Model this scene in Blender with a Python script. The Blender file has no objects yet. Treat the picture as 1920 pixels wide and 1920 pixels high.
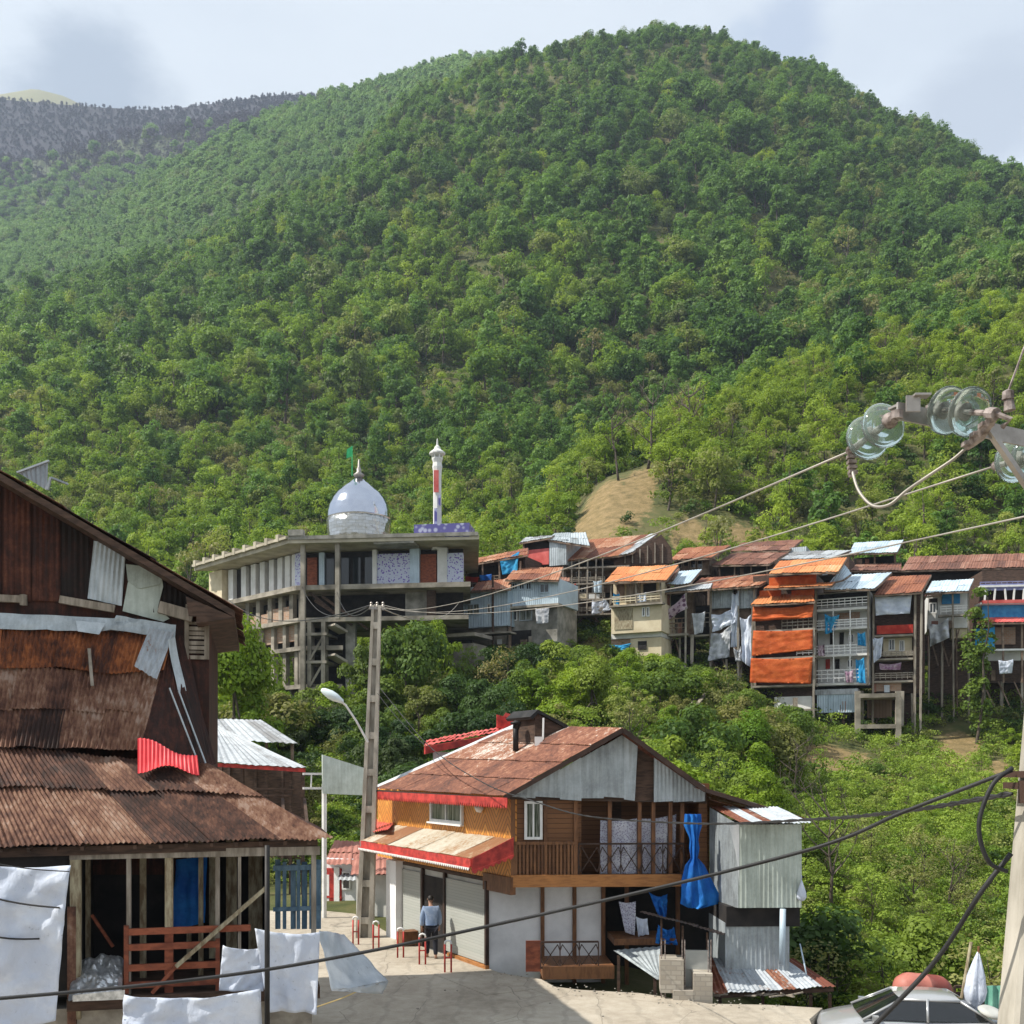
import bpy, math, random
import numpy as np
from mathutils import Vector, Matrix, noise as mnoise

# ------------------------------------------------------------------ camera, sky, sun
SC = bpy.context.scene
COL = SC.collection
F, HY, EZ = 1920.0, 1440.0, 5.5          # focal length in photo pixels, horizon row, eye height
R = math.radians
cam = bpy.data.cameras.new('camera'); camo = bpy.data.objects.new('camera', cam); COL.objects.link(camo)
camo.location = (0, 0, EZ); camo.rotation_euler = (R(90), 0, 0)
cam.sensor_width = 36; cam.lens = 36; cam.shift_y = 0.25; cam.clip_start = 0.1; cam.clip_end = 9000
SC.camera = camo
SC.view_settings.view_transform = 'Standard'; SC.view_settings.look = 'None'
SC.view_settings.exposure = 0.62; SC.view_settings.gamma = 1.0
SC.cycles.max_bounces = 6; SC.cycles.diffuse_bounces = 3; SC.cycles.glossy_bounces = 3
SC.cycles.transmission_bounces = 5; SC.cycles.transparent_max_bounces = 6; SC.cycles.volume_bounces = 0
SC.cycles.use_denoising = True
SUN_AZ, SUN_EL = 82.0, 50.0               # degrees left of straight behind the camera, elevation
S = Vector((-math.sin(R(SUN_AZ)) * math.cos(R(SUN_EL)), -math.cos(R(SUN_AZ)) * math.cos(R(SUN_EL)), math.sin(R(SUN_EL))))
sl = bpy.data.lights.new('sun', 'SUN'); sl.energy = 5.0; sl.angle = R(0.53); sl.color = (1.0, 0.94, 0.84)
so = bpy.data.objects.new('sun', sl); so.rotation_euler = S.to_track_quat('Z', 'Y').to_euler(); so.location = (-60, 20, 90); COL.objects.link(so)

W = bpy.data.worlds.new('World'); SC.world = W; W.use_nodes = True

def nd(nt, kind, ins=None, **attrs):
    n = nt.nodes.new(kind)
    for k, v in attrs.items(): setattr(n, k, v)
    for k, v in (ins or {}).items():
        s = n.inputs[k]
        if isinstance(v, bpy.types.NodeSocket): nt.links.new(v, s)
        else: s.default_value = v
    return n

def mth(nt, op, a, b=0.0, clamp=False):
    return nd(nt, 'ShaderNodeMath', {0: a, 1: b}, operation=op, use_clamp=clamp).outputs[0]

def mixc(nt, f, a, b, mode='MIX'):
    n = nt.nodes.new('ShaderNodeMix'); n.data_type = 'RGBA'; n.blend_type = mode
    for s, v in ((n.inputs[0], f), (n.inputs[6], a), (n.inputs[7], b)):
        if isinstance(v, bpy.types.NodeSocket): nt.links.new(v, s)
        elif isinstance(v, (int, float)): s.default_value = v
        else: s.default_value = (v[0], v[1], v[2], 1)
    return n.outputs[2]

def mrange(nt, v, a, b, c=0.0, d=1.0, smooth=True):
    n = nd(nt, 'ShaderNodeMapRange', {0: v, 1: a, 2: b, 3: c, 4: d}); n.clamp = True
    if smooth: n.interpolation_type = 'SMOOTHSTEP'
    return n.outputs[0]

nt = W.node_tree; nt.nodes.clear()
sky = nd(nt, 'ShaderNodeTexSky', sky_type='NISHITA', sun_disc=False, sun_elevation=R(SUN_EL), sun_rotation=math.atan2(S.x, S.y) % (2 * math.pi))
sky.altitude = 900; sky.air_density = 1.0; sky.dust_density = 2.0
tc = nd(nt, 'ShaderNodeTexCoord').outputs['Generated']
mp = nd(nt, 'ShaderNodeMapping', {'Vector': tc, 'Scale': (1.0, 1.0, 2.4)}).outputs[0]
n1 = nd(nt, 'ShaderNodeTexNoise', {'Vector': mp, 'Scale': 2.2, 'Detail': 6.0, 'Roughness': 0.55}).outputs[0]
n2 = nd(nt, 'ShaderNodeTexNoise', {'Vector': mp, 'Scale': 9.0, 'Detail': 6.0, 'Roughness': 0.6}).outputs[0]
veil = mrange(nt, n1, 0.28, 0.62, 0.78, 0.97)
col = mixc(nt, veil, sky.outputs[0], (6.7, 7.25, 7.85))
def dirv(px, py): return Vector(((px - 960) / F, 1, (HY - py) / F)).normalized()
def cloud(col, px, py, rad, tone, amt, sq=1.0):
    dv = dirv(px, py)
    df = nd(nt, 'ShaderNodeVectorMath', {0: tc, 1: tuple(dv)}, operation='SUBTRACT').outputs[0]
    df = nd(nt, 'ShaderNodeVectorMath', {0: df, 1: (1, 1, sq)}, operation='MULTIPLY').outputs[0]
    ln = nd(nt, 'ShaderNodeVectorMath', {0: df}, operation='LENGTH').outputs[1]
    ln = mth(nt, 'ADD', ln, mth(nt, 'MULTIPLY', mth(nt, 'SUBTRACT', n2, 0.5), rad * 1.2))
    f = mrange(nt, ln, rad, rad * 0.35, 0.0, amt)
    return mixc(nt, f, col, tone)
col = cloud(col, 170, 165, 0.085, (3.6, 4.2, 5.1), 0.95, 1.5)
col = cloud(col, 1835, 225, 0.07, (4.5, 5.0, 5.8), 0.9, 1.3)
col = cloud(col, 1475, 55, 0.045, (4.0, 4.7, 6.0), 0.8, 1.2)
col = cloud(col, 1390, 60, 0.02, (4.1, 4.9, 6.1), 0.6, 1.2)
bg = nd(nt, 'ShaderNodeBackground', {0: col, 1: 0.080})
nt.links.new(bg.outputs[0], nd(nt, 'ShaderNodeOutputWorld').inputs[0])

# ------------------------------------------------------------------ helpers
def P(px, py, d): return Vector(((px - 960) / F * d, d, EZ - (py - HY) / F * d))
def zat(py, d): return EZ - (py - HY) / F * d

def tag(o, label=None, cat=None, group=None, kind=None):
    if label: o['label'] = label
    if cat: o['category'] = cat
    if group: o['group'] = group
    if kind: o['kind'] = kind
    return o

def thing(name, label, cat, loc=(0, 0, 0), group=None, rz=0.0):
    o = bpy.data.objects.new(name, None); o.empty_display_size = 0.3; COL.objects.link(o)
    o.location = loc; o.rotation_euler = (0, 0, rz)
    return tag(o, label, cat, group)

def wloc(o):
    v = Vector((0, 0, 0))
    while o is not None: v += o.location; o = o.parent
    return v

class MB:
    def __init__(s): s.v = []; s.f = []; s.t = []; s.tint = 0.5
    def add(s, vs, fs, tint=None):
        b = len(s.v); s.v += [Vector(v) for v in vs]
        t = s.tint if tint is None else tint
        for f in fs: s.f.append([b + i for i in f]); s.t.append(t)
        return s
    def frame(s, o, u, n, w, h, d0, d1, tint=None):
        """box: o = lower left corner, u along (w), z up (h), n outward from d0 to d1"""
        z = Vector((0, 0, 1)); vs = []
        for dd in (d0, d1):
            for (a, b) in ((0, 0), (w, 0), (w, h), (0, h)): vs.append(o + u * a + z * b + n * dd)
        return s.add(vs, [(0, 3, 2, 1), (4, 5, 6, 7), (0, 1, 5, 4), (1, 2, 6, 5), (2, 3, 7, 6), (3, 0, 4, 7)], tint)
    def box(s, c, size, rz=0.0, tint=None):
        c = Vector(c); u = Vector((math.cos(rz), math.sin(rz), 0)); n = Vector((math.sin(rz), -math.cos(rz), 0))
        return s.frame(c - u * size[0] / 2 - Vector((0, 0, size[2] / 2)), u, n, size[0], size[2], -size[1] / 2, size[1] / 2, tint)
    def beam(s, a, b, w, h=None, tint=None, up=(0, 0, 1)):
        a, b = Vector(a), Vector(b); h = h or w; d = (b - a)
        if d.length < 1e-6: return s
        d.normalize(); up = Vector(up)
        if abs(d.dot(up)) > 0.98: up = Vector((0.2, 1, 0))
        r = d.cross(up).normalized(); q = r.cross(d).normalized(); vs = []
        for p in (a, b):
            for (i, j) in ((-1, -1), (1, -1), (1, 1), (-1, 1)): vs.append(p + r * (i * w / 2) + q * (j * h / 2))
        return s.add(vs, [(0, 3, 2, 1), (4, 5, 6, 7), (0, 1, 5, 4), (1, 2, 6, 5), (2, 3, 7, 6), (3, 0, 4, 7)], tint)
    def tube(s, pts, r, n=6, tint=None):
        pts = [Vector(p) for p in pts]; k = len(pts)
        rs = r if isinstance(r, (list, tuple)) else [r] * k
        vs = []; fs = []; pr = None
        for i, p in enumerate(pts):
            d = (pts[min(i + 1, k - 1)] - pts[max(i - 1, 0)]).normalized()
            if pr is None:
                a = Vector((0, 0, 1)) if abs(d.z) < 0.9 else Vector((1, 0, 0)); pr = d.cross(a).normalized()
            pr = (pr - d * pr.dot(d)).normalized(); q = d.cross(pr)
            for j in range(n):
                t = 2 * math.pi * j / n; vs.append(p + (pr * math.cos(t) + q * math.sin(t)) * rs[i])
        for i in range(k - 1):
            for j in range(n):
                a = i * n + j; b = i * n + (j + 1) % n; fs.append((a, b, b + n, a + n))
        fs.append(tuple(range(n))[::-1]); fs.append(tuple(range((k - 1) * n, k * n)))
        return s.add(vs, fs, tint)
    def prism(s, pts, ext, tint=None):
        pts = [Vector(p) for p in pts]; ext = Vector(ext); n = len(pts)
        fs = [tuple(range(n))[::-1], tuple(range(n, 2 * n))] + [(i, (i + 1) % n, n + (i + 1) % n, n + i) for i in range(n)]
        return s.add(pts + [p + ext for p in pts], fs, tint)
    def patch(s, TL, TR, BR, BL, nu, nv, fn=None, tint=None, thick=0.0):
        TL, TR, BR, BL = map(Vector, (TL, TR, BR, BL))
        nrm = ((TR - TL) + (BR - BL)).cross((BL - TL) + (BR - TR)).normalized()
        vs = []
        for j in range(nv + 1):
            for i in range(nu + 1):
                u, v = i / nu, j / nv
                p = (TL * (1 - u) + TR * u) * (1 - v) + (BL * (1 - u) + BR * u) * v
                if fn: p = p + fn(u, v, nrm)
                vs.append(p)
        m = nu + 1; fs = []
        for j in range(nv):
            for i in range(nu):
                a = j * m + i; fs.append((a, a + m, a + m + 1, a + 1))
        s.add(vs, fs, tint)
        if thick:
            k = len(vs); b = [p - nrm * thick for p in vs]
            s.add(b, [tuple(reversed(f)) for f in fs], tint)
            edge = [i for i in range(m)] + [j * m + nu for j in range(1, nv + 1)] + [nv * m + i for i in range(nu - 1, -1, -1)] + [j * m for j in range(nv - 1, 0, -1)]
            base = len(s.v) - 2 * k
            for q in range(len(edge)):
                a, c = edge[q], edge[(q + 1) % len(edge)]
                s.f.append([base + a, base + c, base + k + c, base + k + a]); s.t.append(s.tint if tint is None else tint)
        return s
    def corr(s, TL, TR, BR, BL, per=0.1, amp=0.012, tint=None, rows=3, wob=0.0, seed=0, thick=0.004):
        w = ((Vector(TR) - Vector(TL)).length + (Vector(BR) - Vector(BL)).length) / 2
        k = max(2, round(w / per)); nu = min(k * 4, 900)
        def fn(u, v, n):
            a = amp * math.sin(2 * math.pi * u * k)
            if wob: a += wob * mnoise.noise(Vector((u * 2.3 + seed, v * 2.1, seed * 1.7))) + wob * 0.6 * v ** 3 * mnoise.noise(Vector((u * 5 + seed * 3, 0.3, seed)))
            return n * a
        return s.patch(TL, TR, BR, BL, nu, rows, fn, tint, thick)
    def sheets(s, TL, TR, BR, BL, nu, nv, per=0.1, amp=0.012, seed=1, over=0.06, wob=0.02, skew=0.02, tints=None, thick=0.004):
        """a roof of overlapping corrugated sheets, one mesh, one tint per sheet"""
        rn = random.Random(seed); TL, TR, BR, BL = map(Vector, (TL, TR, BR, BL))
        nrm = ((TR - TL) + (BR - BL)).cross((BL - TL) + (BR - TR)).normalized()
        if nrm.z < 0: nrm = -nrm
        def at(u, v): return (TL * (1 - u) + TR * u) * (1 - v) + (BL * (1 - u) + BR * u) * v
        for j in range(nv):
            us = [0.0] + [min(0.99, max(0.01, (i + rn.uniform(-0.12, 0.12)) / nu)) for i in range(1, nu)] + [1.0]
            for i in range(nu):
                v0, v1 = j / nv, (j + 1) / nv + over * (0.6 + rn.random() * 0.6) / nv * (1 if j < nv - 1 else 0.6)
                sk = rn.uniform(-skew, skew) / nv
                up0, up1 = nrm * (0.004 + 0.010 * (i % 2)), nrm * (0.030 + 0.010 * (i % 2) + rn.random() * 0.012)
                u0, u1 = us[i], us[i + 1] + (0.01 if i < nu - 1 else 0)
                t = tints(u0, v0, rn) if tints else rn.random()
                s.corr(at(u0, v0) + up0, at(u1, v0) + up0, at(u1, v1 + sk) + up1, at(u0, v1 - sk) + up1, per, amp, t, 3, wob, rn.random() * 50, thick)
        return s
    def lathe(s, prof, c, n=24, axis=None, tint=None):
        c = Vector(c); M = Matrix.Identity(3) if axis is None else Vector(axis).to_track_quat('Z', 'Y').to_matrix()
        vs = []; fs = []; k = len(prof)
        for (r, z) in prof:
            for j in range(n):
                t = 2 * math.pi * j / n; vs.append(c + M @ Vector((r * math.cos(t), r * math.sin(t), z)))
        for i in range(k - 1):
            for j in range(n):
                a = i * n + j; b = i * n + (j + 1) % n; fs.append((a, b, b + n, a + n))
        fs.append(tuple(range(n))[::-1]); fs.append(tuple(range((k - 1) * n, k * n)))
        return s.add(vs, fs, tint)
    def build(s, name, mat, parent=None, smooth=False):
        off = wloc(parent) if parent is not None else Vector((0, 0, 0))
        me = bpy.data.meshes.new(name); me.from_pydata([tuple(v - off) for v in s.v], [], s.f)
        me.materials.append(mat)
        at = me.attributes.new('tint', 'FLOAT', 'FACE'); at.data.foreach_set('value', s.t)
        if smooth: me.polygons.foreach_set('use_smooth', [True] * len(me.polygons))
        me.validate(); me.update()
        o = bpy.data.objects.new(name, me); COL.objects.link(o); o.parent = parent
        return o

class Fac:
    """a facade plane through photo column px at distance d; phi > 0 turns it to face left"""
    def __init__(s, px, d, phi):
        a = R(phi); s.o = P(px, HY, d); s.u = Vector((math.cos(a), -math.sin(a), 0)); s.n = Vector((-math.sin(a), -math.cos(a), 0)); s.phi = a
    def pt(s, px, py, o=0.0):
        r = Vector(((px - 960) / F, 1, -(py - HY) / F)); C = Vector((0, 0, EZ))
        t = (s.o + s.n * o - C).dot(s.n) / r.dot(s.n); return C + r * t
    def bx(s, mb, px0, py0, px1, py1, o0, o1, tint=None):
        of = max(o0, o1); A = s.pt(px0, HY, of); B = s.pt(px1, HY, of); m = (px0 + px1) / 2
        z1 = s.pt(m, py0, of).z; z0 = s.pt(m, py1, of).z
        base = Vector((A.x, A.y, z0)) - s.n * of
        return mb.frame(base, s.u, s.n, (B - A).dot(s.u), z1 - z0, min(o0, o1), of, tint)
    def bz(s, mb, px0, px1, z0, z1, o0, o1, tint=None):
        of = max(o0, o1); A = s.pt(px0, HY, of); B = s.pt(px1, HY, of)
        return mb.frame(Vector((A.x, A.y, z0)) - s.n * of, s.u, s.n, (B - A).dot(s.u), z1 - z0, min(o0, o1), of, tint)

# ------------------------------------------------------------------ materials
MATS = {}
def newmat(name, rough=0.7, metal=0.0, spec=0.35):
    m = bpy.data.materials.new(name); m.use_nodes = True; nt = m.node_tree; b = nt.nodes['Principled BSDF']
    b.inputs['Roughness'].default_value = rough; b.inputs['Metallic'].default_value = metal; b.inputs['Specular IOR Level'].default_value = spec
    MATS[name] = m; return m, nt, b
def pos(nt, sc=(1, 1, 1)):
    g = nd(nt, 'ShaderNodeNewGeometry').outputs['Position']
    return nd(nt, 'ShaderNodeMapping', {'Vector': g, 'Scale': sc}).outputs[0]
def nz(nt, vec, scale, detail=5.0, rough=0.6): return nd(nt, 'ShaderNodeTexNoise', {'Vector': vec, 'Scale': scale, 'Detail': detail, 'Roughness': rough}).outputs[0]
def tintat(nt): return nd(nt, 'ShaderNodeAttribute', attribute_name='tint').outputs['Fac']
def ramp(nt, f, stops):
    n = nd(nt, 'ShaderNodeValToRGB', {0: f}); e = n.color_ramp.elements
    while len(e) < len(stops): e.new(0.5)
    for q, (p, c) in zip(e, stops): q.position = p; q.color = (c[0], c[1], c[2], 1)
    return n.outputs[0]
def bump(nt, b, h, s=0.3, d=0.02): nt.links.new(nd(nt, 'ShaderNodeBump', {'Height': h, 'Strength': s, 'Distance': d}).outputs[0], b.inputs['Normal'])

def rust(name, stops, zinc=0.0, rough=0.75, sc=1.0, metal=0.0):
    """weathered sheet metal: blotches, run-down streaks and per-sheet tone"""
    m, nt, b = newmat(name, rough, metal)
    a = nz(nt, pos(nt, (1, 1, 1)), 1.3 * sc, 7, 0.65); st = nz(nt, pos(nt, (7, 7, 0.5)), 1.6 * sc, 4, 0.6); fine = nz(nt, pos(nt), 14 * sc, 4, 0.7)
    t = tintat(nt)
    pa = nz(nt, pos(nt, (1, 1, 0.6)), 3.4 * sc, 5, 0.7)
    f = mth(nt, 'ADD', mth(nt, 'MULTIPLY', a, 0.62), mth(nt, 'ADD', mth(nt, 'MULTIPLY', st, 0.48), mth(nt, 'MULTIPLY_ADD', pa, 0.38) if False else mth(nt, 'SUBTRACT', mth(nt, 'MULTIPLY', pa, 0.40), 0.295)))
    f = mth(nt, 'ADD', f, mth(nt, 'MULTIPLY', mth(nt, 'SUBTRACT', t, 0.5), 0.42)); f = mth(nt, 'ADD', f, mth(nt, 'MULTIPLY', mth(nt, 'SUBTRACT', fine, 0.5), 0.25))
    c = ramp(nt, f, stops); nt.links.new(c, b.inputs['Base Color']); bump(nt, b, fine, 0.25, 0.01)
    return m
RUSTY = [(0.22, (0.055, 0.030, 0.022)), (0.38, (0.13, 0.055, 0.03)), (0.5, (0.22, 0.09, 0.042)), (0.6, (0.30, 0.13, 0.06)), (0.74, (0.24, 0.17, 0.13))]
rust('rust_brown', [(0.28, (0.030, 0.016, 0.013)), (0.39, (0.080, 0.036, 0.025)), (0.48, (0.140, 0.066, 0.043)), (0.57, (0.225, 0.122, 0.078)), (0.68, (0.33, 0.235, 0.185))])
rust('rust_orange', [(0.26, (0.05, 0.02, 0.014)), (0.40, (0.17, 0.055, 0.022)), (0.5, (0.31, 0.105, 0.035)), (0.6, (0.40, 0.165, 0.065)), (0.72, (0.45, 0.33, 0.24))])
rust('rust_roof', [(0.24, (0.07, 0.028, 0.02)), (0.38, (0.15, 0.055, 0.032)), (0.48, (0.22, 0.085, 0.048)), (0.57, (0.30, 0.145, 0.085)), (0.68, (0.55, 0.50, 0.45))])
rust('rust_far', [(0.2, (0.14, 0.05, 0.03)), (0.4, (0.25, 0.09, 0.045)), (0.55, (0.34, 0.14, 0.07)), (0.75, (0.46, 0.33, 0.24))], sc=0.5)
rust('orange_far', [(0.2, (0.42, 0.14, 0.05)), (0.45, (0.55, 0.21, 0.075)), (0.62, (0.60, 0.27, 0.11)), (0.8, (0.6, 0.45, 0.3))], sc=0.5)
rust('brown_far', [(0.2, (0.10, 0.045, 0.032)), (0.45, (0.20, 0.085, 0.055)), (0.65, (0.26, 0.13, 0.09)), (0.85, (0.36, 0.26, 0.2))], sc=0.5)
rust('dark_rust', [(0.3, (0.010, 0.006, 0.005)), (0.44, (0.028, 0.010, 0.007)), (0.56, (0.062, 0.019, 0.011)), (0.68, (0.12, 0.042, 0.022)), (0.78, (0.16, 0.11, 0.09))])  # dark rust, taken near black so the gable's shade sits in the colour
rust('zinc', [(0.2, (0.20, 0.22, 0.23)), (0.42, (0.33, 0.37, 0.39)), (0.6, (0.44, 0.49, 0.52)), (0.8, (0.55, 0.60, 0.63))], rough=0.5, metal=0.25)
rust('zinc_green', [(0.2, (0.24, 0.27, 0.24)), (0.42, (0.36, 0.41, 0.37)), (0.6, (0.46, 0.52, 0.48)), (0.8, (0.56, 0.62, 0.60))], rough=0.5, metal=0.15)
rust('zinc_blue', [(0.2, (0.30, 0.38, 0.44)), (0.42, (0.42, 0.52, 0.60)), (0.6, (0.52, 0.63, 0.71)), (0.8, (0.62, 0.72, 0.78))], rough=0.5, metal=0.1, sc=0.6)
rust('zinc_rusty', [(0.24, (0.16, 0.05, 0.03)), (0.36, (0.26, 0.12, 0.07)), (0.44, (0.32, 0.34, 0.36)), (0.62, (0.42, 0.46, 0.50)), (0.8, (0.54, 0.57, 0.60))], rough=0.5, metal=0.15)
rust('awning_paint', [(0.28, (0.24, 0.11, 0.05)), (0.42, (0.34, 0.24, 0.15)), (0.52, (0.42, 0.37, 0.29)), (0.7, (0.50, 0.47, 0.39))], rough=0.6)
rust('white_sheet', [(0.25, (0.20, 0.20, 0.20)), (0.42, (0.33, 0.35, 0.37)), (0.56, (0.43, 0.46, 0.48)), (0.75, (0.54, 0.55, 0.56))], rough=0.55)

def simple(name, c0, c1, rough=0.75, metal=0.0, scale=2.0, spec=0.35, stretch=(1, 1, 1), bmp=0.15, amt=0.7):
    m, nt, b = newmat(name, rough, metal, spec)
    a = nz(nt, pos(nt, stretch), scale, 6, 0.6); t = tintat(nt)
    f = mth(nt, 'ADD', mrange(nt, a, 0.3, 0.7), mth(nt, 'MULTIPLY', mth(nt, 'SUBTRACT', t, 0.5), amt), clamp=True)
    nt.links.new(mixc(nt, f, c0, c1), b.inputs['Base Color'])
    if bmp: bump(nt, b, nz(nt, pos(nt, stretch), scale * 6, 4), bmp, 0.01)
    return m
simple('concrete', (0.15, 0.145, 0.125), (0.33, 0.315, 0.28), 0.85, scale=1.2)
simple('concrete_sunlit', (0.30, 0.265, 0.20), (0.50, 0.45, 0.35), 0.85, scale=0.7, bmp=0)  # sunlight on the mosque eave put into a lighter, creamier concrete
simple('concrete_far', (0.13, 0.115, 0.092), (0.38, 0.34, 0.28), 0.85, scale=0.6, bmp=0)
simple('pole_concrete', (0.25, 0.23, 0.19), (0.47, 0.44, 0.38), 0.85, scale=3, stretch=(1.5, 1.5, 0.4))
simple('plaster_white', (0.62, 0.63, 0.64), (0.84, 0.85, 0.86), 0.8, scale=1.0, bmp=0.08)
simple('plaster_grey', (0.33, 0.34, 0.32), (0.46, 0.46, 0.43), 0.8, scale=1.4, bmp=0.1)
simple('plaster_cream', (0.50, 0.42, 0.28), (0.66, 0.58, 0.42), 0.85, scale=0.8, bmp=0)
simple('plaster_pale', (0.52, 0.52, 0.50), (0.70, 0.70, 0.68), 0.85, scale=0.7, bmp=0)
simple('wood_orange', (0.20, 0.075, 0.022), (0.40, 0.17, 0.05), 0.5, scale=3, stretch=(1, 1, 6), amt=0.9)
simple('wood_brown', (0.10, 0.042, 0.018), (0.21, 0.095, 0.04), 0.6, scale=3, stretch=(4, 4, 1), amt=0.9)
simple('wood_dark', (0.035, 0.022, 0.016), (0.10, 0.06, 0.042), 0.8, scale=3, stretch=(1, 1, 5))
simple('wood_grey', (0.16, 0.135, 0.105), (0.34, 0.30, 0.25), 0.85, scale=3, stretch=(3, 3, 0.5))
simple('wood_mossy', (0.17, 0.12, 0.07), (0.42, 0.38, 0.26), 0.85, scale=4, stretch=(3, 3, 0.8))
simple('wood_red', (0.14, 0.04, 0.022), (0.30, 0.09, 0.045), 0.8, scale=4, stretch=(1, 1, 2))
simple('wood_far', (0.10, 0.065, 0.045), (0.26, 0.19, 0.14), 0.85, scale=1.5, bmp=0)
simple('shadow_room', (0.012, 0.011, 0.012), (0.03, 0.026, 0.024), 0.9, bmp=0)  # near-black colour standing in for the shade inside rooms and openings
simple('red_paint', (0.24, 0.02, 0.017), (0.56, 0.055, 0.042), 0.55, scale=4.5, bmp=0.1)
simple('red_roof', (0.50, 0.07, 0.06), (0.68, 0.16, 0.14), 0.5, scale=1.0, bmp=0)
simple('red_sheet', (0.70, 0.03, 0.04), (0.82, 0.08, 0.09), 0.5, scale=2, bmp=0)
simple('white_paint', (0.66, 0.66, 0.64), (0.8, 0.8, 0.79), 0.5, scale=4, bmp=0)
simple('tile_red', (0.26, 0.10, 0.075), (0.38, 0.17, 0.13), 0.7, scale=1.5, bmp=0.1)
simple('iron_black', (0.012, 0.012, 0.013), (0.035, 0.033, 0.032), 0.55, metal=0.4, bmp=0)
simple('iron_dark', (0.03, 0.018, 0.014), (0.07, 0.04, 0.03), 0.6, metal=0.2, bmp=0)
simple('steel', (0.25, 0.23, 0.21), (0.42, 0.39, 0.36), 0.5, metal=0.6, scale=6)
simple('rusty_fitting', (0.10, 0.075, 0.065), (0.36, 0.31, 0.29), 0.65, metal=0.3, scale=18)
simple('cable_black', (0.012, 0.012, 0.013), (0.03, 0.03, 0.032), 0.6, bmp=0)
simple('cable_bare', (0.26, 0.24, 0.21), (0.40, 0.37, 0.33), 0.5, metal=0.3, bmp=0)
simple('skin', (0.34, 0.19, 0.13), (0.42, 0.25, 0.17), 0.6, bmp=0)
simple('shirt_blue', (0.20, 0.27, 0.40), (0.36, 0.43, 0.55), 0.85, scale=6)
simple('trousers', (0.014, 0.015, 0.022), (0.03, 0.032, 0.042), 0.9, scale=6)
simple('hair', (0.008, 0.007, 0.006), (0.02, 0.017, 0.015), 0.6)
simple('shoe', (0.10, 0.09, 0.08), (0.2, 0.18, 0.16), 0.6)
simple('tank_red', (0.25, 0.055, 0.04), (0.42, 0.15, 0.115), 0.55, scale=3)
simple('rope_yellow', (0.35, 0.26, 0.10), (0.5, 0.4, 0.2), 0.8, bmp=0)
simple('rubber', (0.012, 0.012, 0.012), (0.03, 0.03, 0.03), 0.8, bmp=0)
simple('stone', (0.22, 0.20, 0.17), (0.42, 0.39, 0.33), 0.9, scale=2.2)
simple('bark', (0.045, 0.034, 0.026), (0.13, 0.105, 0.085), 0.9, scale=5, stretch=(2, 2, 0.5))
simple('green_cloth', (0.07, 0.22, 0.16), (0.16, 0.36, 0.27), 0.8)
simple('green_flag', (0.03, 0.35, 0.12), (0.06, 0.5, 0.2), 0.8)
simple('blue_slat', (0.05, 0.10, 0.15), (0.13, 0.21, 0.28), 0.7, scale=3, stretch=(3, 3, 1))
simple('blue_panel', (0.015, 0.16, 0.40), (0.04, 0.28, 0.55), 0.6, bmp=0)
simple('blue_rail', (0.16, 0.17, 0.36), (0.28, 0.29, 0.48), 0.6, bmp=0)
simple('foil', (0.35, 0.37, 0.38), (0.7, 0.72, 0.74), 0.3, metal=0.7, scale=9)
simple('glass_green', (0.2, 0.26, 0.24), (0.3, 0.36, 0.34), 0.2)

def cloth(name, c0, c1, trans=0.25, rough=0.7, scale=1.5, pattern=None):
    m = bpy.data.materials.new(name); m.use_nodes = True; nt = m.node_tree; b = nt.nodes['Principled BSDF']; MATS[name] = m
    b.inputs['Roughness'].default_value = rough; b.inputs['Specular IOR Level'].default_value = 0.3
    a = nz(nt, pos(nt), scale, 6, 0.6); c = mixc(nt, mrange(nt, a, 0.35, 0.7), c0, c1)
    d = nz(nt, pos(nt), scale * 9, 3, 0.6); c = mixc(nt, mrange(nt, d, 0.64, 0.74, 0, 0.45), c, [x * 0.45 for x in c0])
    if pattern:
        v = nd(nt, 'ShaderNodeTexVoronoi', {'Vector': pos(nt), 'Scale': pattern[1]}).outputs[0]
        c = mixc(nt, mrange(nt, v, 0.42, 0.36), c, pattern[0])
    nt.links.new(c, b.inputs['Base Color'])
    cv = nd(nt, 'ShaderNodeTexVoronoi', {'Vector': mixc(nt, 0.25, pos(nt), nd(nt, 'ShaderNodeTexNoise', {'Vector': pos(nt), 'Scale': scale * 2}).outputs[1]), 'Scale': scale * 2.2}, feature='DISTANCE_TO_EDGE').outputs[0]
    bump(nt, b, mth(nt, 'ADD', mth(nt, 'MULTIPLY', mrange(nt, cv, 0.0, 0.22), 0.28), nz(nt, pos(nt, (1, 1, 0.4)), scale * 4, 5)), 0.55, 0.05)
    tr = nd(nt, 'ShaderNodeBsdfTranslucent', {0: c}); mx = nd(nt, 'ShaderNodeMixShader', {0: trans, 1: b.outputs[0], 2: tr.outputs[0]})
    nt.links.new(mx.outputs[0], nt.nodes['Material Output'].inputs[0]); return m
cloth('tarp_white', (0.56, 0.62, 0.74), (0.74, 0.79, 0.88), 0.2)
cloth('tarp_grey', (0.36, 0.38, 0.42), (0.66, 0.68, 0.71), 0.2)
cloth('tarp_blue', (0.01, 0.12, 0.50), (0.03, 0.26, 0.72), 0.3)
cloth('tarp_sky', (0.02, 0.30, 0.62), (0.07, 0.46, 0.75), 0.3)
cloth('tarp_orange', (0.62, 0.12, 0.025), (0.78, 0.20, 0.05), 0.4)
cloth('cloth_red', (0.42, 0.03, 0.02), (0.55, 0.07, 0.04), 0.25)
cloth('cloth_pattern', (0.58, 0.60, 0.70), (0.74, 0.75, 0.80), 0.3, pattern=((0.30, 0.28, 0.40), 24.0))
cloth('cloth_pink', (0.50, 0.38, 0.46), (0.66, 0.55, 0.62), 0.3, pattern=((0.16, 0.08, 0.14), 2.4))
cloth('cloth_mixed', (0.25, 0.12, 0.22), (0.55, 0.45, 0.5), 0.2, scale=3)
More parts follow.
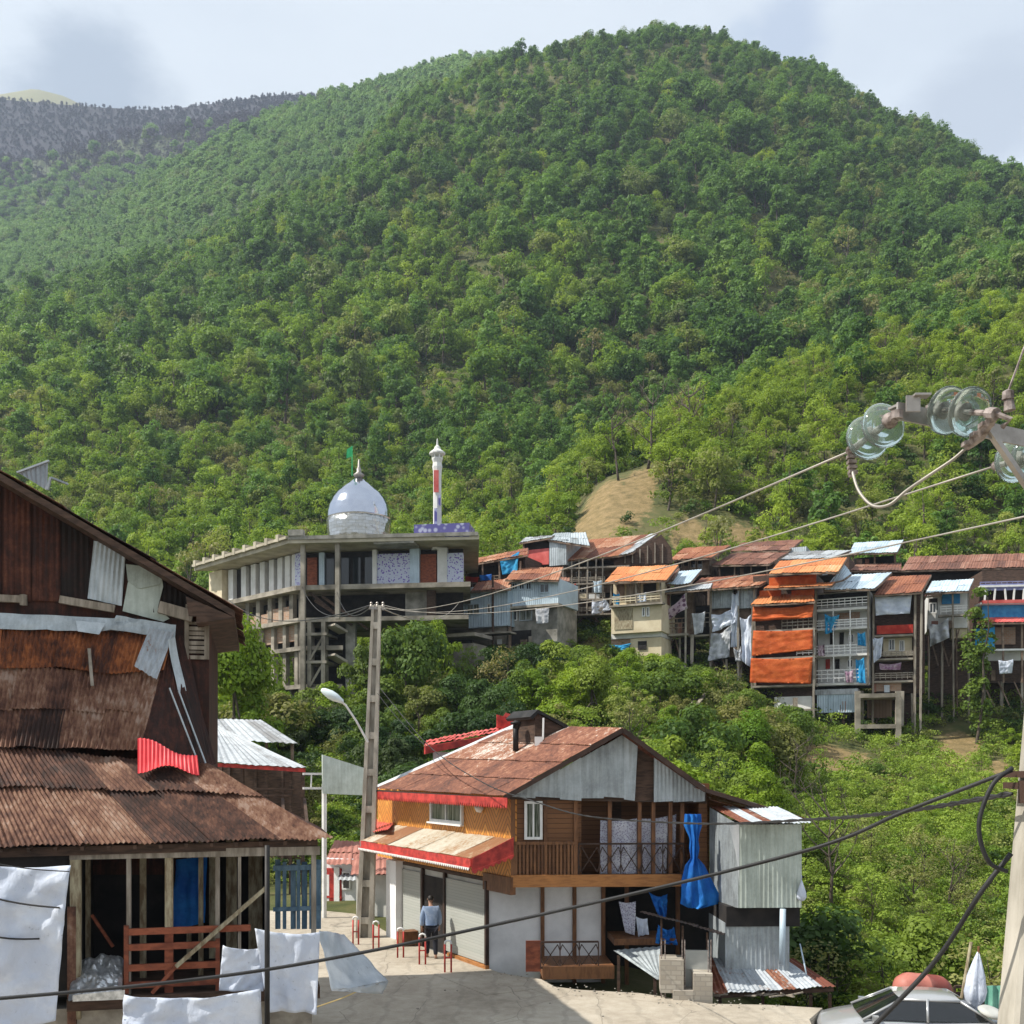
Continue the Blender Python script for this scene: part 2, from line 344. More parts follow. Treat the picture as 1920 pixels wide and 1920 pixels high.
cloth('plastic_film', (0.50, 0.55, 0.60), (0.72, 0.76, 0.80), 0.45, 0.35)

def striped(name, c0, c1, axis, per, gap, rough=0.6, dark=0.35, ang=None):
    """boards: per-board tone and dark joints along world axis (0,1,2) or a slanted pair"""
    m, nt, b = newmat(name, rough); g = nd(nt, 'ShaderNodeNewGeometry').outputs['Position']
    sp = nd(nt, 'ShaderNodeSeparateXYZ', {0: g})
    q = sp.outputs[axis] if axis < 3 else None
    if axis == 3:   # diagonal herringbone on a wall: height plus / minus run, flipped every metre
        run = mth(nt, 'SUBTRACT', sp.outputs[0], sp.outputs[1])
        tri = mth(nt, 'PINGPONG', run, 0.85); q = mth(nt, 'ADD', sp.outputs[2], mth(nt, 'MULTIPLY', tri, 1.0))
    q = mth(nt, 'DIVIDE', q, per); fl = mth(nt, 'FLOOR', q); fr = mth(nt, 'FRACT', q)
    wn = nd(nt, 'ShaderNodeTexWhiteNoise', {'W': fl}, noise_dimensions='1D').outputs[0]
    gr = nz(nt, pos(nt, (3, 3, 9)), 3, 5)
    f = mth(nt, 'ADD', mth(nt, 'MULTIPLY', wn, 0.6), mth(nt, 'MULTIPLY', gr, 0.4)); c = mixc(nt, f, c0, c1)
    j = mth(nt, 'LESS_THAN', fr, gap); c = mixc(nt, mth(nt, 'MULTIPLY', j, 1 - dark), c, [x * 0.12 for x in c0])
    nt.links.new(c, b.inputs['Base Color']); bump(nt, b, mth(nt, 'SUBTRACT', 1.0, j), 0.6, 0.02); return m
striped('planks_diag', (0.46, 0.165, 0.03), (0.80, 0.37, 0.075), 3, 0.20, 0.22, 0.5)
striped('planks_flat', (0.12, 0.048, 0.018), (0.22, 0.098, 0.036), 2, 0.13, 0.12, 0.55)
striped('planks_grey', (0.13, 0.10, 0.075), (0.32, 0.27, 0.21), 2, 0.16, 0.14, 0.8)
striped('planks_up', (0.09, 0.055, 0.035), (0.22, 0.15, 0.10), 0, 0.25, 0.12, 0.85)
striped('shutter', (0.34, 0.36, 0.33), (0.40, 0.41, 0.38), 2, 0.085, 0.2, 0.55, 0.88)

def brickmat(name, c0, c1, mortar, scale, rot=0.0):
    m, nt, b = newmat(name, 0.9); g = nd(nt, 'ShaderNodeNewGeometry').outputs['Position']; sp = nd(nt, 'ShaderNodeSeparateXYZ', {0: g})
    run = mth(nt, 'ADD', sp.outputs[0], mth(nt, 'MULTIPLY', sp.outputs[1], 0.6)); v = nd(nt, 'ShaderNodeCombineXYZ', {0: run, 1: sp.outputs[2]}).outputs[0]
    br = nd(nt, 'ShaderNodeTexBrick', {'Vector': v, 'Color1': (*c0, 1), 'Color2': (*c1, 1), 'Mortar': (*mortar, 1), 'Scale': scale, 'Mortar Size': 0.03})
    nt.links.new(mixc(nt, mrange(nt, nz(nt, pos(nt), 1.5), 0.3, 0.7, 0, 0.5), br.outputs[0], mortar), b.inputs['Base Color']); return m
brickmat('block_wall', (0.34, 0.30, 0.24), (0.46, 0.42, 0.35), (0.30, 0.27, 0.23), 2.2)
brickmat('brick_far', (0.32, 0.17, 0.10), (0.42, 0.25, 0.16), (0.36, 0.30, 0.24), 1.6)

m, nt, b = newmat('window_glass', 0.06, 0.0, 0.6); b.inputs['Base Color'].default_value = (0.02, 0.025, 0.028, 1)
m, nt, b = newmat('curtain_glass', 0.08, 0.0, 0.6)
nt.links.new(mixc(nt, mrange(nt, nz(nt, pos(nt, (9, 9, 0.4)), 2.2), 0.42, 0.6), (0.03, 0.045, 0.03), (0.30, 0.31, 0.28)), b.inputs['Base Color'])
m, nt, b = newmat('car_glass', 0.04, 0.0, 0.8); b.inputs['Base Color'].default_value = (0.01, 0.012, 0.014, 1)
m, nt, b = newmat('car_paint', 0.28, 0.35, 0.5); b.inputs['Base Color'].default_value = (0.40, 0.41, 0.42, 1); b.inputs['Coat Weight'].default_value = 0.6
m, nt, b = newmat('lamp_cover', 0.2, 0.0, 0.5); b.inputs['Base Color'].default_value = (0.66, 0.76, 0.78, 1)
m, nt, b = newmat('insulator_glass', 0.08, 0.0, 0.6); b.inputs['Base Color'].default_value = (0.72, 0.86, 0.83, 1); b.inputs['Transmission Weight'].default_value = 0.9; b.inputs['IOR'].default_value = 1.28
m, nt, b = newmat('dome_steel', 0.13, 1.0)
dt = nz(nt, pos(nt), 0.55, 2, 0.4)
b.inputs['Base Color'].default_value = (0.50, 0.53, 0.60, 1); bump(nt, b, dt, 0.5, 0.35)
m, nt, b = newmat('dome_plates', 0.22, 0.9)
sp = nd(nt, 'ShaderNodeSeparateXYZ', {0: nd(nt, 'ShaderNodeNewGeometry').outputs['Position']})
ck = nd(nt, 'ShaderNodeTexBrick', {'Vector': nd(nt, 'ShaderNodeCombineXYZ', {0: sp.outputs[0], 1: sp.outputs[2]}).outputs[0], 'Color1': (0.48, 0.49, 0.49, 1), 'Color2': (0.40, 0.40, 0.38, 1), 'Mortar': (0.30, 0.30, 0.28, 1), 'Scale': 0.9, 'Mortar Size': 0.015})
nt.links.new(ck.outputs[0], b.inputs['Base Color']); bump(nt, b, nz(nt, pos(nt), 0.9, 2), 0.5, 0.3)
m, nt, b = newmat('tilework', 0.4)
vo = nd(nt, 'ShaderNodeTexVoronoi', {'Vector': pos(nt), 'Scale': 5.5}).outputs
nt.links.new(mixc(nt, mrange(nt, vo[0], 0.30, 0.42), (0.16, 0.10, 0.42), (0.50, 0.54, 0.66)), b.inputs['Base Color'])
m, nt, b = newmat('tile_frieze', 0.4)
vo = nd(nt, 'ShaderNodeTexVoronoi', {'Vector': pos(nt), 'Scale': 2.2}).outputs
nt.links.new(mixc(nt, mrange(nt, vo[0], 0.2, 0.5), (0.42, 0.44, 0.60), (0.11, 0.10, 0.30)), b.inputs['Base Color'])

def foliage(name, lo, hi, olive, trans=0.35, var=1.0):
    """leaf colour: each plant and each leaf differs, valley plants lean yellow-green, high ones deeper green"""
    m = bpy.data.materials.new(name); m.use_nodes = True; nt = m.node_tree; b = nt.nodes['Principled BSDF']; MATS[name] = m
    b.inputs['Roughness'].default_value = 0.6; b.inputs['Specular IOR Level'].default_value = 0.25
    rnd = nd(nt, 'ShaderNodeObjectInfo').outputs['Random']; t = tintat(nt)
    f = mth(nt, 'ADD', mth(nt, 'MULTIPLY', rnd, 0.62 * var), mth(nt, 'MULTIPLY', t, 0.45), clamp=True)
    big = mrange(nt, nz(nt, pos(nt), 0.035, 3, 0.5), 0.35, 0.65, -0.22, 0.22); f = mth(nt, 'ADD', f, big, clamp=True)
    c = mixc(nt, f, lo, hi)
    r2 = mth(nt, 'FRACT', mth(nt, 'MULTIPLY', rnd, 7.31))
    c = mixc(nt, mrange(nt, r2, 0.80, 0.97, 0, 0.75), c, olive)
    nt.links.new(c, b.inputs['Base Color'])
    tr = nd(nt, 'ShaderNodeBsdfTranslucent', {0: mixc(nt, 0.5, c, (hi[0] * 1.3, hi[1] * 1.3, hi[2] * 0.6))})
    mx = nd(nt, 'ShaderNodeMixShader', {0: trans, 1: b.outputs[0], 2: tr.outputs[0]})
    nt.links.new(mx.outputs[0], nt.nodes['Material Output'].inputs[0]); return m
foliage('leaf_forest', (0.040, 0.105, 0.024), (0.150, 0.270, 0.046), (0.19, 0.20, 0.07), 0.4)
foliage('leaf_spur', (0.12, 0.20, 0.022), (0.31, 0.41, 0.045), (0.30, 0.30, 0.08), 0.4)
foliage('leaf_valley', (0.080, 0.170, 0.020), (0.23, 0.34, 0.042), (0.24, 0.24, 0.075), 0.4)
foliage('leaf_high', (0.075, 0.17, 0.065), (0.23, 0.37, 0.11), (0.15, 0.16, 0.08), 0.3)
foliage('leaf_dark', (0.022, 0.055, 0.014), (0.075, 0.135, 0.028), (0.09, 0.09, 0.035))
foliage('leaf_bush', (0.05, 0.11, 0.016), (0.18, 0.25, 0.034), (0.21, 0.18, 0.06))
foliage('leaf_bright', (0.10, 0.20, 0.014), (0.25, 0.34, 0.025), (0.22, 0.28, 0.04))
foliage('leaf_spring', (0.12, 0.20, 0.025), (0.29, 0.39, 0.055), (0.30, 0.31, 0.10))
foliage('leaf_dry', (0.13, 0.145, 0.045), (0.27, 0.28, 0.09), (0.26, 0.21, 0.09))
M = MATS
# ------------------------------------------------------------------ terrain: profiles (photo row against distance) for a set of photo columns
DK = np.array([26, 34, 44, 55, 70, 85, 100, 125, 150, 180, 205, 240, 290, 400, 500, 560, 700], float)
TC = {
 -700: [1880, 1770, 1690, 1560, 1470, 1410, 1350, 1240, 1150, 1060, 1000, 920, 800, 680, 640, 655, 720],
 0:    [1880, 1770, 1680, 1550, 1450, 1395, 1340, 1230, 1140, 1050, 980, 890, 770, 630, 580, 600, 700],
 300:  [1880, 1770, 1670, 1540, 1440, 1390, 1340, 1230, 1140, 1050, 980, 880, 750, 580, 495, 510, 620],
 600:  [1880, 1770, 1670, 1540, 1440, 1385, 1330, 1230, 1140, 1050, 975, 870, 700, 470, 360, 375, 500],
 800:  [1880, 1770, 1650, 1520, 1410, 1320, 1240, 1150, 1090, 1030, 965, 860, 680, 380, 188, 205, 330],
 960:  [1880, 1765, 1630, 1500, 1390, 1290, 1200, 1110, 1070, 1020, 960, 850, 660, 335, 122, 140, 255],
 1150: [1880, 1770, 1620, 1490, 1380, 1275, 1175, 1010, 890, 895, 900, 840, 650, 310, 88, 105, 230],
 1300: [1900, 1810, 1630, 1500, 1400, 1320, 1200, 1030, 860, 800, 800, 800, 650, 310, 84, 100, 220],
 1500: [1960, 1880, 1690, 1560, 1460, 1375, 1240, 1050, 870, 750, 720, 760, 640, 330, 138, 155, 280],
 1700: [1980, 1910, 1720, 1580, 1480, 1395, 1260, 1060, 860, 710, 660, 700, 610, 400, 248, 265, 380],
 1920: [1990, 1920, 1740, 1590, 1480, 1390, 1250, 1060, 840, 660, 590, 620, 560, 430, 355, 370, 450],
 2700: [1990, 1920, 1740, 1590, 1480, 1390, 1250, 1060, 850, 690, 620, 600, 560, 470, 420, 440, 520]}
TX = np.array(sorted(TC), float); TZ = np.array([EZ - (np.array(TC[k]) - HY) / F * DK for k in sorted(TC)])

def smooth_noise(x, y, seed):
    r = np.zeros_like(x)
    rs = np.random.RandomState(seed)
    for k in range(7):
        a = rs.uniform(0, 2 * np.pi); p = rs.uniform(0, 6.28); fq = rs.uniform(0.6, 1.7)
        r = r + np.sin((x * math.cos(a) + y * math.sin(a)) * fq + p)
    return r / 7

def ground(x, y):
    """terrain height, vectorised"""
    x = np.atleast_1d(np.asarray(x, float)); y = np.atleast_1d(np.asarray(y, float))
    d = np.clip(y, DK[0], DK[-1]); px = np.clip(960 + F * x / np.maximum(y, 1), TX[0], TX[-1] - 1e-6)
    i = np.clip(np.searchsorted(TX, px, side='right') - 1, 0, len(TX) - 2); j = np.clip(np.searchsorted(DK, d, side='right') - 1, 0, len(DK) - 2)
    a = (px - TX[i]) / (TX[i + 1] - TX[i]); b = (d - DK[j]) / (DK[j + 1] - DK[j])
    a = a * a * (3 - 2 * a) * 0.6 + a * 0.4
    z = (TZ[i, j] * (1 - a) + TZ[i + 1, j] * a) * (1 - b) + (TZ[i, j + 1] * (1 - a) + TZ[i + 1, j + 1] * a) * b
    amp = np.clip((d - 40) / 200, 0, 1)
    z = z + amp * (1.6 * smooth_noise(x / 14, y / 14, 3) + (8.0 * np.clip((d - 200) / 200, 0, 1) - 5.5 * np.clip((d - 430) / 60, 0, 1)) * smooth_noise(x / 34, y / 60, 5)) + 0.15 * smooth_noise(x / 3, y / 3, 9) * np.clip((d - 36) / 10, 0, 1)
    return z
def gz(x, y): return float(ground(x, y)[0])

def grid_mesh(name, X, Y, Z, mat, smooth=True):
    m, n = X.shape; co = np.stack([X, Y, Z], -1).reshape(-1, 3)
    idx = np.arange(m * n).reshape(m, n); fs = np.stack([idx[:-1, :-1], idx[:-1, 1:], idx[1:, 1:], idx[1:, :-1]], -1).reshape(-1, 4)
    return raw_mesh(name, co, fs, mat, None, smooth)
def raw_mesh(name, co, quads, mats, tint=None, smooth=False, matidx=None, link=True):
    me = bpy.data.meshes.new(name); nv, nf = len(co), len(quads)
    me.vertices.add(nv); me.vertices.foreach_set('co', np.asarray(co, np.float32).ravel())
    me.loops.add(nf * 4); me.loops.foreach_set('vertex_index', np.asarray(quads, np.int32).ravel())
    me.polygons.add(nf); me.polygons.foreach_set('loop_start', np.arange(0, nf * 4, 4, dtype=np.int32)); me.polygons.foreach_set('loop_total', np.full(nf, 4, np.int32))
    for mm in (mats if isinstance(mats, (list, tuple)) else [mats]): me.materials.append(mm)
    if matidx is not None: me.polygons.foreach_set('material_index', np.asarray(matidx, np.int32))
    if tint is not None:
        at = me.attributes.new('tint', 'FLOAT', 'FACE'); at.data.foreach_set('value', np.asarray(tint, np.float32))
    if smooth: me.polygons.foreach_set('use_smooth', np.ones(nf, bool))
    me.update(calc_edges=True)
    o = bpy.data.objects.new(name, me)
    if link: COL.objects.link(o)
    return o

# ground material: soil, dry grass and moss; bare earth where the slope has slipped
m, nt, b = newmat('hill_soil', 0.95)
p_ = pos(nt); a = nz(nt, p_, 0.09, 6); c_ = nz(nt, p_, 0.9, 5, 0.7); e_ = nz(nt, p_, 6.0, 4, 0.7)
f_ = mth(nt, 'ADD', mth(nt, 'MULTIPLY', a, 0.6), mth(nt, 'MULTIPLY', c_, 0.4))
g_ = ramp(nt, f_, [(0.36, (0.035, 0.045, 0.014)), (0.48, (0.07, 0.08, 0.022)), (0.58, (0.115, 0.105, 0.04)), (0.7, (0.15, 0.115, 0.06))])
soil_ = ramp(nt, mth(nt, 'ADD', mth(nt, 'MULTIPLY', c_, 0.6), mth(nt, 'MULTIPLY', e_, 0.4)), [(0.34, (0.085, 0.068, 0.026)), (0.5, (0.20, 0.145, 0.062)), (0.66, (0.31, 0.22, 0.115))])
so_ = nd(nt, 'ShaderNodeAttribute', attribute_name='bare').outputs['Fac']
nt.links.new(mixc(nt, mrange(nt, mth(nt, 'ADD', so_, mth(nt, 'MULTIPLY', mth(nt, 'SUBTRACT', c_, 0.5), 0.7)), 0.4, 0.6), g_, soil_), b.inputs['Base Color'])
bump(nt, b, e_, 0.5, 0.15)

BARE = [(1140, 137, 80, 13), (1075, 131, 45, 9), (1100, 122, 60, 9), (1200, 142, 40, 11), (1290, 128, 40, 5), (1400, 128, 70, 4), (1800, 82, 55, 7), (1870, 74, 40, 5), (1570, 76, 90, 6), (1300, 72, 25, 4)]   # column, distance, half width in px, half depth in m
def bareness(x, y):
    px = 960 + F * x / y; v = np.zeros_like(x)
    for (cx, cd, w, h) in BARE: v = np.maximum(v, np.exp(-(((px - cx) / w) ** 2 + ((y - cd) / h) ** 2) * 1.1) + .28 * smooth_noise(x / 2.2, y / 2.2, 15) * np.exp(-(((px - cx) / w) ** 2 + ((y - cd) / h) ** 2) * .5))
    return v
gx = np.concatenate([np.linspace(-700, 2700, 230)]); gd = np.concatenate([np.linspace(26, 130, 90), np.linspace(131, 700, 110)])
PXg, Dg = np.meshgrid(gx, gd); Xg = (PXg - 960) / F * Dg; Zg = ground(Xg.ravel(), Dg.ravel()).reshape(Xg.shape)
hill = grid_mesh('hillside', Xg, Dg, Zg, M['hill_soil']); tag(hill, 'steep wooded hillside rising behind the village', 'hillside', kind='structure')
at = hill.data.attributes.new('bare', 'FLOAT', 'POINT'); at.data.foreach_set('value', bareness(Xg.ravel(), Dg.ravel()).astype(np.float32))
# valley floor under and behind the camera
m, nt, b = newmat('valley_soil', 0.95); nt.links.new(mixc(nt, nz(nt, pos(nt), 0.5), (0.06, 0.07, 0.025), (0.16, 0.13, 0.07)), b.inputs['Base Color'])
vx, vy = np.meshgrid(np.linspace(-700, 700, 40), np.linspace(-400, 27, 30))
o = grid_mesh('ground', vx, vy, np.full_like(vx, -2.9) + 0.3 * np.sin(vx * 0.3) , M['valley_soil']); tag(o, 'valley ground below the road', 'ground', kind='structure')

# road
m, nt, b = newmat('road_concrete', 0.9)
a = nz(nt, pos(nt), 0.35, 6); c_ = nz(nt, pos(nt), 3.0, 5, 0.7); e_ = nz(nt, pos(nt), 25.0, 3, 0.7)
f_ = mth(nt, 'ADD', mth(nt, 'MULTIPLY', a, 0.5), mth(nt, 'ADD', mth(nt, 'MULTIPLY', c_, 0.35), mth(nt, 'MULTIPLY', e_, 0.15)))
col_ = ramp(nt, f_, [(0.34, (0.22, 0.185, 0.14)), (0.48, (0.38, 0.33, 0.26)), (0.6, (0.48, 0.43, 0.35)), (0.72, (0.55, 0.50, 0.42))])
cr = nd(nt, 'ShaderNodeTexVoronoi', {'Vector': mixc(nt, 0.12, pos(nt), nd(nt, 'ShaderNodeTexNoise', {'Vector': pos(nt), 'Scale': 1.5}).outputs[1]), 'Scale': 0.55}, feature='DISTANCE_TO_EDGE').outputs[0]
col_ = mixc(nt, mrange(nt, cr, 0.0, 0.006, 0.6, 0.0), col_, (0.09, 0.08, 0.065))
gr_ = nd(nt, 'ShaderNodeTexWave', {'Vector': pos(nt, (0.35, 1, 1)), 'Scale': 1.1, 'Distortion': 3.0, 'Detail': 3.0}).outputs[1]
col_ = mixc(nt, mrange(nt, gr_, 0.92, 0.99, 0, 0.22), col_, (0.14, 0.125, 0.10))
st_ = nz(nt, pos(nt, (0.5, 1.2, 1)), 0.9, 7, 0.7); col_ = mixc(nt, mrange(nt, st_, 0.56, 0.74, 0, 0.4), col_, (0.13, 0.115, 0.09)); pt_ = nd(nt, 'ShaderNodeTexVoronoi', {'Vector': pos(nt), 'Scale': 0.16}).outputs[1]
col_ = mixc(nt, 0.14, col_, mixc(nt, nd(nt, 'ShaderNodeSeparateColor', {0: pt_}).outputs[0], (0.20, 0.18, 0.15), (0.50, 0.46, 0.39)))
nt.links.new(col_, b.inputs['Base Color']); bump(nt, b, mth(nt, 'ADD', e_, c_), 0.5, 0.03)
def GP(px, py): d = EZ * F / (py - HY); return Vector(((px - 960) / F * d, d, 0))
edge = [GP(1905, 1893), GP(1760, 1892), GP(1640, 1893), GP(1542, 1890), GP(1440, 1884), GP(1330, 1882), GP(1290, 1876), GP(1200, 1862), GP(1090, 1856), GP(1040, 1850), GP(1015, 1836), GP(960, 1828), GP(905, 1817), GP(860, 1799), GP(800, 1778), GP(735, 1753), GP(700, 1733), GP(668, 1715), GP(640, 1700)]
edge = edge[3:]
rp = [Vector((-34, -6, 0)), Vector((15, -6, 0)), Vector((15, 19.0, 0)), Vector((9, 19.6, 0)), Vector((6.2, 20.6, 0)), Vector((6.5, 22.4, 0))] + edge + [Vector((-8.4, 44, 0)), Vector((-34, 44, 0))]
mb = MB(); mb.prism([p - Vector((0, 0, 0.55)) for p in rp], (0, 0, 0.55)); tag(mb.build('road', M['road_concrete']), 'worn concrete road and yard', 'road', kind='structure')

mb = MB(); mb.prism([Vector(q) for q in ((5.6, 18.6, -1.4), (16, 17.6, -1.4), (17, 26.5, -1.4), (6.4, 26.2, -1.4))], (0, 0, .6)); tag(mb.build('yard', M['road_concrete']), 'sunken yard below the road edge', 'yard', kind='structure')
# ------------------------------------------------------------------ plants
def leaf_quads(cen, nrm, size, rs, up=0.0):
    n = len(cen); nrm = nrm / (np.linalg.norm(nrm, axis=1, keepdims=True) + 1e-9)
    a = rs.normal(size=(n, 3)); t = np.cross(nrm, a); t /= np.linalg.norm(t, axis=1, keepdims=True) + 1e-9
    bt = np.cross(nrm, t); s = size[:, None]; asp = rs.uniform(0.5, 0.85, (n, 1))
    v = np.stack([cen - t * s, cen - bt * s * asp + nrm * s * 0.15, cen + t * s, cen + bt * s * asp + nrm * s * 0.15], 1).reshape(-1, 3)
    return v, np.arange(n * 4).reshape(n, 4)
def tube_np(pts, rad, n=5):
    mb = MB(); mb.tube(pts, rad, n); vs = np.array([tuple(v) for v in mb.v]); fs = [f for f in mb.f if len(f) == 4]
    return vs, np.array(fs, int)
class Plant: pass
def make_plant(seed, h, cw, ch, nclump, nleaf, leaf, cr=0.34, trunk=True, bare=0.0, low=0.0, limbs=5, tr=0.05, flat=1.0):
    """crown of leaf cards on clump shells inside an uneven volume, and a tapered trunk with limbs"""
    rs = np.random.RandomState(seed); rn = random.Random(seed)
    zc = h - ch / 2; cs = []
    while len(cs) < nclump:
        q = rs.uniform(-1, 1, 3)
        if np.linalg.norm(q) < 1 and q[2] > -0.9 + low:
            w = 1.0 - 0.35 * max(0, q[2]); cs.append([q[0] * cw / 2 * w * 0.95, q[1] * cw / 2 * w * 0.95, zc + q[2] * ch / 2 * 0.95])
    cs = np.array(cs); crad = cw * cr * rs.uniform(0.4, 1.2, nclump); ctint = rs.uniform(0.0, 1.0, nclump)
    k = rs.randint(0, nclump, nleaf); d = rs.normal(size=(nleaf, 3)); d /= np.linalg.norm(d, axis=1, keepdims=True); d[:, 2] = np.where(d[:, 2] < -0.35, -d[:, 2], d[:, 2])
    rr = crad[k] * rs.uniform(0.45, 1.08, nleaf) ** 0.6
    cen = cs[k] + d * rr[:, None] * np.array([1, 1, 0.8 * flat])
    nrm = d * 1.1 + rs.normal(size=(nleaf, 3)) * 0.42 + np.array([0, 0, 0.3])
    sz = leaf * rs.uniform(0.55, 1.35, nleaf)
    lv, lf = leaf_quads(cen, nrm, sz, rs); lt = np.clip(0.55 * ctint[k] + 0.45 * rs.uniform(0, 1, nleaf), 0, 1)
    tv = []; tf = []; off = 0
    if trunk:
        base = np.array([0, 0, -0.4]); top = np.array([rn.uniform(-.1, .1) * h, rn.uniform(-.1, .1) * h, h * 0.82]); r0 = tr * h * 0.5
        pts = [Vector(base * (1 - t) + top * t + np.array([rn.uniform(-1, 1), rn.uniform(-1, 1), 0]) * h * 0.012) for t in np.linspace(0, 1, 6)]
        segs = [(pts, [r0 * (1 - 0.8 * t) for t in np.linspace(0, 1, 6)])]
        order = list(rs.permutation(nclump))[:limbs]
        for q in order:
            c = Vector(cs[q]); s = pts[rn.choice([2, 3, 3, 4])]; midp = (s + c) / 2 + Vector((0, 0, -0.04 * h)); segs.append(([s, midp, c], [r0 * 0.42, r0 * 0.28, r0 * 0.1]))
        for pp, rd in segs:
            v, f = tube_np(pp, rd); tv.append(v); tf.append(f + off); off += len(v)
    p = Plant(); p.lv, p.lf, p.lt = lv, lf, lt; p.tv = np.concatenate(tv) if tv else np.zeros((0, 3)); p.tf = np.concatenate(tf) if tf else np.zeros((0, 4), int)
    return p
def plant_object(p, name, leafmat, barkmat):
    """one joined mesh (for the instanced mass), kept out of the scene"""
    co = np.concatenate([p.lv, p.tv]); q = np.concatenate([p.lf, p.tf + len(p.lv)]); mi = np.concatenate([np.zeros(len(p.lf)), np.ones(len(p.tf))])
    return raw_mesh(name, co, q, [leafmat, barkmat], np.concatenate([p.lt, np.full(len(p.tf), 0.5)]), False, mi, link=False)
class PlantKind:
    """crown and trunk meshes shared by every copy of one kind of plant"""
    def __init__(s, p, leafmat, crown='crown'):
        s.cname = crown
        a = raw_mesh(crown, p.lv, p.lf, leafmat, p.lt, link=False); s.cm = a.data; bpy.data.objects.remove(a)
        s.tm = None
        if len(p.tf): a = raw_mesh('trunk', p.tv, p.tf, M['bark'], np.full(len(p.tf), 0.5), True, link=False); s.tm = a.data; bpy.data.objects.remove(a)
    def place(s, name, loc, rz, sc, label, cat, group=None):
        r = thing(name, label, cat, loc, group, rz); r.scale = (sc, sc, sc) if not isinstance(sc, tuple) else sc
        c = bpy.data.objects.new(s.cname, s.cm); c.parent = r; COL.objects.link(c)
        if s.tm is not None: t = bpy.data.objects.new('trunk', s.tm); t.parent = r; COL.objects.link(t)
        return r

def scatter(name, pts, scl, rotz, idx, protos, label, cat, tilt=0.0, seed=0):
    """a mass nobody could count: one object that instances prototype plants on its points"""
    coll = bpy.data.collections.new(name + ' kinds')
    for p in protos: coll.objects.link(p)
    n = len(pts); me = bpy.data.meshes.new(name); me.vertices.add(n); me.vertices.foreach_set('co', np.asarray(pts, np.float32).ravel())
    rs = np.random.RandomState(seed); rot = np.zeros((n, 3), np.float32); rot[:, 2] = rotz
    if tilt: rot[:, 0] = rs.normal(0, tilt, n); rot[:, 1] = rs.normal(0, tilt, n)
    me.attributes.new('rot', 'FLOAT_VECTOR', 'POINT').data.foreach_set('vector', rot.ravel())
    scl = np.asarray(scl, np.float32); sv = np.stack([scl, scl, scl], 1) if scl.ndim == 1 else scl
    me.attributes.new('scl', 'FLOAT_VECTOR', 'POINT').data.foreach_set('vector', sv.ravel())
    me.attributes.new('idx', 'INT', 'POINT').data.foreach_set('value', np.asarray(idx, np.int32))
    o = bpy.data.objects.new(name, me); COL.objects.link(o)
    g = bpy.data.node_groups.new(name, 'GeometryNodeTree')
    g.interface.new_socket('Geometry', in_out='INPUT', socket_type='NodeSocketGeometry'); g.interface.new_socket('Geometry', in_out='OUTPUT', socket_type='NodeSocketGeometry')
    gi = g.nodes.new('NodeGroupInput'); go = g.nodes.new('NodeGroupOutput')
    ci = g.nodes.new('GeometryNodeCollectionInfo'); ci.inputs['Collection'].default_value = coll; ci.inputs['Separate Children'].default_value = True; ci.inputs['Reset Children'].default_value = True
    ip = g.nodes.new('GeometryNodeInstanceOnPoints'); ip.inputs['Pick Instance'].default_value = True
    def na(nm, ty):
        q = g.nodes.new('GeometryNodeInputNamedAttribute'); q.data_type = ty; q.inputs['Name'].default_value = nm
        return [s for s in q.outputs if s.enabled and s.name == 'Attribute'][0]
    er = g.nodes.new('FunctionNodeEulerToRotation')
    L = g.links.new
    L(gi.outputs[0], ip.inputs['Points']); L(ci.outputs[0], ip.inputs['Instance']); L(na('idx', 'INT'), ip.inputs['Instance Index'])
    L(na('rot', 'FLOAT_VECTOR'), er.inputs[0]); L(er.outputs[0], ip.inputs['Rotation']); L(na('scl', 'FLOAT_VECTOR'), ip.inputs['Scale']); L(ip.outputs[0], go.inputs[0])
    md = o.modifiers.new('scatter', 'NODES'); md.node_group = g
    return tag(o, label, cat, kind='stuff')

# --- forest: jittered points over the hill; nearest ones are trees of their own, the rest one mass
rs = np.random.RandomState(11)
def wedge(d0, d1, px0, px1, sp, seed):
    r = np.random.RandomState(seed); pts = []; d = d0
    while d < d1:
        n = max(2, int((px1 - px0) / F * d / sp)); px = px0 + (np.arange(n) + r.uniform(-0.45, 0.45, n) + 0.5) / n * (px1 - px0)
        dd = d + r.uniform(-0.5, 0.5, n) * sp; pts.append(np.stack([(px - 960) / F * dd, dd, px], 1)); d += sp * 0.95
    return np.concatenate(pts)
VIS0, VIS1 = -60, 1990
f1 = wedge(108, 300, -330, 2300, 4.7, 1); f2 = wedge(300, 545, -330, 2300, 6.0, 2); FP = np.concatenate([f1, f2])
fb = bareness(FP[:, 0], FP[:, 1]); px = FP[:, 2]; d = FP[:, 1]
keep = (fb < 0.33) & ~((px > 840) & (d < 128) & (px < 1260)) & ~((px >= 1260) & (d < 112)) & (rs.uniform(0, 1, len(FP)) > 0.05)
gap = smooth_noise(FP[:, 0] / 16, FP[:, 1] / 16, 21); keep &= ~((gap > 0.62) & (d < 330))
for (cx, cy, w, h) in ((860, 715, 62, 22), (1478, 585, 45, 22)):     # two small clearings
    pyf = HY - (ground(FP[:, 0], FP[:, 1]) - EZ) / d * F; keep &= ~((((px - cx) / w) ** 2 + ((pyf - cy) / h) ** 2 < 1) & (d > 230))
FP = FP[keep]; px = FP[:, 2]; d = FP[:, 1]; FZ = ground(FP[:, 0], FP[:, 1])
spur = (px > 1180) & (d < 236)
fs_ = np.where(spur, rs.uniform(0.45, 0.95, len(FP)), np.where(d < 260, rs.uniform(0.45, 1.1, len(FP)), rs.choice([.62, .8, 1.0, 1.15, 1.5], len(FP)) * rs.uniform(.9, 1.12, len(FP))))
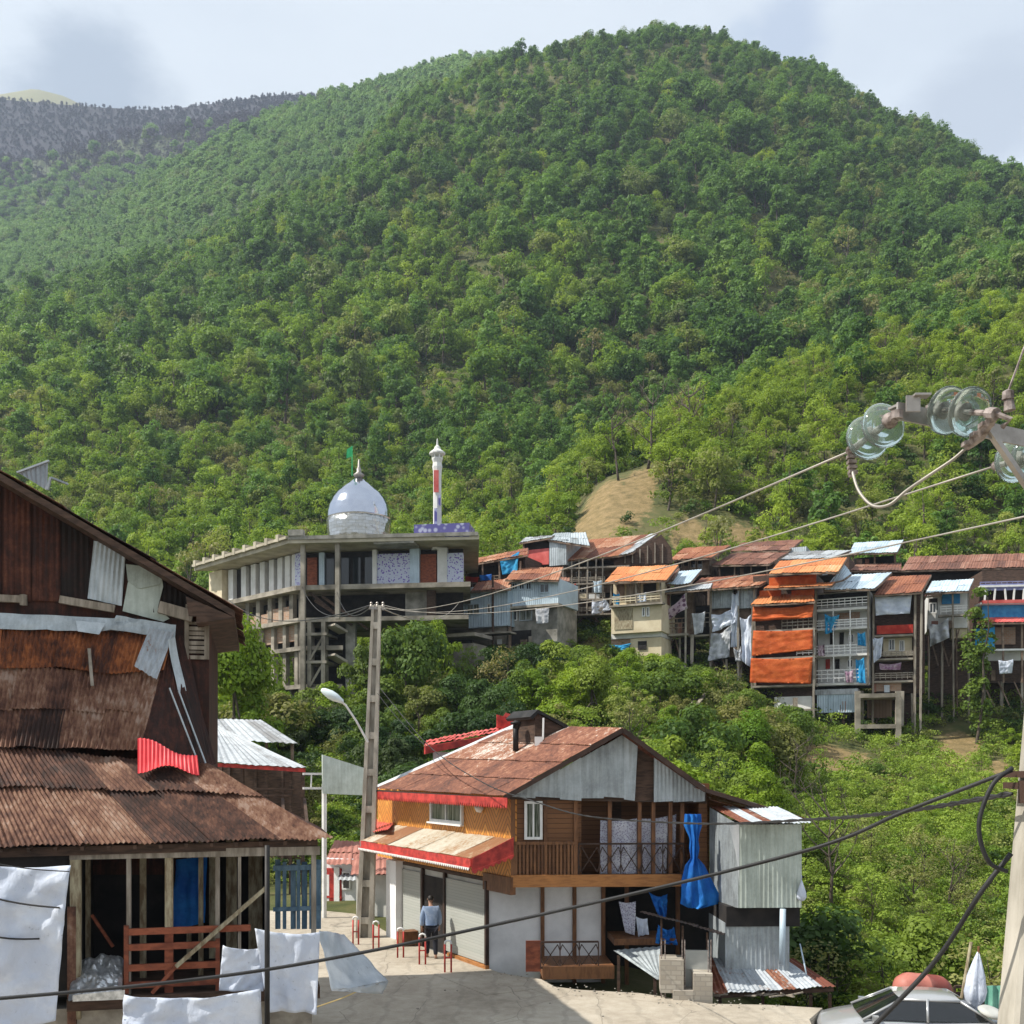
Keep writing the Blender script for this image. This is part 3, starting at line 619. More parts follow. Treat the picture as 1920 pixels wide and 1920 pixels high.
fs_ = np.where(d > 455, np.minimum(fs_, rs.uniform(.7, 1.12, len(FP))), fs_)
# kinds: 0-3 high forest, 4-7 valley (lighter), 8-9 dry / barely leafed
low = np.clip((395 - d) / 180 - np.clip((px - 850) / 700, 0, 1) * .62 + 1.3 * smooth_noise(FP[:, 0] / 26, FP[:, 1] / 30, 33), 0.03, 0.95); u = rs.uniform(0, 1, len(FP))  # darker kinds right, lighter lower left: cloud shade and sun put into leaf colour
idx = np.where(u < low, 4 + rs.randint(0, 4, len(FP)), rs.randint(0, 4, len(FP))); idx = np.where((spur & (u < .86)) | (~spur & (rs.uniform(0, 1, len(FP)) < np.clip((300 - d) / 240, 0, .5) * np.clip((1300 - px) / 500, 0.15, 1) + .04)), 10 + rs.randint(0, 3, len(FP)), idx)
dry = rs.uniform(0, 1, len(FP)) < np.where(d < 300, 0.14, 0.04); idx = np.where(dry, 8 + rs.randint(0, 2, len(FP)), idx)
shapes = [(9.5, 7.4, 7.6, 22), (11.5, 5.6, 10.0, 24), (8.5, 8.2, 6.6, 22), (10.5, 5.0, 9.2, 20), (8.6, 6.4, 7.0, 20), (7.4, 7.2, 5.6, 20), (10, 4.8, 8.6, 20), (8, 5.8, 6.4, 18), (8.4, 5.0, 6.2, 10), (7.2, 5.2, 5.4, 9), (8.2, 6.2, 7.0, 20), (9.6, 5.2, 8.4, 22), (7.4, 6.8, 5.8, 18)]
PL = []
for q, (h, cw, ch, nc) in enumerate(shapes):
    PL.append(make_plant(100 + q, h, cw, ch, nc, [1800, 1800, 1800, 1600, 1700, 1700, 1600, 1600, 420, 380, 2200, 2200, 2100][q], [0.28, 0.28, 0.28, 0.27, 0.24, 0.24, 0.22, 0.22, 0.2, 0.2, .17, .17, .17][q], cr=.25, limbs=[4, 4, 4, 4, 5, 5, 5, 5, 8, 8, 8, 8, 8][q]))
LM = [M['leaf_forest']] * 4 + [M['leaf_valley']] * 4 + [M['leaf_dry']] * 2 + [M['leaf_spur']] * 3
PROTO = [plant_object(p, 'forest kind %02d' % q, LM[q], M['bark']) for q, p in enumerate(PL)]
KINDS = [PlantKind(p, LM[q]) for q, p in enumerate(PL)]
py = HY - (FZ + 4 - EZ) / d * F; inview = (px > 10) & (px < 1910) & (d < 300)
size = fs_ / d; order = np.argsort(-np.where(inview, size, 0))
# those in front of the hill but hidden by the houses are left to the mass
hid = ((px < 430) & (py > 870 + 0.6 * px)) | ((px > 380) & (px < 880) & (py > 1010)) | ((px >= 880) & (py > 1020))
cand = [i for i in order if inview[i] and not hid[i]][:288]
NAME = ['broadleaf_tree'] * 4 + ['broadleaf_tree'] * 4 + ['sparse_tree'] * 2 + ['broadleaf_tree'] * 3
LAB = ['dark green broadleaf tree in the forest on the hillside'] * 4 + ['yellow-green broadleaf tree on the lower slope above the village'] * 4 + ['thin olive brown tree with few leaves on the hillside'] * 2 + ['light green tree on the hillside'] * 3
LAB2 = ['dark green tree on the near spur above the village roofs'] * 4 + ['mid green tree on the near spur above the village roofs'] * 4 + ['thin half bare tree on the near spur above the village roofs'] * 2 + ['light yellow-green spring tree on the near spur above the village roofs'] * 3
ch_ = set(cand)
for i in cand:
    q = int(idx[i]); sp_ = bool(spur[i])
    KINDS[q].place(NAME[q], (float(FP[i, 0]), float(d[i]), float(FZ[i])), rs.uniform(0, 6.28), (float(fs_[i]) * rs.uniform(.9, 1.1), float(fs_[i]) * rs.uniform(.9, 1.1), float(fs_[i]) * rs.uniform(0.85, 1.2)), (LAB2 if sp_ else LAB)[q], 'tree', 'trees on the near spur' if sp_ else 'trees on the wooded hillside')
rest = np.array([i for i in range(len(FP)) if i not in ch_])
sv = np.stack([fs_[rest] * rs.uniform(.88, 1.12, len(rest)), fs_[rest] * rs.uniform(.88, 1.12, len(rest)), fs_[rest] * rs.uniform(0.85, 1.25, len(rest))], 1)
scatter('forest', np.stack([FP[rest, 0], d[rest], FZ[rest] - 0.3], 1), sv, rs.uniform(0, 6.28, len(rest)), idx[rest], PROTO, 'dense green forest covering the big hill', 'forest')

# --- farther ridges: spur, middle ridge and the high bare mountain
def ridge(name, sky, dist, depth_front, base_py, mat, label, lift=0.0, seed=0, rough=6.0, px0=-500, px1=1250, rows=26):
    X = np.linspace(px0, px1, 120); K = np.array(sorted(sky)); top = np.interp(X, K, [sky[k] for k in sorted(sky)]) + lift
    bb = np.interp(X, sorted(base_py), [base_py[k] for k in sorted(base_py)])
    V = np.linspace(0, 1, rows); xs = []; ys = []; zs = []
    for v in V:
        dd = dist - depth_front * (1 - v); zt = EZ - (top - HY) / F * dist; zb = EZ - (bb - HY) / F * (dist - depth_front)
        z = zb * (1 - v) + zt * v; x = (X - 960) / F * dd
        z = z + rough * np.sin(v * math.pi) * smooth_noise(x / 60 + seed, np.full_like(x, dd) / 60, seed)
        xs.append(x); ys.append(np.full_like(x, dd)); zs.append(z)
    for kx, dz in ((120, -0.45), (300, -0.8)):
        xs.append((X - 960) / F * (dist + kx)); ys.append(np.full_like(X, dist + kx)); zs.append(zs[rows - 1] + dz * kx * 0.7)
    A, B, C = np.array(xs), np.array(ys), np.array(zs)
    o = grid_mesh(name, A, B, C, mat); tag(o, label, 'hill', kind='structure'); return A, B, C
def on_grid(G, n, seed, rows=26):
    r = np.random.RandomState(seed); A, B, C = G; m, k = A.shape; m = rows + 1
    i = r.uniform(0, m - 1.001, n); j = r.uniform(0, k - 1.001, n); a = i.astype(int); b_ = j.astype(int); u = (i - a)[:, None]; v = (j - b_)[:, None]
    T = np.stack([A, B, C], -1); return (T[a, b_] * (1 - u) + T[a + 1, b_] * u) * (1 - v) + (T[a, b_ + 1] * (1 - u) + T[a + 1, b_ + 1] * u) * v
m, nt, b = newmat('far_hill', 0.95); nt.links.new(mixc(nt, nz(nt, pos(nt), 0.03), (0.045, 0.065, 0.035), (0.09, 0.11, 0.055)), b.inputs['Base Color'])
m, nt, b = newmat('bare_ridge_haze', 0.95); nt.links.new(mixc(nt, mrange(nt, nz(nt, pos(nt), 0.02, 8, 0.7), 0.35, 0.65), (0.016, 0.016, 0.026), (0.034, 0.031, 0.046)), b.inputs['Base Color'])  # bare slope with the blue of distant haze mixed into its colour
m, nt, b = newmat('grass_mountain', 0.95); nt.links.new(mixc(nt, mrange(nt, nz(nt, pos(nt), 0.004, 6, 0.6), 0.35, 0.65), (0.11, 0.12, 0.06), (0.17, 0.165, 0.085)), b.inputs['Base Color'])
G1 = ridge('side_ridge', {-500: 520, 0: 445, 130: 412, 230: 385, 300: 340, 400: 285, 520: 228, 620: 196, 700: 178, 760: 160, 850: 132, 900: 128, 1000: 130, 1250: 140}, 760, 210, {-500: 640, 0: 600, 300: 500, 600: 370, 800: 220, 900: 180, 1250: 150}, M['far_hill'], 'paler wooded ridge behind the left of the hill', 2, 41)
G2 = ridge('middle_ridge', {-500: 330, 0: 285, 120: 262, 200: 238, 300: 226, 420: 205, 520: 192, 620: 190, 760: 190, 1250: 200}, 1000, 190, {-500: 560, 0: 500, 300: 430, 600: 260, 800: 240, 1250: 240}, M['far_hill'], 'dark wooded ridge in the left distance', 27, 43, 10)
G3 = ridge('high_ridge', {-500: 240, -100: 190, 0: 186, 130: 197, 200: 202, 300: 207, 420: 192, 500: 180, 560: 177, 640: 184, 800: 200, 1250: 215}, 1300, 280, {-500: 480, 0: 430, 300: 400, 600: 320, 1250: 330}, M['bare_ridge_haze'], 'purple leafless ridge on the left skyline', 0, 47, 12)
G4 = ridge('grassy_summit', {-500: 260, -120: 196, 0: 177, 65: 166, 120: 180, 160: 200, 400: 260, 1250: 330}, 1700, 300, {-500: 300, 0: 240, 200: 240, 1250: 340}, M['grass_mountain'], 'bald olive green summit at the far left', 0, 49, 8)
PR2 = [plant_object(PL[q], 'ridge kind %d' % q, M['leaf_high'], M['bark']) for q in (0, 1, 2, 3)]
PR3 = [plant_object(PL[q], 'bare kind %d' % q, M['leaf_bare_haze'] if 'leaf_bare_haze' in M else foliage('leaf_bare_haze', (0.045, 0.038, 0.066), (0.09, 0.076, 0.125), (0.07, 0.065, 0.08), 0.15), M['bark']) for q in (0, 1, 3, 9)]  # leafless purple, with haze blue mixed into the leaf colour
PRM = [plant_object(PL[q], 'mixed ridge kind %d' % q, M['leaf_high'] if q < 8 else M['leaf_bare_haze'], M['bark']) for q in (0, 1, 2, 3, 8, 9)]
for G, n, nm, sc0, pr, lab in ((G1, 4200, 'ridge_forest', 1.15, PR2, 'hazy green forest on the ridge behind the hill'), (G2, 5600, 'valley_forest', 1.25, PRM, 'blue-green forest on the distant ridge'), (G3, 17000, 'leafless_forest', 0.42, PR3, 'purple leafless forest along the left skyline')):
    q = on_grid(G, n, n); r = np.random.RandomState(n)
    scatter(nm, q, sc0 * r.uniform(0.75, 1.25, n), r.uniform(0, 6.28, n), (r.randint(0, len(pr), n) if nm != 'valley_forest' else np.where(r.uniform(0, 1, n) < np.clip((q[:, 2] - 430) / 160, .05, .95), 4 + r.randint(0, 2, n), r.randint(0, 4, n))), pr, lab, 'forest')

# haze
mb = MB(); mb.box((0, 860, 574), (3300, 2360, 1160))
hz = bpy.data.materials.new('haze_air'); hz.use_nodes = True; nt = hz.node_tree; nt.nodes.clear()
pv = nd(nt, 'ShaderNodeVolumePrincipled', {'Color': (0.66, 0.80, 1.0, 1), 'Density': 0.00016, 'Anisotropy': 0.2})
nt.links.new(pv.outputs[0], nd(nt, 'ShaderNodeOutputMaterial').inputs['Volume'])
hzo = mb.build('haze', hz); tag(hzo, 'thin blue haze filling the valley air', 'haze', kind='stuff')
# ------------------------------------------------------------------ old timber house on the left (rusty apron roof, porch)
LH = thing('timber_house', 'old timber house with rusty brown corrugated apron roof and open porch', 'house', P(200, 1900, 20.5))
TH = R(14); LU = Vector((math.cos(TH), math.sin(TH), 0)); LV = Vector((-math.sin(TH), math.cos(TH), 0)); Zv = Vector((0, 0, 1))
gab = Fac(390, 21.5, -14)                       # gable wall plane, right end farther
mb = MB()
wallp = [(-420, 1640), (392, 1640), (392, 1178), (392, 1128), (-255, 742), (-420, 840)]
mb.prism([gab.pt(x, y, 0.0) for x, y in wallp], -gab.n * 0.18)
mb.frame(gab.pt(392, 1640, -0.18) - LU * 0.18, gab.u, -gab.n, 0.18, gab.pt(392, 1128).z - gab.pt(392, 1640).z, 0, 5.0)
mb.build('wall', M['dark_rust'], LH)
# sheet cladding on the gable: rust panels, grey patches
rn = random.Random(5)
for (x0, x1, t) in ((-300, -150, .3), (-148, 2, .55), (4, 58, .75), (60, 112, .62), (114, 168, .2), (262, 300, .25), (303, 372, .12)):
    def topy(x): return 742 + (x + 255) * (1128 - 742) / 647.0 + 14
    mb = MB(); mb.corr(gab.pt(x0, topy(x0), .03), gab.pt(x1, topy(x1), .03), gab.pt(x1, 1150 if x1 > 200 else 1128, .04), gab.pt(x0, 1146 if x0 > 200 else 1126, .04), 0.12, 0.012, t, 3, 0.05, x0)
    mb.build('gable_cladding', M['dark_rust'], LH)
mb = MB(); mb.corr(gab.pt(176, 1014, .07), gab.pt(236, 1030, .06), gab.pt(228, 1136, .09), gab.pt(164, 1122, .10), 0.09, 0.010, 0.75, 4, 0.05, 2)
tag(mb.build('patch_sheet', M['zinc'], LH), 'pale grey corrugated patch on the dark gable')
mb = MB(); mb.prism([gab.pt(x, y, .05) for x, y in ((240, 1092), (258, 1078), (278, 1086), (303, 1078), (306, 1100), (296, 1140), (318, 1160), (306, 1166), (230, 1146))], gab.n * .02)
mb.prism([gab.pt(x, y, .08) for x, y in ((236, 1058), (270, 1062), (306, 1080), (300, 1096), (262, 1104), (240, 1090))], gab.n * .02, .2)
tag(mb.build('torn_sheet', M['zinc_green'], LH), 'torn grey sheet patched onto the dark gable')
mb = MB()
mb.beam(gab.pt(-300, 1108, .12), gab.pt(45, 1124, .12), .12, .14); mb.beam(gab.pt(112, 1124, .12), gab.pt(215, 1142, .12), .12, .15); mb.beam(gab.pt(298, 1138, .14), gab.pt(362, 1156, .14), .14, .24)
mb.beam(gab.pt(348, 1143, .10), gab.pt(432, 1146, .05), .16, .2); mb.beam(gab.pt(44, 1115, .16), gab.pt(44, 1135, .16), .1, .1)
mb.build('wall_plate', M['wood_grey'], LH)
mb = MB()
for k, y in enumerate(range(1166, 1232, 9)): gab.bx(mb, 354, y, 383, y + (7 if k % 3 else 5), .02, .06 + .02 * (k % 2), rn.random())
gab.bx(mb, 346, 1158, 354, 1236, .02, .12, .2); gab.bx(mb, 383, 1158, 392, 1236, .02, .12, .1)
mb.build('louvre', M['wood_grey'], LH)
# main roof: thick timber verge, sheets on both slopes
r0 = gab.pt(-255, 735, .75); e0 = gab.pt(440, 1143, .75); l0 = r0 - LU * (e0 - r0).dot(LU) + Zv * (e0.z - r0.z)
mb = MB()
for a, b_ in ((r0, e0), (l0, r0)):
    nrm = (b_ - a).normalized().cross(LV); nrm = nrm if nrm.z > 0 else -nrm
    mb.prism([a - nrm * .14, b_ - nrm * .14, b_ - nrm * .02, a - nrm * .02], LV * 6.2)
mb.build('roof_deck', M['wood_dark'], LH)
mb = MB()
mb.sheets(r0 + Zv * .02, r0 + LV * 6.3 + Zv * .02, e0 + LV * 6.3 + LU * .06, e0 + LU * .06, 7, 4, .12, .012, 3); mb.sheets(r0 + LV * 6.3 + Zv * .02, r0 + Zv * .02, l0 - LU * .06, l0 + LV * 6.3 - LU * .06, 7, 4, .12, .012, 4)
mb.build('roof', M['rust_brown'], LH)
mb = MB(); mb.beam(e0 - LU * .03 - Zv * .10, e0 + LV * 6.2 - Zv * .10 - LU * .03, .05, .16); mb.prism([e0 - Zv * .16, e0 - Zv * .16 - LU * .9 + Zv * .0, e0 - Zv * .12 - LU * .95 + Zv * .35], LV * .05)
mb.prism([e0 - Zv * .3 - LU * .75, e0 - Zv * .17, e0 - LU * .75 - Zv * .12], LV * 5.9)
mb.build('eave_box', M['wood_dark'], LH)
# tin dormer flap standing on the ridge side
mb = MB(); D0 = 22.6
q = [P(32, 886, D0), P(88, 866, D0), P(90, 918, D0 + .1), P(88, 915, D0)]
mb.corr(P(34, 887, D0), P(90, 866, D0), P(89, 920, D0), P(40, 890, D0), .12, .01, .4); mb.beam(P(32, 886, D0 - .03), P(92, 864, D0 - .03), .05, .04, .8)
mb.beam(P(95, 895, D0), P(89, 918, D0), .05); mb.beam(P(95, 895, D0), P(128, 908, D0 + .2), .04)
mb.build('tin_flap', M['zinc'], LH)

# apron roof, steep upper part
G = gab.pt
def t_up(u, v, rn):
    return min(1, max(0, (0.54 - 0.26 * v) + rn.uniform(-.34, .30)))
UL, UR, UBR, UBL = G(-240, 1158, .12), G(322, 1188, .18), G(264, 1402, 1.25), G(-240, 1392, 1.25)
mb = MB(); mid = 0.36
ML, MR = UL.lerp(UBL, mid), UR.lerp(UBR, mid)
mb.sheets(UL, UR + LU * .05, MR + LU * .04, ML, 5, 1, .085, .022, 21, 0.05, .05, .10, lambda u, v, r: r.uniform(.3, .95))
tag(mb.build('upper_roof_sheet', M['rust_orange'], LH), 'bright orange rusted top course of the apron roof')
mb = MB(); mb.sheets(ML - gab.n * .03, MR - gab.n * .03, UBR, UBL, 6, 2, .085, .022, 22, 0.12, .06, .05, t_up)
mb.build('apron_roof', M['rust_brown'], LH)
mb = MB()   # flashing along the wall top
mb.patch(G(-240, 1138, .16), G(222, 1160, .2), G(222, 1184, .28), G(-240, 1176, .28), 30, 3, lambda u, v, n: n * .03 * mnoise.noise(Vector((u * 9, v * 3, 1))) + Zv * .05 * v * mnoise.noise(Vector((u * 14, 0, 5))), .6, .01)
mb.patch(G(218, 1154, .22), G(330, 1172, .24), G(328, 1198, .34), G(205, 1180, .34), 12, 3, lambda u, v, n: n * .04 * mnoise.noise(Vector((u * 5, v * 3, 4))), .45, .01)
mb.patch(G(142, 1164, .32), G(198, 1169, .32), G(186, 1190, .46), G(146, 1184, .44), 6, 2, None, .85, .01)
mb.build('flashing', M['zinc'], LH)
mb = MB()
mb.corr(G(280, 1178, .34), G(326, 1187, .34), G(294, 1274, .80), G(252, 1248, .78), .10, .018, .62, 4, .06, 6)
tag(mb.build('corner_sheet', M['zinc_rusty'], LH), 'silver and orange corner sheet at the top of the hip')
mb = MB(); mb.patch(G(315, 1200, .5), G(328, 1194, .42), G(348, 1296, .5), G(333, 1300, .6), 3, 6, lambda u, v, n: n * .03 * math.sin(v * 5), .7, .008)
mb.tube([G(318, 1290, .8), G(370, 1425, 1.2)], .018, 5, .8); mb.tube([G(335, 1295, .7), G(386, 1432, 1.1)], .018, 5, .8)
mb.build('hip_strip', M['zinc'], LH)
mb = MB()   # hip side
mb.corr(UR, G(345, 1192, .10), G(404, 1432, .06), G(374, 1446, 1.2), .10, .012, .42, 6, .05, 3); mb.corr(UR - LU * .02, UR, G(374, 1448, 1.2), G(264, 1404, 1.24), .10, .012, .5, 6, .04, 8)
mb.build('hip_side', M['dark_rust'], LH)
# flared skirt
SL, SR, SBR, SBL = G(-240, 1384, 1.22), G(388, 1432, 1.15), P(622, 1572, 19.28), P(-240, 1594, 17.25)
def t_sk(u, v, rn): return min(1, max(0, .38 + .26 * u + rn.uniform(-.32, .26)))
mb = MB()
k1 = .40; A1, B1 = SL.lerp(SBL, k1), SR.lerp(SBR, k1)
mb.sheets(SL, SR, B1, A1, 7, 1, .085, .022, 31, .2, .07, .05, t_sk); mb.sheets(A1 - Zv * .02, B1 - Zv * .02, SBR, SBL, 7, 1, .085, .022, 32, .05, .06, .0, t_sk)
mb.corr(B1, B1 + LV * 2.4 - LU * .2, SBR + LV * 3.4, SBR, .09, .01, .4); mb.corr(SR, SR + LV * 1.4, B1 + LV * 2.4 - LU * .2, B1, .09, .01, .4)
mb.build('skirt_roof', M['rust_brown'], LH)
mb = MB()
mb.patch(G(258, 1384, 1.34), G(370, 1420, 1.30), G(374, 1454, 1.50), G(258, 1450, 1.64), 96, 8, lambda u, v, n: n * .016 * math.sin(u * 15 * 6.283) + Zv * (v * v * .17 * math.sin(math.pi * u) ** 2) + gab.n * (v * .16 * math.sin(math.pi * u)) + Zv * (.05 * math.sin(u * 7) * (1 - v)), .7, .006)
tag(mb.build('red_sheet', M['red_sheet'], LH), 'bright red corrugated patch sheet')
mb = MB(); mb.beam(G(167, 1216, .52), G(173, 1286, .80), .06, .02); mb.build('batten', M['wood_grey'], LH)
mb = MB()  # eave beam and rafters under the skirt
ev = [SBL, SBR]
mb.beam(SBL - Zv * .12 + LV * .25, SBR - Zv * .12 + LV * .25 - LU * .25, .12, .16)
for k in range(17):
    a = SBL.lerp(SBR - LU * .2, (k + .5) / 17); mb.beam(a - Zv * .07, a - Zv * .07 + LV * 1.9 + Zv * .75, .06, .08)
mb.build('rafter', M['wood_dark'], LH)
# porch
por = Fac(0, 18.05, -14)
zf = por.pt(300, 1862).z; zt = SBL.z - .16
mb = MB()
por.bz(mb, 125, 600, zf - .22, zf, -3.0, .15); mb.build('porch_floor', M['wood_dark'], LH)
mb = MB(); por.bz(mb, -180, 585, -.6, zf - .22, -3.4, -.1); mb.build('stone_base', M['stone'], LH)
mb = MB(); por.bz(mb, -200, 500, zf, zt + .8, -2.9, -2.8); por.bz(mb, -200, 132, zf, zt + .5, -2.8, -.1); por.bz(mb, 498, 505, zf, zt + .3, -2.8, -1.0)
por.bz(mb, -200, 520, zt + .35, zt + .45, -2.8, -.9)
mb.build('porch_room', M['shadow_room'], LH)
mb = MB()
for (x, w, mat_) in ((160, 9, 0), (262, 12, 0), (372, 9, 0)): por.bz(mb, x, x + w, zf, zt + .2, -1.6, -1.5, .2)
for (x, w) in ((392, 16), (424, 10), (432, 12), (466, 14), (480, 12), (350, 8)): por.bz(mb, x, x + w, zf + .2, zt + .2, -2.4, -2.2, .4)
mb.build('inner_post', M['wood_mossy'], LH)
for (x, w, mt, nm) in ((131, 20, 'wood_mossy', 'corner'), (237, 8, 'wood_grey', ''), (309, 15, 'wood_mossy', ''), (404, 8, 'wood_grey', ''), (446, 6, 'wood_grey', ''), (584, 9, 'wood_grey', '')):
    mb = MB(); por.bz(mb, x, x + w, zf - (.4 if x < 150 else 0), zt, -.14, 0, .5); o = mb.build('post', M[mt], LH)
    if x == 309: tag(o, 'porch post with peeling yellow paint, red at the foot')
mb = MB(); por.bz(mb, 308.5, 324.5, zf - .05, por.pt(316, 1740).z, -.15, .012); mb.build('post_foot', M['wood_red'], LH)
mb = MB(); por.bz(mb, 126, 142, zf - .8, por.pt(134, 1700).z, -.1, .03); tag(mb.build('sheet_edge', M['rust_brown'], LH), 'rusty corner strip beside the white tarpaulin')
mb = MB(); por.bz(mb, 130, 600, zt - .1, zt + .06, -.12, .02); mb.build('eave_beam', M['wood_grey'], LH)
mb = MB()
for (y0, y1) in ((1738, 1750), (1768, 1780), (1806, 1818), (1838, 1850)): por.bx(mb, 236, y0, 470 if y0 < 1740 else 412, y1, -.03, .05, rn.random())
por.bx(mb, 232, 1736, 241, 1864, -.04, .06, .3); por.bx(mb, 404, 1760, 412, 1862, -.04, .04, .3)
mb.build('railing', M['wood_red'], LH)
mb = MB(); mb.beam(por.pt(498, 1665, .12), por.pt(330, 1812, .16), .12, .07); mb.build('brace', M['wood_mossy'], LH)
mb = MB(); mb.beam(por.pt(335, 1806, .10), por.pt(285, 1862, .14), .1, .06); mb.beam(por.pt(172, 1715, -.9), por.pt(212, 1775, -.9), .07, .05); mb.build('broken_board', M['wood_red'], LH)
mb = MB()
for k, x in enumerate((516, 530, 545, 556, 566, 580, 592)): por.bx(mb, x, 1612 + (k % 3) * 4, x + (7 if k % 2 else 10), 1742, -.9 + .06 * (k % 2), -.85 + .06 * (k % 2), rn.random())
por.bx(mb, 512, 1622, 600, 1632, -.8, -.76); por.bx(mb, 512, 1700, 600, 1708, -.8, -.76)
tag(mb.build('slat_screen', M['blue_slat'], LH), 'blue-grey upright slats at the far end of the porch')
mb = MB(); mb.patch(por.pt(330, 1612, -2.2), por.pt(388, 1606, -2.0), por.pt(384, 1730, -1.9), por.pt(322, 1745, -2.1), 14, 14, lambda u, v, n: n * .12 * mnoise.noise(Vector((u * 4, v * 3, 7))))
tag(mb.build('blue_tarpaulin', M['tarp_blue'], smooth=True), 'dark blue tarpaulin hanging inside the shadowed porch', 'tarpaulin')
# foil heap on the porch
rnp = random.Random(8); mb = MB()
def heap(u, v, n):
    e = math.sin(math.pi * min(1, max(0, u))) ** .5 * (1 - v ** 3)
    return Vector((0, 0, 0)) + n * .0 + Zv * 0 + por.n * (.45 * v) + Zv * (.14 * e + .10 * e * mnoise.noise(Vector((u * 6, v * 4, 2))) + .022 * mnoise.noise(Vector((u * 18, v * 12, 5))))
mb.patch(por.pt(136, 1812, -.5), por.pt(232, 1800, -.4), por.pt(234, 1856, .05), por.pt(136, 1866, .05), 40, 30, heap)
mb.patch(por.pt(136, 1866, .5), por.pt(234, 1856, .5), por.pt(234, 1874, .5), por.pt(136, 1878, .5), 8, 3)
tag(mb.build('foil_sheet', M['foil']), 'crumpled silver foil sheeting heaped on the porch floor', 'foil sheet')

def hang(fac, TL, TR, BR, BL, mat, name, label, cat='tarpaulin', o=0.0, wav=.06, seed=0, nu=24, nv=24, group=None, folds=3.0):
    """a hung cloth with vertical folds and sag, corners given as photo pixels on a facade plane"""
    mb = MB()
    def fn(u, v, n):
        return n * wav * (1.2 * mnoise.noise(Vector((u * folds, v * 1.2 + seed, seed * 2.3))) + .5 * v * math.sin(u * folds * 4 + seed) + .5 * mnoise.noise(Vector((u * 6 + v * 5, v * 4 - u * 2, seed))) - .5 * abs(mnoise.noise(Vector((u * 4 - v * 5, v * 3, seed + 9))))) - Zv * (wav * .8 * math.sin(math.pi * u) * (1 - v))
    mb.patch(fac.pt(*TL, o), fac.pt(*TR, o), fac.pt(*BR, o), fac.pt(*BL, o), nu, nv, fn, None, .006)
    return tag(mb.build(name, M[mat], smooth=True), label, cat, group)
t1 = Fac(0, 16.9, -10)
hang(t1, (-160, 1588), (134, 1622), (106, 1912), (-160, 1990), 'tarp_white', 'white_tarpaulin', 'big white tarpaulin roped round the left end of the porch', wav=.2, seed=3, folds=2, nu=40, nv=50)
for k, (a, b_) in enumerate((((-40, 1676), (112, 1702)), ((-40, 1750), (74, 1760)), ((-40, 1612), (130, 1634)))):
    mb = MB(); p0, p1 = t1.pt(*a, .16), t1.pt(*b_, .14); mb.tube([p0.lerp(p1, q / 8) - Zv * .04 * math.sin(math.pi * q / 8) for q in range(9)], .016 if k < 2 else .01, 5)
    tag(mb.build('rope', M['cable_black']), ['upper black rope tied across the big white tarpaulin', 'short lower black rope across the big white tarpaulin', 'thin dark cord along the top of the big white tarpaulin'][k], 'rope')
t2 = Fac(480, 18.0, -8)
hang(t2, (478, 1740), (600, 1748), (594, 1900), (504, 1896), 'tarp_white', 'white_sheet', 'white sheet hanging behind the thin black pole', 'sheet', .0, .08, 5)
hang(t2, (418, 1772), (500, 1776), (494, 1858), (410, 1858), 'tarp_white', 'white_sheet', 'square white sheet hanging over the porch railing', 'sheet', -.05, .07, 7)
hang(t2, (232, 1866), (490, 1852), (492, 2010), (226, 2010), 'tarp_white', 'white_sheet', 'wide white sheet stretched below the porch railing', 'sheet', .25, .14, 9)
mb = MB(); A_, B_, C_, D_ = P(598, 1744, 18.2), P(645, 1752, 19.6), P(728, 1840, 19.4), P(622, 1858, 18.0)
mb.patch(A_, B_, C_, D_, 26, 26, lambda u, v, n: -Zv * (.22 * math.sin(math.pi * v) * math.sin(math.pi * u)) + n * .06 * mnoise.noise(Vector((u * 4, v * 3, 3))), None, .004)
mb.patch(D_, C_, C_ - Zv * .22 + Vector((-.1, -.1, 0)), D_.lerp(C_, .25) - Zv * .06, 12, 4, lambda u, v, n: n * .05 * mnoise.noise(Vector((u * 6, v * 3, 3))), None, .004)
tag(mb.build('plastic_awning', M['plastic_film'], smooth=True), 'sagging translucent plastic awning over the road edge', 'awning')
mb = MB(); q = [P(588, 1890, 18.4), P(640, 1872, 18.4), P(690, 1850, 19.2), P(722, 1842, 19.4)]; mb.tube(q, .012, 5); tag(mb.build('rope', M['rope_yellow']), 'yellow cord holding the sagging plastic awning', 'rope')
mb = MB(); a = P(501, 1585, 17.7); mb.tube([a, Vector((a.x, a.y, 0))], .045, 10); tag(mb.build('thin_pole', M['iron_black'], smooth=True), 'thin black iron pole standing in front of the porch', 'pole')
# ------------------------------------------------------------------ two storey house with shop in the middle
FA = Fac(910, 28.16, 60)         # shop side, turned to the left
FB = Fac(958, 27.0, -3)          # balcony side
CH = thing('shop_house', 'two storey house with rusty roof, orange wood cladding and corner shop', 'house', (0.8, 29.5, 0))
uA, nA, uB, nB = FA.u, FA.n, FB.u, FB.n
cU = FB.pt(958, HY)              # upper corner in plan
zF = FB.pt(1100, 1652).z         # balcony floor underside
zE = FB.pt(955, 1492).z          # eave
def pl(v, z): return Vector((v.x, v.y, z))
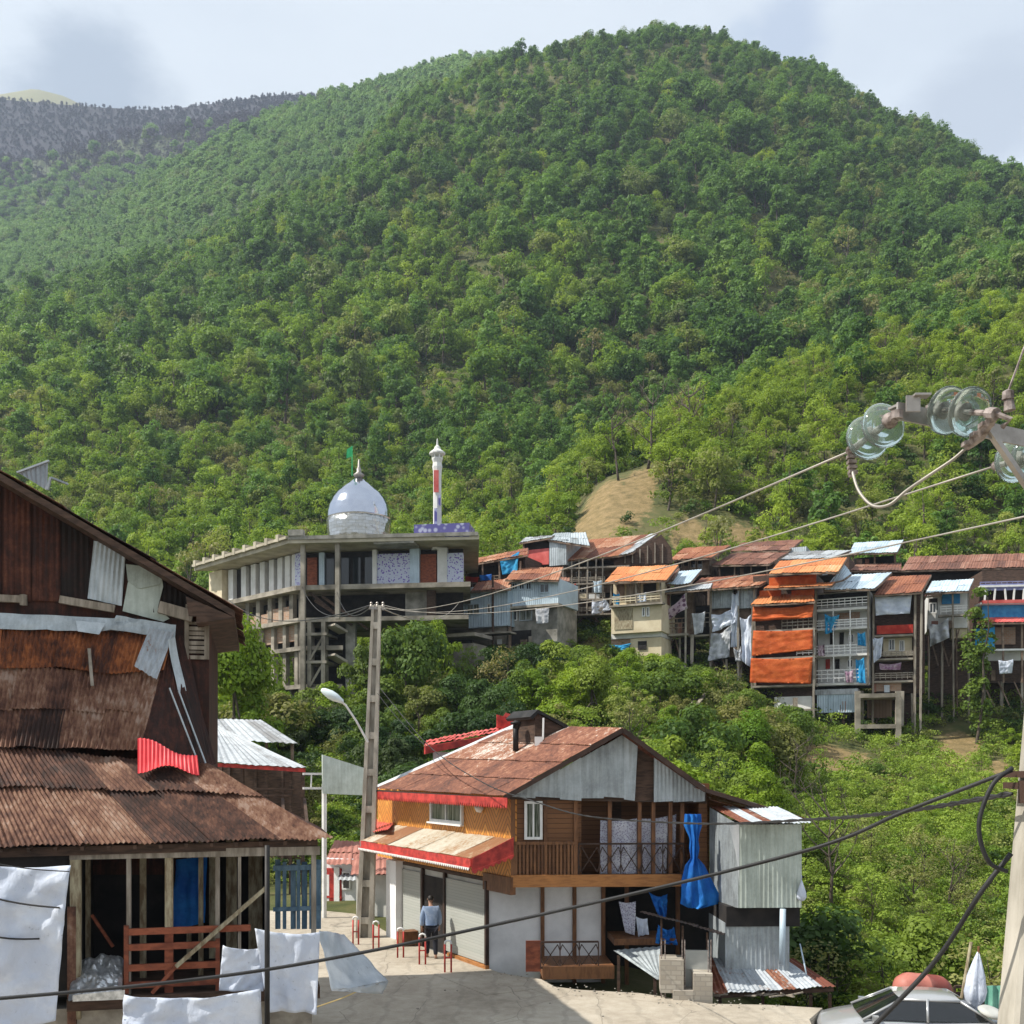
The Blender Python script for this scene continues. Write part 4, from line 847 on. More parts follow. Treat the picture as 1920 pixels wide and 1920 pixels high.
# upper storey walls
aL = FA.pt(708, HY); mb = MB()
FA.bz(mb, 708, 958, zF, zE + .1, -.2, 0); mb.build('shop_side_wall', M['planks_diag'], CH)
mb = MB(); FB.bz(mb, 958, 1085, zF, zE + .35, -.2, -.02); FB.bz(mb, 1085, 1330, zF, zE + .3, -1.55, -1.4); FB.bz(mb, 1080, 1090, zF, zE + .3, -1.4, -.2)
FB.bz(mb, 1310, 1326, zF, zE + .2, -1.4, -.05); mb.build('balcony_wall', M['planks_flat'], CH)
mb = MB()
FB.bx(mb, 1140, 1500, 1165, 1648, -1.38, -1.3); mb.build('door', M['wood_dark'], CH)
def window(F_, x0, y0, x1, y1, parent, o=0.0, fr=.07, glass='window_glass', frame='white_paint', mull=1, name='window', sill=False):
    w = MB(); A = F_.pt(x0, HY, o); B = F_.pt(x1, HY, o); m_ = (x0 + x1) / 2; za, zb = F_.pt(m_, y1, o).z, F_.pt(m_, y0, o).z
    W_ = (B - A).dot(F_.u); H_ = zb - za; A = pl(A, za)
    w.frame(A, F_.u, F_.n, W_, fr, -.03, .05); w.frame(A + Zv * (H_ - fr), F_.u, F_.n, W_, fr, -.03, .05)
    w.frame(A + Zv * fr, F_.u, F_.n, fr, H_ - 2 * fr, -.03, .05); w.frame(A + F_.u * (W_ - fr) + Zv * fr, F_.u, F_.n, fr, H_ - 2 * fr, -.03, .05)
    for k in range(mull): w.frame(A + F_.u * (W_ * (k + 1) / (mull + 1) - fr * .35) + Zv * fr, F_.u, F_.n, fr * .7, H_ - 2 * fr, -.02, .04)
    if sill: w.frame(A - Zv * .05 - F_.u * .06, F_.u, F_.n, W_ + .12, .05, 0, .12)
    wo = w.build(name, M[frame], parent)
    g = MB(); g.frame(A + F_.u * fr * .6 + Zv * fr * .6, F_.u, F_.n, W_ - fr * 1.2, H_ - fr * 1.2, -.02, .012); g.build('pane', M[glass], wo); return wo
window(FA, 808, 1493, 868, 1543, CH, .03, .09, 'curtain_glass', sill=True)
window(FB, 983, 1502, 1017, 1574, CH, .03, .07, 'curtain_glass', mull=1)
mb = MB(); FB.bx(mb, 958, 1498, 966, 1650, -.05, .08, .9); FB.bx(mb, 1076, 1498, 1083, 1650, -.05, .06, .8); FB.bx(mb, 1020, 1500, 1026, 1650, -.05, .05, .2)
for x in (1140, 1196, 1222, 1254, 1276): FB.bx(mb, x, 1500, x + 7, 1650, -.12, 0, .5)
mb.build('balcony_post', M['wood_brown'], CH)
mb = MB(); FB.bx(mb, 958, 1640, 1278, 1663, -.1, .12, .9); mb.build('floor_beam', M['wood_orange'], CH)
mb = MB(); FB.bz(mb, 960, 1320, zF - .06, zF + .08, -1.6, -.1)
q = [FA.pt(915, HY, .02), cU, FB.pt(1320, HY, -.1), FB.pt(1320, HY, -6.5), FA.pt(740, HY, -3), FA.pt(735, HY, 0)]; mb.prism([pl(v, zF - .12) for v in q], (0, 0, .10))
mb.build('balcony_floor', M['wood_dark'], CH)
mb = MB(); FA.bz(mb, 905, 957, FB.pt(1000, 1664).z - .18, zF + .12, -.1, .06); mb.build('corner_beam', M['wood_brown'], CH)
# lattice railing
def lattice(F_, x0, y0, x1, y1, o, nx, parent, mat, name='railing', th=.03):
    A = F_.pt(x0, HY, o); B = F_.pt(x1, HY, o); m_ = (x0 + x1) / 2; za, zb = F_.pt(m_, y1, o).z, F_.pt(m_, y0, o).z
    A0 = pl(A, za); W_ = (B - A).dot(F_.u); H_ = zb - za; w = MB(); st = W_ / nx
    for z_ in (0, H_): w.beam(A0 + Zv * z_, A0 + Zv * z_ + F_.u * W_, th * 1.6, th * 1.6)
    for k in range(nx + 1): w.beam(A0 + F_.u * (k * st), A0 + F_.u * (k * st) + Zv * H_, th, th)
    for k in range(nx):
        a = A0 + F_.u * (k * st); c = a + F_.u * (st / 2) + Zv * (H_ / 2)
        for (i, j) in ((0.12, 0.1), (.88, .1), (.12, .9), (.88, .9)): w.beam(a + F_.u * (st * i) + Zv * (H_ * j), c, th * .8, th * .8)
        for j in (.1, .9):
            w.beam(a + F_.u * (st * .12) + Zv * (H_ * j), a + Zv * (H_ * (.5 + (j - .5) * .35)), th * .8); w.beam(a + F_.u * (st * .88) + Zv * (H_ * j), a + F_.u * st + Zv * (H_ * (.5 + (j - .5) * .35)), th * .8)
    return w.build(name, M[mat], parent)
lattice(FB, 1085, 1582, 1282, 1640, .04, 5, CH, 'iron_dark')
mb = MB()
for x in range(966, 1078, 7): FB.bx(mb, x, 1584, x + 4, 1640, .02, .06, rn.random())
FB.bx(mb, 962, 1578, 1082, 1584, .01, .08, .4); mb.build('balustrade', M['wood_brown'], CH)
# hanging cloths on the balcony
hang(FB, (1126, 1538), (1194, 1534), (1194, 1642), (1124, 1640), 'cloth_pattern', 'patterned_curtain', 'white patterned curtain at the left of the wooden balcony', 'curtain', -.2, .05, 2, folds=5)
hang(FB, (1198, 1534), (1252, 1530), (1250, 1640), (1198, 1642), 'cloth_pattern', 'patterned_curtain', 'white patterned curtain at the middle of the wooden balcony', 'curtain', -.22, .05, 6, folds=5)
hang(FB, (1256, 1528), (1268, 1526), (1266, 1610), (1258, 1612), 'cloth_pattern', 'patterned_curtain', 'narrow patterned cloth strip beside the blue tarpaulin', 'curtain', -.2, .03, 8)
# ground floor, shop side
mb = MB(); zg = 0.0
FA.bz(mb, 735, 912, -.5, zF - .1, -.25, -.02); mb.build('shop_wall', M['plaster_grey'], CH)
mb = MB(); FA.bz(mb, 724, 742, -.4, zF, -.3, .25, .9); mb.build('corner_pier', M['plaster_white'], CH)
for (x0, x1, lab) in ((746, 788, 'shop_shutter'), (833, 908, 'shop_shutter')):
    mb = MB(); FA.bz(mb, x0, x1, .12, zF - .25, -.02, .03); mb.build(lab, M['shutter'], CH)
mb = MB(); FA.bz(mb, 791, 830, .02, zF - .3, -.02, .015); mb.build('doorway', M['shadow_room'], CH)
mb = MB()
for x in (788.5, 830, 908): FA.bz(mb, x, x + 3, 0.0, zF - .1, -.02, .08, .2)
mb.build('door_frame', M['iron_dark'], CH)
mb = MB(); FA.bz(mb, 838, 910, .0, .1, .0, .12, .8); mb.build('door_sill', M['wood_orange'], CH)
mb = MB(); FA.bz(mb, 740, 912, 0.0, .012, .0, 1.6); mb.build('front_step', M['road_concrete'], CH)
# ground floor, balcony side
FG = Fac(915, 28.15, -3)
mb = MB(); FG.bz(mb, 915, 1127, -.7, zF - .1, -.2, 0); FG.bz(mb, 1127, 1330, -2.4, zF - .1, -2.6, -2.4); mb.build('white_wall', M['plaster_white'], CH)
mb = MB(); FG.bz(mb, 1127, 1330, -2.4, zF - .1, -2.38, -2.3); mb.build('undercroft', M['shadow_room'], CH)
for x in (1014, 1074, 1128, 1172, 1268):
    mb = MB(); FG.bz(mb, x, x + 7, -.7 if x < 1100 else -1.6, zF - .12, .02, .14, .5); mb.build('ground_post', M['wood_brown'], CH)
mb = MB(); FG.bz(mb, 910, 916, 0, zF - .1, -.1, .06); mb.build('corner_post', M['iron_dark'], CH)
mb = MB(); FB.bx(mb, 1018, 1812, 1152, 1836, -1.2, .35, .8); FB.bx(mb, 1152, 1760, 1268, 1772, -1.2, .1, .4); mb.build('terrace_floor', M['wood_brown'], CH)
lattice(FB, 1014, 1766, 1122, 1814, .3, 3, CH, 'iron_dark', 'terrace_railing')
mb = MB(); FB.bx(mb, 986, 1764, 1014, 1822, .24, .30, .2); mb.build('gate_panel', M['wood_red'], CH)
hang(FB, (1160, 1690), (1192, 1690), (1190, 1754), (1172, 1748), 'cloth_pattern', 'hung_cloth', 'patterned cloth hung under the wooden balcony', 'cloth', -.3, .05, 4)
hang(FB, (1192, 1718), (1214, 1722), (1216, 1752), (1196, 1756), 'tarp_white', 'hung_cloth', 'small white cloth hung under the wooden balcony', 'cloth', -.25, .05, 5)
hang(FB, (1216, 1672), (1252, 1676), (1250, 1722), (1234, 1718), 'tarp_blue', 'blue_tarpaulin', 'blue tarpaulin bundled below the balcony beam', 'tarpaulin', -.2, .12, 6, folds=4)
hang(FB, (1234, 1734), (1264, 1738), (1270, 1772), (1228, 1768), 'tarp_blue', 'blue_tarpaulin', 'small blue tarpaulin beneath the slanted black sheet', 'tarpaulin', .1, .12, 9, folds=4)
# tall blue tarpaulin tied in the middle
mb = MB(); rows = [(1526, 1284, 1314), (1548, 1283, 1316), (1570, 1292, 1310), (1576, 1293, 1309), (1590, 1292, 1312), (1608, 1294, 1308), (1622, 1284, 1322), (1650, 1277, 1336), (1680, 1276, 1350), (1694, 1275, 1354), (1702, 1290, 1318)]
vs = []; n_ = 18
for (y, x0, x1) in rows:
    for k in range(n_ + 1):
        u = k / n_; p = FB.pt(x0 + (x1 - x0) * u, y, .85); vs.append(p + nB * (.16 * math.sin(math.pi * u) + .06 * math.sin(u * 22 + y * .02) + .10 * mnoise.noise(Vector((u * 5, y * .03, 1))) + .05 * mnoise.noise(Vector((u * 11 + y * .06, y * .05, 4)))))
mb.add(vs, [(j * (n_ + 1) + i, (j + 1) * (n_ + 1) + i, (j + 1) * (n_ + 1) + i + 1, j * (n_ + 1) + i + 1) for j in range(len(rows) - 1) for i in range(n_)])
tag(mb.build('blue_tarpaulin', M['tarp_blue'], smooth=True), 'tall bright blue tarpaulin tied in the middle at the balcony corner', 'tarpaulin')
# gable cladding
mb = MB()
def gpt(x, y, o=.25): return FB.pt(x, y, o)
rn = random.Random(4)
def gtop(x): return 1372 + abs(x - 1172) * (.545 if x < 1172 else .66) + 3
xs_ = [952, 1004, 1050, 1090, 1132, 1170, 1196]
for a, b_ in zip(xs_[:-1], xs_[1:]): mb.corr(gpt(a, gtop(a) + 2), gpt(b_, gtop(b_)), gpt(b_ - (6 if b_ == 1196 else 0), 1498 + rn.uniform(-3, 4)), gpt(a, 1496 + rn.uniform(-3, 4)), .2, .005, rn.uniform(.25, .8), 3, .02, a)
for a, b_ in ((1226, 1262), (1262, 1300), (1300, 1322)): mb.corr(gpt(a, gtop(a), .22), gpt(b_, gtop(b_), .22), gpt(b_, 1502, .22), gpt(a, 1504, .22), .12, .008, rn.uniform(.3, .7), 3, .01, a)
mb.build('gable_sheet', M['zinc'], CH)
mb = MB(); mb.prism([FB.pt(x, y, .12) for x, y in ((956, 1494), (1172, 1376), (1325, 1480), (1325, 1506), (956, 1499))], -nB * .08); mb.build('gable_backing', M['wood_dark'], CH)
# main roof
E1, E2, R1, R2 = FB.pt(946, 1493, .75), FA.pt(706, 1479, .55), FB.pt(1168, 1365, .75), P(968, 1361, 31.6)
mb = MB()
def t_r(u, v, rn): return min(1.5, max(0, .40 + .75 * math.exp(-((v - .12) / .22) ** 2) * (1 if .05 < u < .5 else .2) * rn.uniform(.3, 1) + rn.uniform(-.16, .16)))
mb.sheets(R2, R1, E1, E2, 9, 4, .10, .010, 51, .06, .012, .02, t_r)
RE1 = FB.pt(1322, 1478, .75); RE2 = FB.pt(1508, 1536, -.4)
mb.sheets(R1, R2, RE1 + Vector((-2.2, 5.4, .1)), RE1, 5, 1, .10, .010, 52); mb.sheets(RE1, RE1 + Vector((-2.2, 5.4, .1)), RE2 + Vector((-1.6, 4.6, 0)), RE2, 5, 1, .10, .010, 53)
mb.build('roof', M['rust_roof'], CH)
mb = MB(); mb.beam(E1 + Zv * .0 - Zv * .05, R1 - Zv * .05, .06, .12); mb.beam(R1 - Zv * .05, RE1 - Zv * .05, .06, .12); mb.beam(RE1 - Zv * .05, RE2 - Zv * .05, .06, .10)
mb.beam(E1 - Zv * .07, E2 - Zv * .07, .08, .08); mb.build('verge_board', M['iron_dark'], CH)
mb = MB(); mb.patch(P(704, 1474, 34.3), P(968, 1357, 31.7), P(972, 1362, 31.4), P(712, 1480, 34.0), 8, 1, None, .9, .02); mb.build('roof_edge_strip', M['white_sheet'], CH)
def scallop(a, b_, h, per, nrm, parent, mat='red_paint', name='fascia', band=.6):
    """hanging metal fringe cut into half rounds"""
    w = MB(); L_ = (b_ - a).length; k = max(2, round(L_ / per)); pts = [a, b_]
    for i in range(k - 1, -1, -1):
        for q in range(4, -1, -1):
            u = (i + q / 4 * 1.0) / k; d_ = h * (band + (1 - band) * math.sin(math.pi * q / 4)); pts.append(a.lerp(b_, min(1, u)) - Zv * d_)
    w.prism(pts, nrm * .02); return w.build(name, M[mat], parent)
scallop(FA.pt(708, 1484, .57), FA.pt(952, 1496, .57), .28, .13, nA, CH)
# awning over the shop
W0, W1, W2, W3 = FA.pt(738, 1545, .02), FA.pt(962, 1576, .02), FA.pt(884, 1607, 1.05), FA.pt(676, 1580, 1.05)
W3.z = W2.z = (W2.z + W3.z) / 2; W0.z = W1.z = (W0.z + W1.z) / 2
aw = MB(); aw.sheets(W0, W1, W2, W3, 7, 1, .6, .008, 61, .02, .012, 0, lambda u, v, r: r.choice([.05, .3, .6, .9, .7])); awo = aw.build('awning', M['awning_paint'], CH)
mb = MB(); mb.prism([W3 + Zv * .01, W2 + Zv * .01, W2 - Zv * .2, W3 - Zv * .2], nA * .03); mb.prism([W2 + Zv * .02, W1 + Zv * .05, W1 - Zv * .42, W2 - Zv * .32], uA * .03); mb.build('awning_fascia', M['red_paint'], awo)
scallop(W3 - Zv * .18 + nA * .035, W2 - Zv * .18 + nA * .035, .12, .12, nA, awo, 'red_paint', 'awning_fringe')
scallop(W2 - Zv * .3 + uA * .035, W1 - Zv * .4 + uA * .035, .10, .16, uA, awo, 'red_paint', 'side_fringe', .3)
scallop(W3 - Zv * .22 + nA * .06, W2 - Zv * .22 + nA * .06, .075, .12, nA, awo, 'white_paint', 'fringe_edge', .0)
mb = MB(); mb.sheets(FA.pt(700, 1536, -.2), FA.pt(741, 1540, -.2), FA.pt(730, 1556, .7), FA.pt(694, 1562, .7), 1, 1, .2, .02, 9); mb.build('side_awning', M['red_roof'], CH)
# lamps, dormer, chimney
mb = MB(); c = FA.pt(897, 1515, .12); mb.lathe([(.02, -.12), (.11, -.1), (.12, 0), (.05, .1), (.01, .14)], c, 10, (nA.x, nA.y, .4)); mb.build('wall_lamp', M['white_paint'], CH, True)
mb = MB(); mb.tube([P(967, 1408, 29.2), P(967, 1358, 29.2)], .085, 10); mb.lathe([(.02, 0), (.15, .0), (.15, .06), (.02, .1)], P(967, 1358, 29.2), 10); mb.tube([P(967, 1366, 29.2), P(971, 1352, 29.2)], .1, 8)
mb.build('stove_pipe', M['iron_black'], CH, True)
dm = MB(); a, b_, c, e = P(1003, 1392, 28.9), P(1010, 1336, 28.9), P(1018, 1394, 28.9), P(1078, 1372, 28.9)
dm.prism([P(1003, 1393, 28.9), P(1003, 1340, 28.9), P(1010, 1336, 28.9), P(1074, 1366, 28.9), P(1078, 1388, 28.9), P(1022, 1400, 28.9)], (-.5, .9, 0)); do = dm.build('dormer', M['wood_dark'], CH)
mb = MB(); mb.prism([P(994, 1344, 28.8), P(1009, 1330, 28.8), P(1084, 1370, 28.8), P(1082, 1376, 28.8), P(1010, 1337, 28.8), P(998, 1349, 28.8)], (-.7, 1.2, 0)); mb.build('dormer_roof', M['iron_black'], do)
mb = MB(); mb.box(P(1010, 1390, 28.7), (.22, .1, .26)); mb.beam(P(1019, 1346, 28.82), P(1018, 1396, 28.82), .05); mb.build('dormer_sill', M['white_paint'], do)

# tin annex on the right (upper box on posts, lower box, small roof)
AX = thing('tin_annex', 'grey corrugated tin annex with small rust striped roof beside the wooden balcony', 'annex', P(1430, 1900, 25.8))
FX = Fac(1384, 25.2, -2)
mb = MB(); zl = FX.pt(1440, 1702).z; zu = FX.pt(1440, 1546).z
def fbox(mb, F_, x0, x1, z0, z1, depth, tints=(.3, .8), per=.11, amp=.01, seed=0):
    A, B = F_.pt(x0, HY), F_.pt(x1, HY); r = random.Random(seed)
    n_ = max(1, round((B - A).length / .8))
    for k in range(n_):
        a, b2 = A.lerp(B, k / n_), A.lerp(B, (k + 1) / n_); mb.corr(pl(a, z1), pl(b2, z1), pl(b2, z0), pl(a, z0), per, amp, r.uniform(*tints), 3, .015, k + seed)
    mb.frame(pl(A, z0), F_.u, F_.n, (B - A).length, z1 - z0, -depth, -.03, .5)
fbox(mb, FX, 1384, 1503, zl, zu, 2.4, seed=3); mb.build('upper_wall', M['zinc_green'], AX)
mb = MB(); sA, sB = FX.pt(1384, HY), FX.pt(1384, HY) + Vector((-.34, 1.9, 0)); mb.corr(pl(sB, zu + .35), pl(sA, zu), pl(sA, zl), pl(sB, zl - .1), .12, .01, .1, 3, .02, 5)
tag(mb.build('side_wall', M['zinc'], AX), 'dark shaded side sheet of the annex')
mb = MB(); mb.patch(FX.pt(1368, 1550, .03), FX.pt(1386, 1546, .05), FX.pt(1386, 1660, .05), FX.pt(1382, 1610, .03), 4, 6, None, .9, .01); mb.build('bent_sheet', M['white_sheet'], AX)
mb = MB(); mb.sheets(FX.pt(1332, 1512, -2.2), FX.pt(1458, 1514, -2.2), FX.pt(1522, 1546, .45), FX.pt(1386, 1544, .45), 6, 1, .11, .012, 71, .02, .02, 0, lambda u, v, r: r.choice([.05, .1, .85, .9, .8])); mb.build('roof', M['zinc_rusty'], AX)
mb = MB(); zb = FX.pt(1420, 1812).z; FX.bz(mb, 1362, 1500, zl - .5, zl, -2.2, -.25); mb.build('gap_wall', M['shadow_room'], AX)
mb = MB(); fbox(mb, Fac(1360, 25.5, -2), 1360, 1480, zb - .6, zl - .42, 1.8, (.2, .5), seed=6); mb.build('lower_wall', M['zinc'], AX)
mb = MB(); mb.tube([FX.pt(1468, 1704, .02), FX.pt(1466, 1808, .02)], .075, 10); mb.tube([FX.pt(1500, 1770, -.3), FX.pt(1512, 1826, .2)], .02, 6); mb.build('drain_pipe', M['zinc_blue'], AX, True)
# lean-to roofs under it
LT = thing('lean_to_roof', 'low lean-to roof of silver and rust striped sheets at the annex foot', 'lean-to', P(1440, 1890, 25.0))
mb = MB(); mb.sheets(P(1318, 1796, 26.0), P(1488, 1798, 26.2), P(1566, 1851, 24.9), P(1338, 1866, 24.3), 9, 1, .11, .012, 73, .02, .03, 0, lambda u, v, r: r.choice([.0, .7, .9, .8, .02, .75])); mb.build('roof_sheet', M['zinc_rusty'], LT)
for x, d_ in ((1350, 24.6), (1430, 24.8), (1520, 25.0), (1556, 25.0)): mb = MB(); mb.beam(P(x, 1864, d_), P(x, 1960, d_), .08); mb.build('post', M['wood_dark'], LT)
mb = MB(); mb.beam(P(1340, 1868, 24.5), P(1562, 1855, 25.0), .07, .1); mb.build('eave_beam', M['wood_dark'], LT)
LT2 = thing('lean_to_roof', 'plain grey lean-to sheet left of the block pier', 'lean-to', P(1200, 1850, 26.0))
mb = MB(); mb.corr(P(1150, 1782, 26.9), P(1240, 1774, 26.9), P(1240, 1838, 25.0), P(1232, 1836, 25.2), .11, .012, .55, 3, .02, 4); mb.build('roof_sheet', M['zinc'], LT2)
for a, b_ in ((P(1160, 1792, 26.8), P(1160, 1870, 26.8)), (P(1228, 1832, 25.5), P(1228, 1880, 25.5))): mb = MB(); mb.beam(a, b_, .08); mb.build('post', M['wood_dark'], LT2)
BS = thing('black_lean_sheet', 'slanted black sheet roof over the block pier', 'sheet roof', P(1280, 1800, 24.8))
mb = MB(); mb.sheets(P(1205, 1708, 26.2), P(1362, 1750, 26.2), P(1358, 1756, 24.6), P(1198, 1713, 24.6), 3, 1, .11, .01, 75, .02, .02, 0, lambda u, v, r: r.uniform(0, .3)); mb.build('roof_sheet', M['dark_rust'], BS)
for x, y in ((1240, 1724), (1280, 1736), (1326, 1748)): mb = MB(); mb.beam(P(x, y, 24.9), P(x, 1880, 24.9), .05); mb.build('post', M['wood_dark'], BS)
BP = thing('block_pier', 'unfinished concrete block pier with rusty rods at the road edge', 'pier', P(1285, 1880, 24.4))
FP_ = Fac(1238, 24.4, 6)
mb = MB(); FP_.bx(mb, 1238, 1800, 1282, 1862, -.7, 0); FP_.bx(mb, 1300, 1826, 1336, 1884, -.5, .1); FP_.bx(mb, 1262, 1858, 1302, 1886, -.5, .1); mb.build('block_wall', M['block_wall'], BP)
mb = MB(); FP_.bx(mb, 1283, 1782, 1330, 1818, -.5, -.42); FP_.bx(mb, 1283, 1818, 1330, 1850, -.5, -.45); mb.build('infill_panel', M['plaster_grey'], BP)
mb = MB()
for x in (1240, 1247, 1279, 1284, 1328, 1333): mb.tube([FP_.pt(x, 1762, -.1), FP_.pt(x, 1880, -.1)], .014, 5)
mb.build('rebar', M['rusty_fitting'], BP)
mb = MB(); r = random.Random(3)
for k in range(26):
    c = P(r.uniform(1310, 1480), r.uniform(1866, 1884), 24.6); c.z = .04; mb.beam(c, c + Vector((r.uniform(-.5, .5), r.uniform(-.4, .4), r.uniform(0, .12))), .05, .03)
tag(mb.build('rubble', M['wood_grey']), 'scrap boards and rubble at the road edge', 'rubble', kind='stuff')
# bag hung from the annex
mb = MB(); c = FX.pt(1503, 1650, .1); mb.lathe([(.01, .0), (.05, -.12), (.11, -.3), (.12, -.42), (.07, -.5), (.01, -.52)], c, 10); mb.tube([c, c + Zv * .12], .01, 4); tag(mb.build('plastic_bag', M['tarp_white'], smooth=True), 'white plastic bag hanging from the annex corner', 'bag')

# house with red roof behind the shop house
RH = thing('red_roof_house', 'low house with bright red metal roof behind the rusty roof', 'house', P(900, 1500, 36))
mb = MB(); mb.sheets(P(800, 1388, 37.5), P(1000, 1352, 41), P(1000, 1362, 37), P(795, 1400, 35), 8, 2, .25, .02, 81); mb.corr(P(948, 1336, 37), P(972, 1344, 38), P(965, 1360, 38), P(931, 1364, 37), .25, .02, .2); mb.build('roof', M['red_roof'], RH)
mb = MB(); mb.prism([P(795, 1400, 34.9), P(1000, 1364, 36.9), P(1000, 1372, 36.9), P(795, 1414, 34.9)], (.05, -.04, 0)); mb.prism([P(931, 1340, 36.9), P(962, 1348, 37), P(962, 1364, 37), P(931, 1366, 36.9)], (.02, -.05, 0)); mb.build('fascia', M['red_paint'], RH)
mb = MB(); mb.prism([Vector((P(812, 1440, 36).x, 36, 0)), Vector((P(1000, 1440, 38).x, 38, 0)), Vector((P(1000, 1440, 42).x, 42, 0)), Vector((P(830, 1440, 41).x, 41, 0))], (0, 0, P(800, 1410, 36).z)); mb.build('wall', M['plaster_white'], RH)

# pavilion with white roofs on the left
PV = thing('white_roof_pavilion', 'open timber pavilion with white ribbed roof edged in dark red', 'pavilion', P(480, 1520, 44))
mb = MB(); mb.sheets(P(392, 1352, 47), P(428, 1372, 47), P(572, 1440, 43), P(402, 1428, 42), 6, 1, .3, .02, 85); mb.build('roof', M['white_sheet'], PV)
mb = MB(); a, b_ = P(402, 1430, 42), P(573, 1441, 43); mb.prism([a, b_, b_ - Zv * .16, a - Zv * .16], (.0, -.06, 0)); mb.build('fascia', M['red_paint'], PV)
mb = MB()
for x, d_ in ((415, 42.4), (455, 42.6), (500, 42.8), (545, 43), (568, 43), (430, 46), (480, 46), (530, 46)): mb = MB(); mb.beam(P(x, 1436, d_), Vector((P(x, 1436, d_).x, d_, .0)), .12); mb.build('post', M['wood_dark'], PV)
mb = MB(); mb.beam(P(405, 1490, 42.4), P(570, 1492, 43), .06, .08); mb.beam(P(405, 1478, 42.4), P(570, 1480, 43), .06, .08); mb.build('railing', M['wood_dark'], PV)
mb = MB(); mb.prism([Vector((P(400, 1440, 46).x, 46, 0)), Vector((P(570, 1440, 46).x, 46, 0)), P(570, 1436, 46), P(400, 1432, 46)], (0, .1, 0)); mb.build('back_wall', M['wood_dark'], PV)
PV2 = thing('white_roof_shelter', 'plain white metal roof rising behind the red edged pavilion', 'shelter', P(470, 1500, 51))
mb = MB(); mb.sheets(P(400, 1348, 53), P(490, 1350, 53.5), P(556, 1394, 50), P(428, 1388, 49), 5, 1, .4, .02, 87); mb.build('roof', M['white_sheet'], PV2)
mb = MB()
for x, y, d_ in ((432, 1390, 49.5), (500, 1392, 50), (548, 1394, 50.2), (470, 1360, 53)): mb = MB(); mb.beam(P(x, y, d_), Vector((P(x, y, d_).x, d_, .5)), .12); mb.build('post', M['wood_far'], PV2)

# back of a billboard
BB = thing('billboard', 'grey-green billboard seen from behind on a pale post', 'billboard', P(615, 1600, 37.5))
mb = MB(); mb.patch(P(603, 1415, 37.4), P(700, 1446, 39.5), P(700, 1492, 39.5), P(604, 1488, 37.4), 12, 4, None, .6, .06); mb.build('panel', M['zinc_green'], BB)
mb = MB(); a = P(608, 1470, 37.6); mb.tube([a, Vector((a.x, a.y, .0))], .09, 8); a = P(690, 1470, 39.4); mb.tube([a, Vector((a.x, a.y, 0))], .09, 8)
for y in (1451, 1478): mb.beam(P(568, y, 37.2), P(606, y, 37.5), .08)
mb.beam(P(584, 1452, 37.3), P(583, 1480, 37.3), .04); mb.build('post', M['white_paint'], BB)

# small shop with brown-red roof beyond the concrete pole
SS = thing('small_shop', 'small red and white shop with dull red tiled roof behind the concrete pole', 'shop', P(650, 1720, 42))
FS = Fac(604, 41.5, 18)
mb = MB(); mb.sheets(FS.pt(628, 1576, -2.4), FS.pt(700, 1580, -2.4), FS.pt(712, 1622, .6), FS.pt(606, 1622, .6), 4, 2, .25, .02, 91); mb.build('roof', M['tile_red'], SS)
mb = MB(); FS.bz(mb, 604, 760, -.1, FS.pt(640, 1610).z, -2.4, 0); mb.build('wall', M['plaster_white'], SS)
mb = MB(); FS.bx(mb, 606, 1628, 640, 1708, 0, .05, .5); FS.bx(mb, 618, 1630, 626, 1706, .05, .08, .2); FS.bx(mb, 606, 1680, 640, 1684, .05, .09); mb.build('door', M['red_paint'], SS)
mb = MB(); FS.bx(mb, 626, 1626, 636, 1712, .05, .1, .9); FS.bx(mb, 609, 1640, 617, 1700, .05, .07, .9); mb.build('door_frame', M['white_paint'], SS)
window(FS, 642, 1634, 658, 1668, SS, .03, .06, mull=0)
mb = MB(); mb.corr(FS.pt(636, 1640, 0), FS.pt(700, 1634, 0), FS.pt(704, 1652, 1.0), FS.pt(632, 1650, 1.0), .2, .02, .6); mb.build('awning', M['white_sheet'], SS)
GS = thing('stone_shed', 'grey shed with sunlit wall between pole and shop corner', 'shed', P(705, 1735, 37.5))
mb = MB(); FSH = Fac(664, 38.5, 30); FSH.bz(mb, 668, 738, 0, FSH.pt(705, 1640).z, -2.5, 0); mb.build('wall', M['plaster_grey'], GS)
mb = MB(); mb.sheets(FSH.pt(664, 1604, -2.0), FSH.pt(738, 1600, -2), FSH.pt(742, 1640, .5), FSH.pt(658, 1640, .5), 3, 1, .25, .02, 93); mb.build('roof', M['tile_red'], GS)
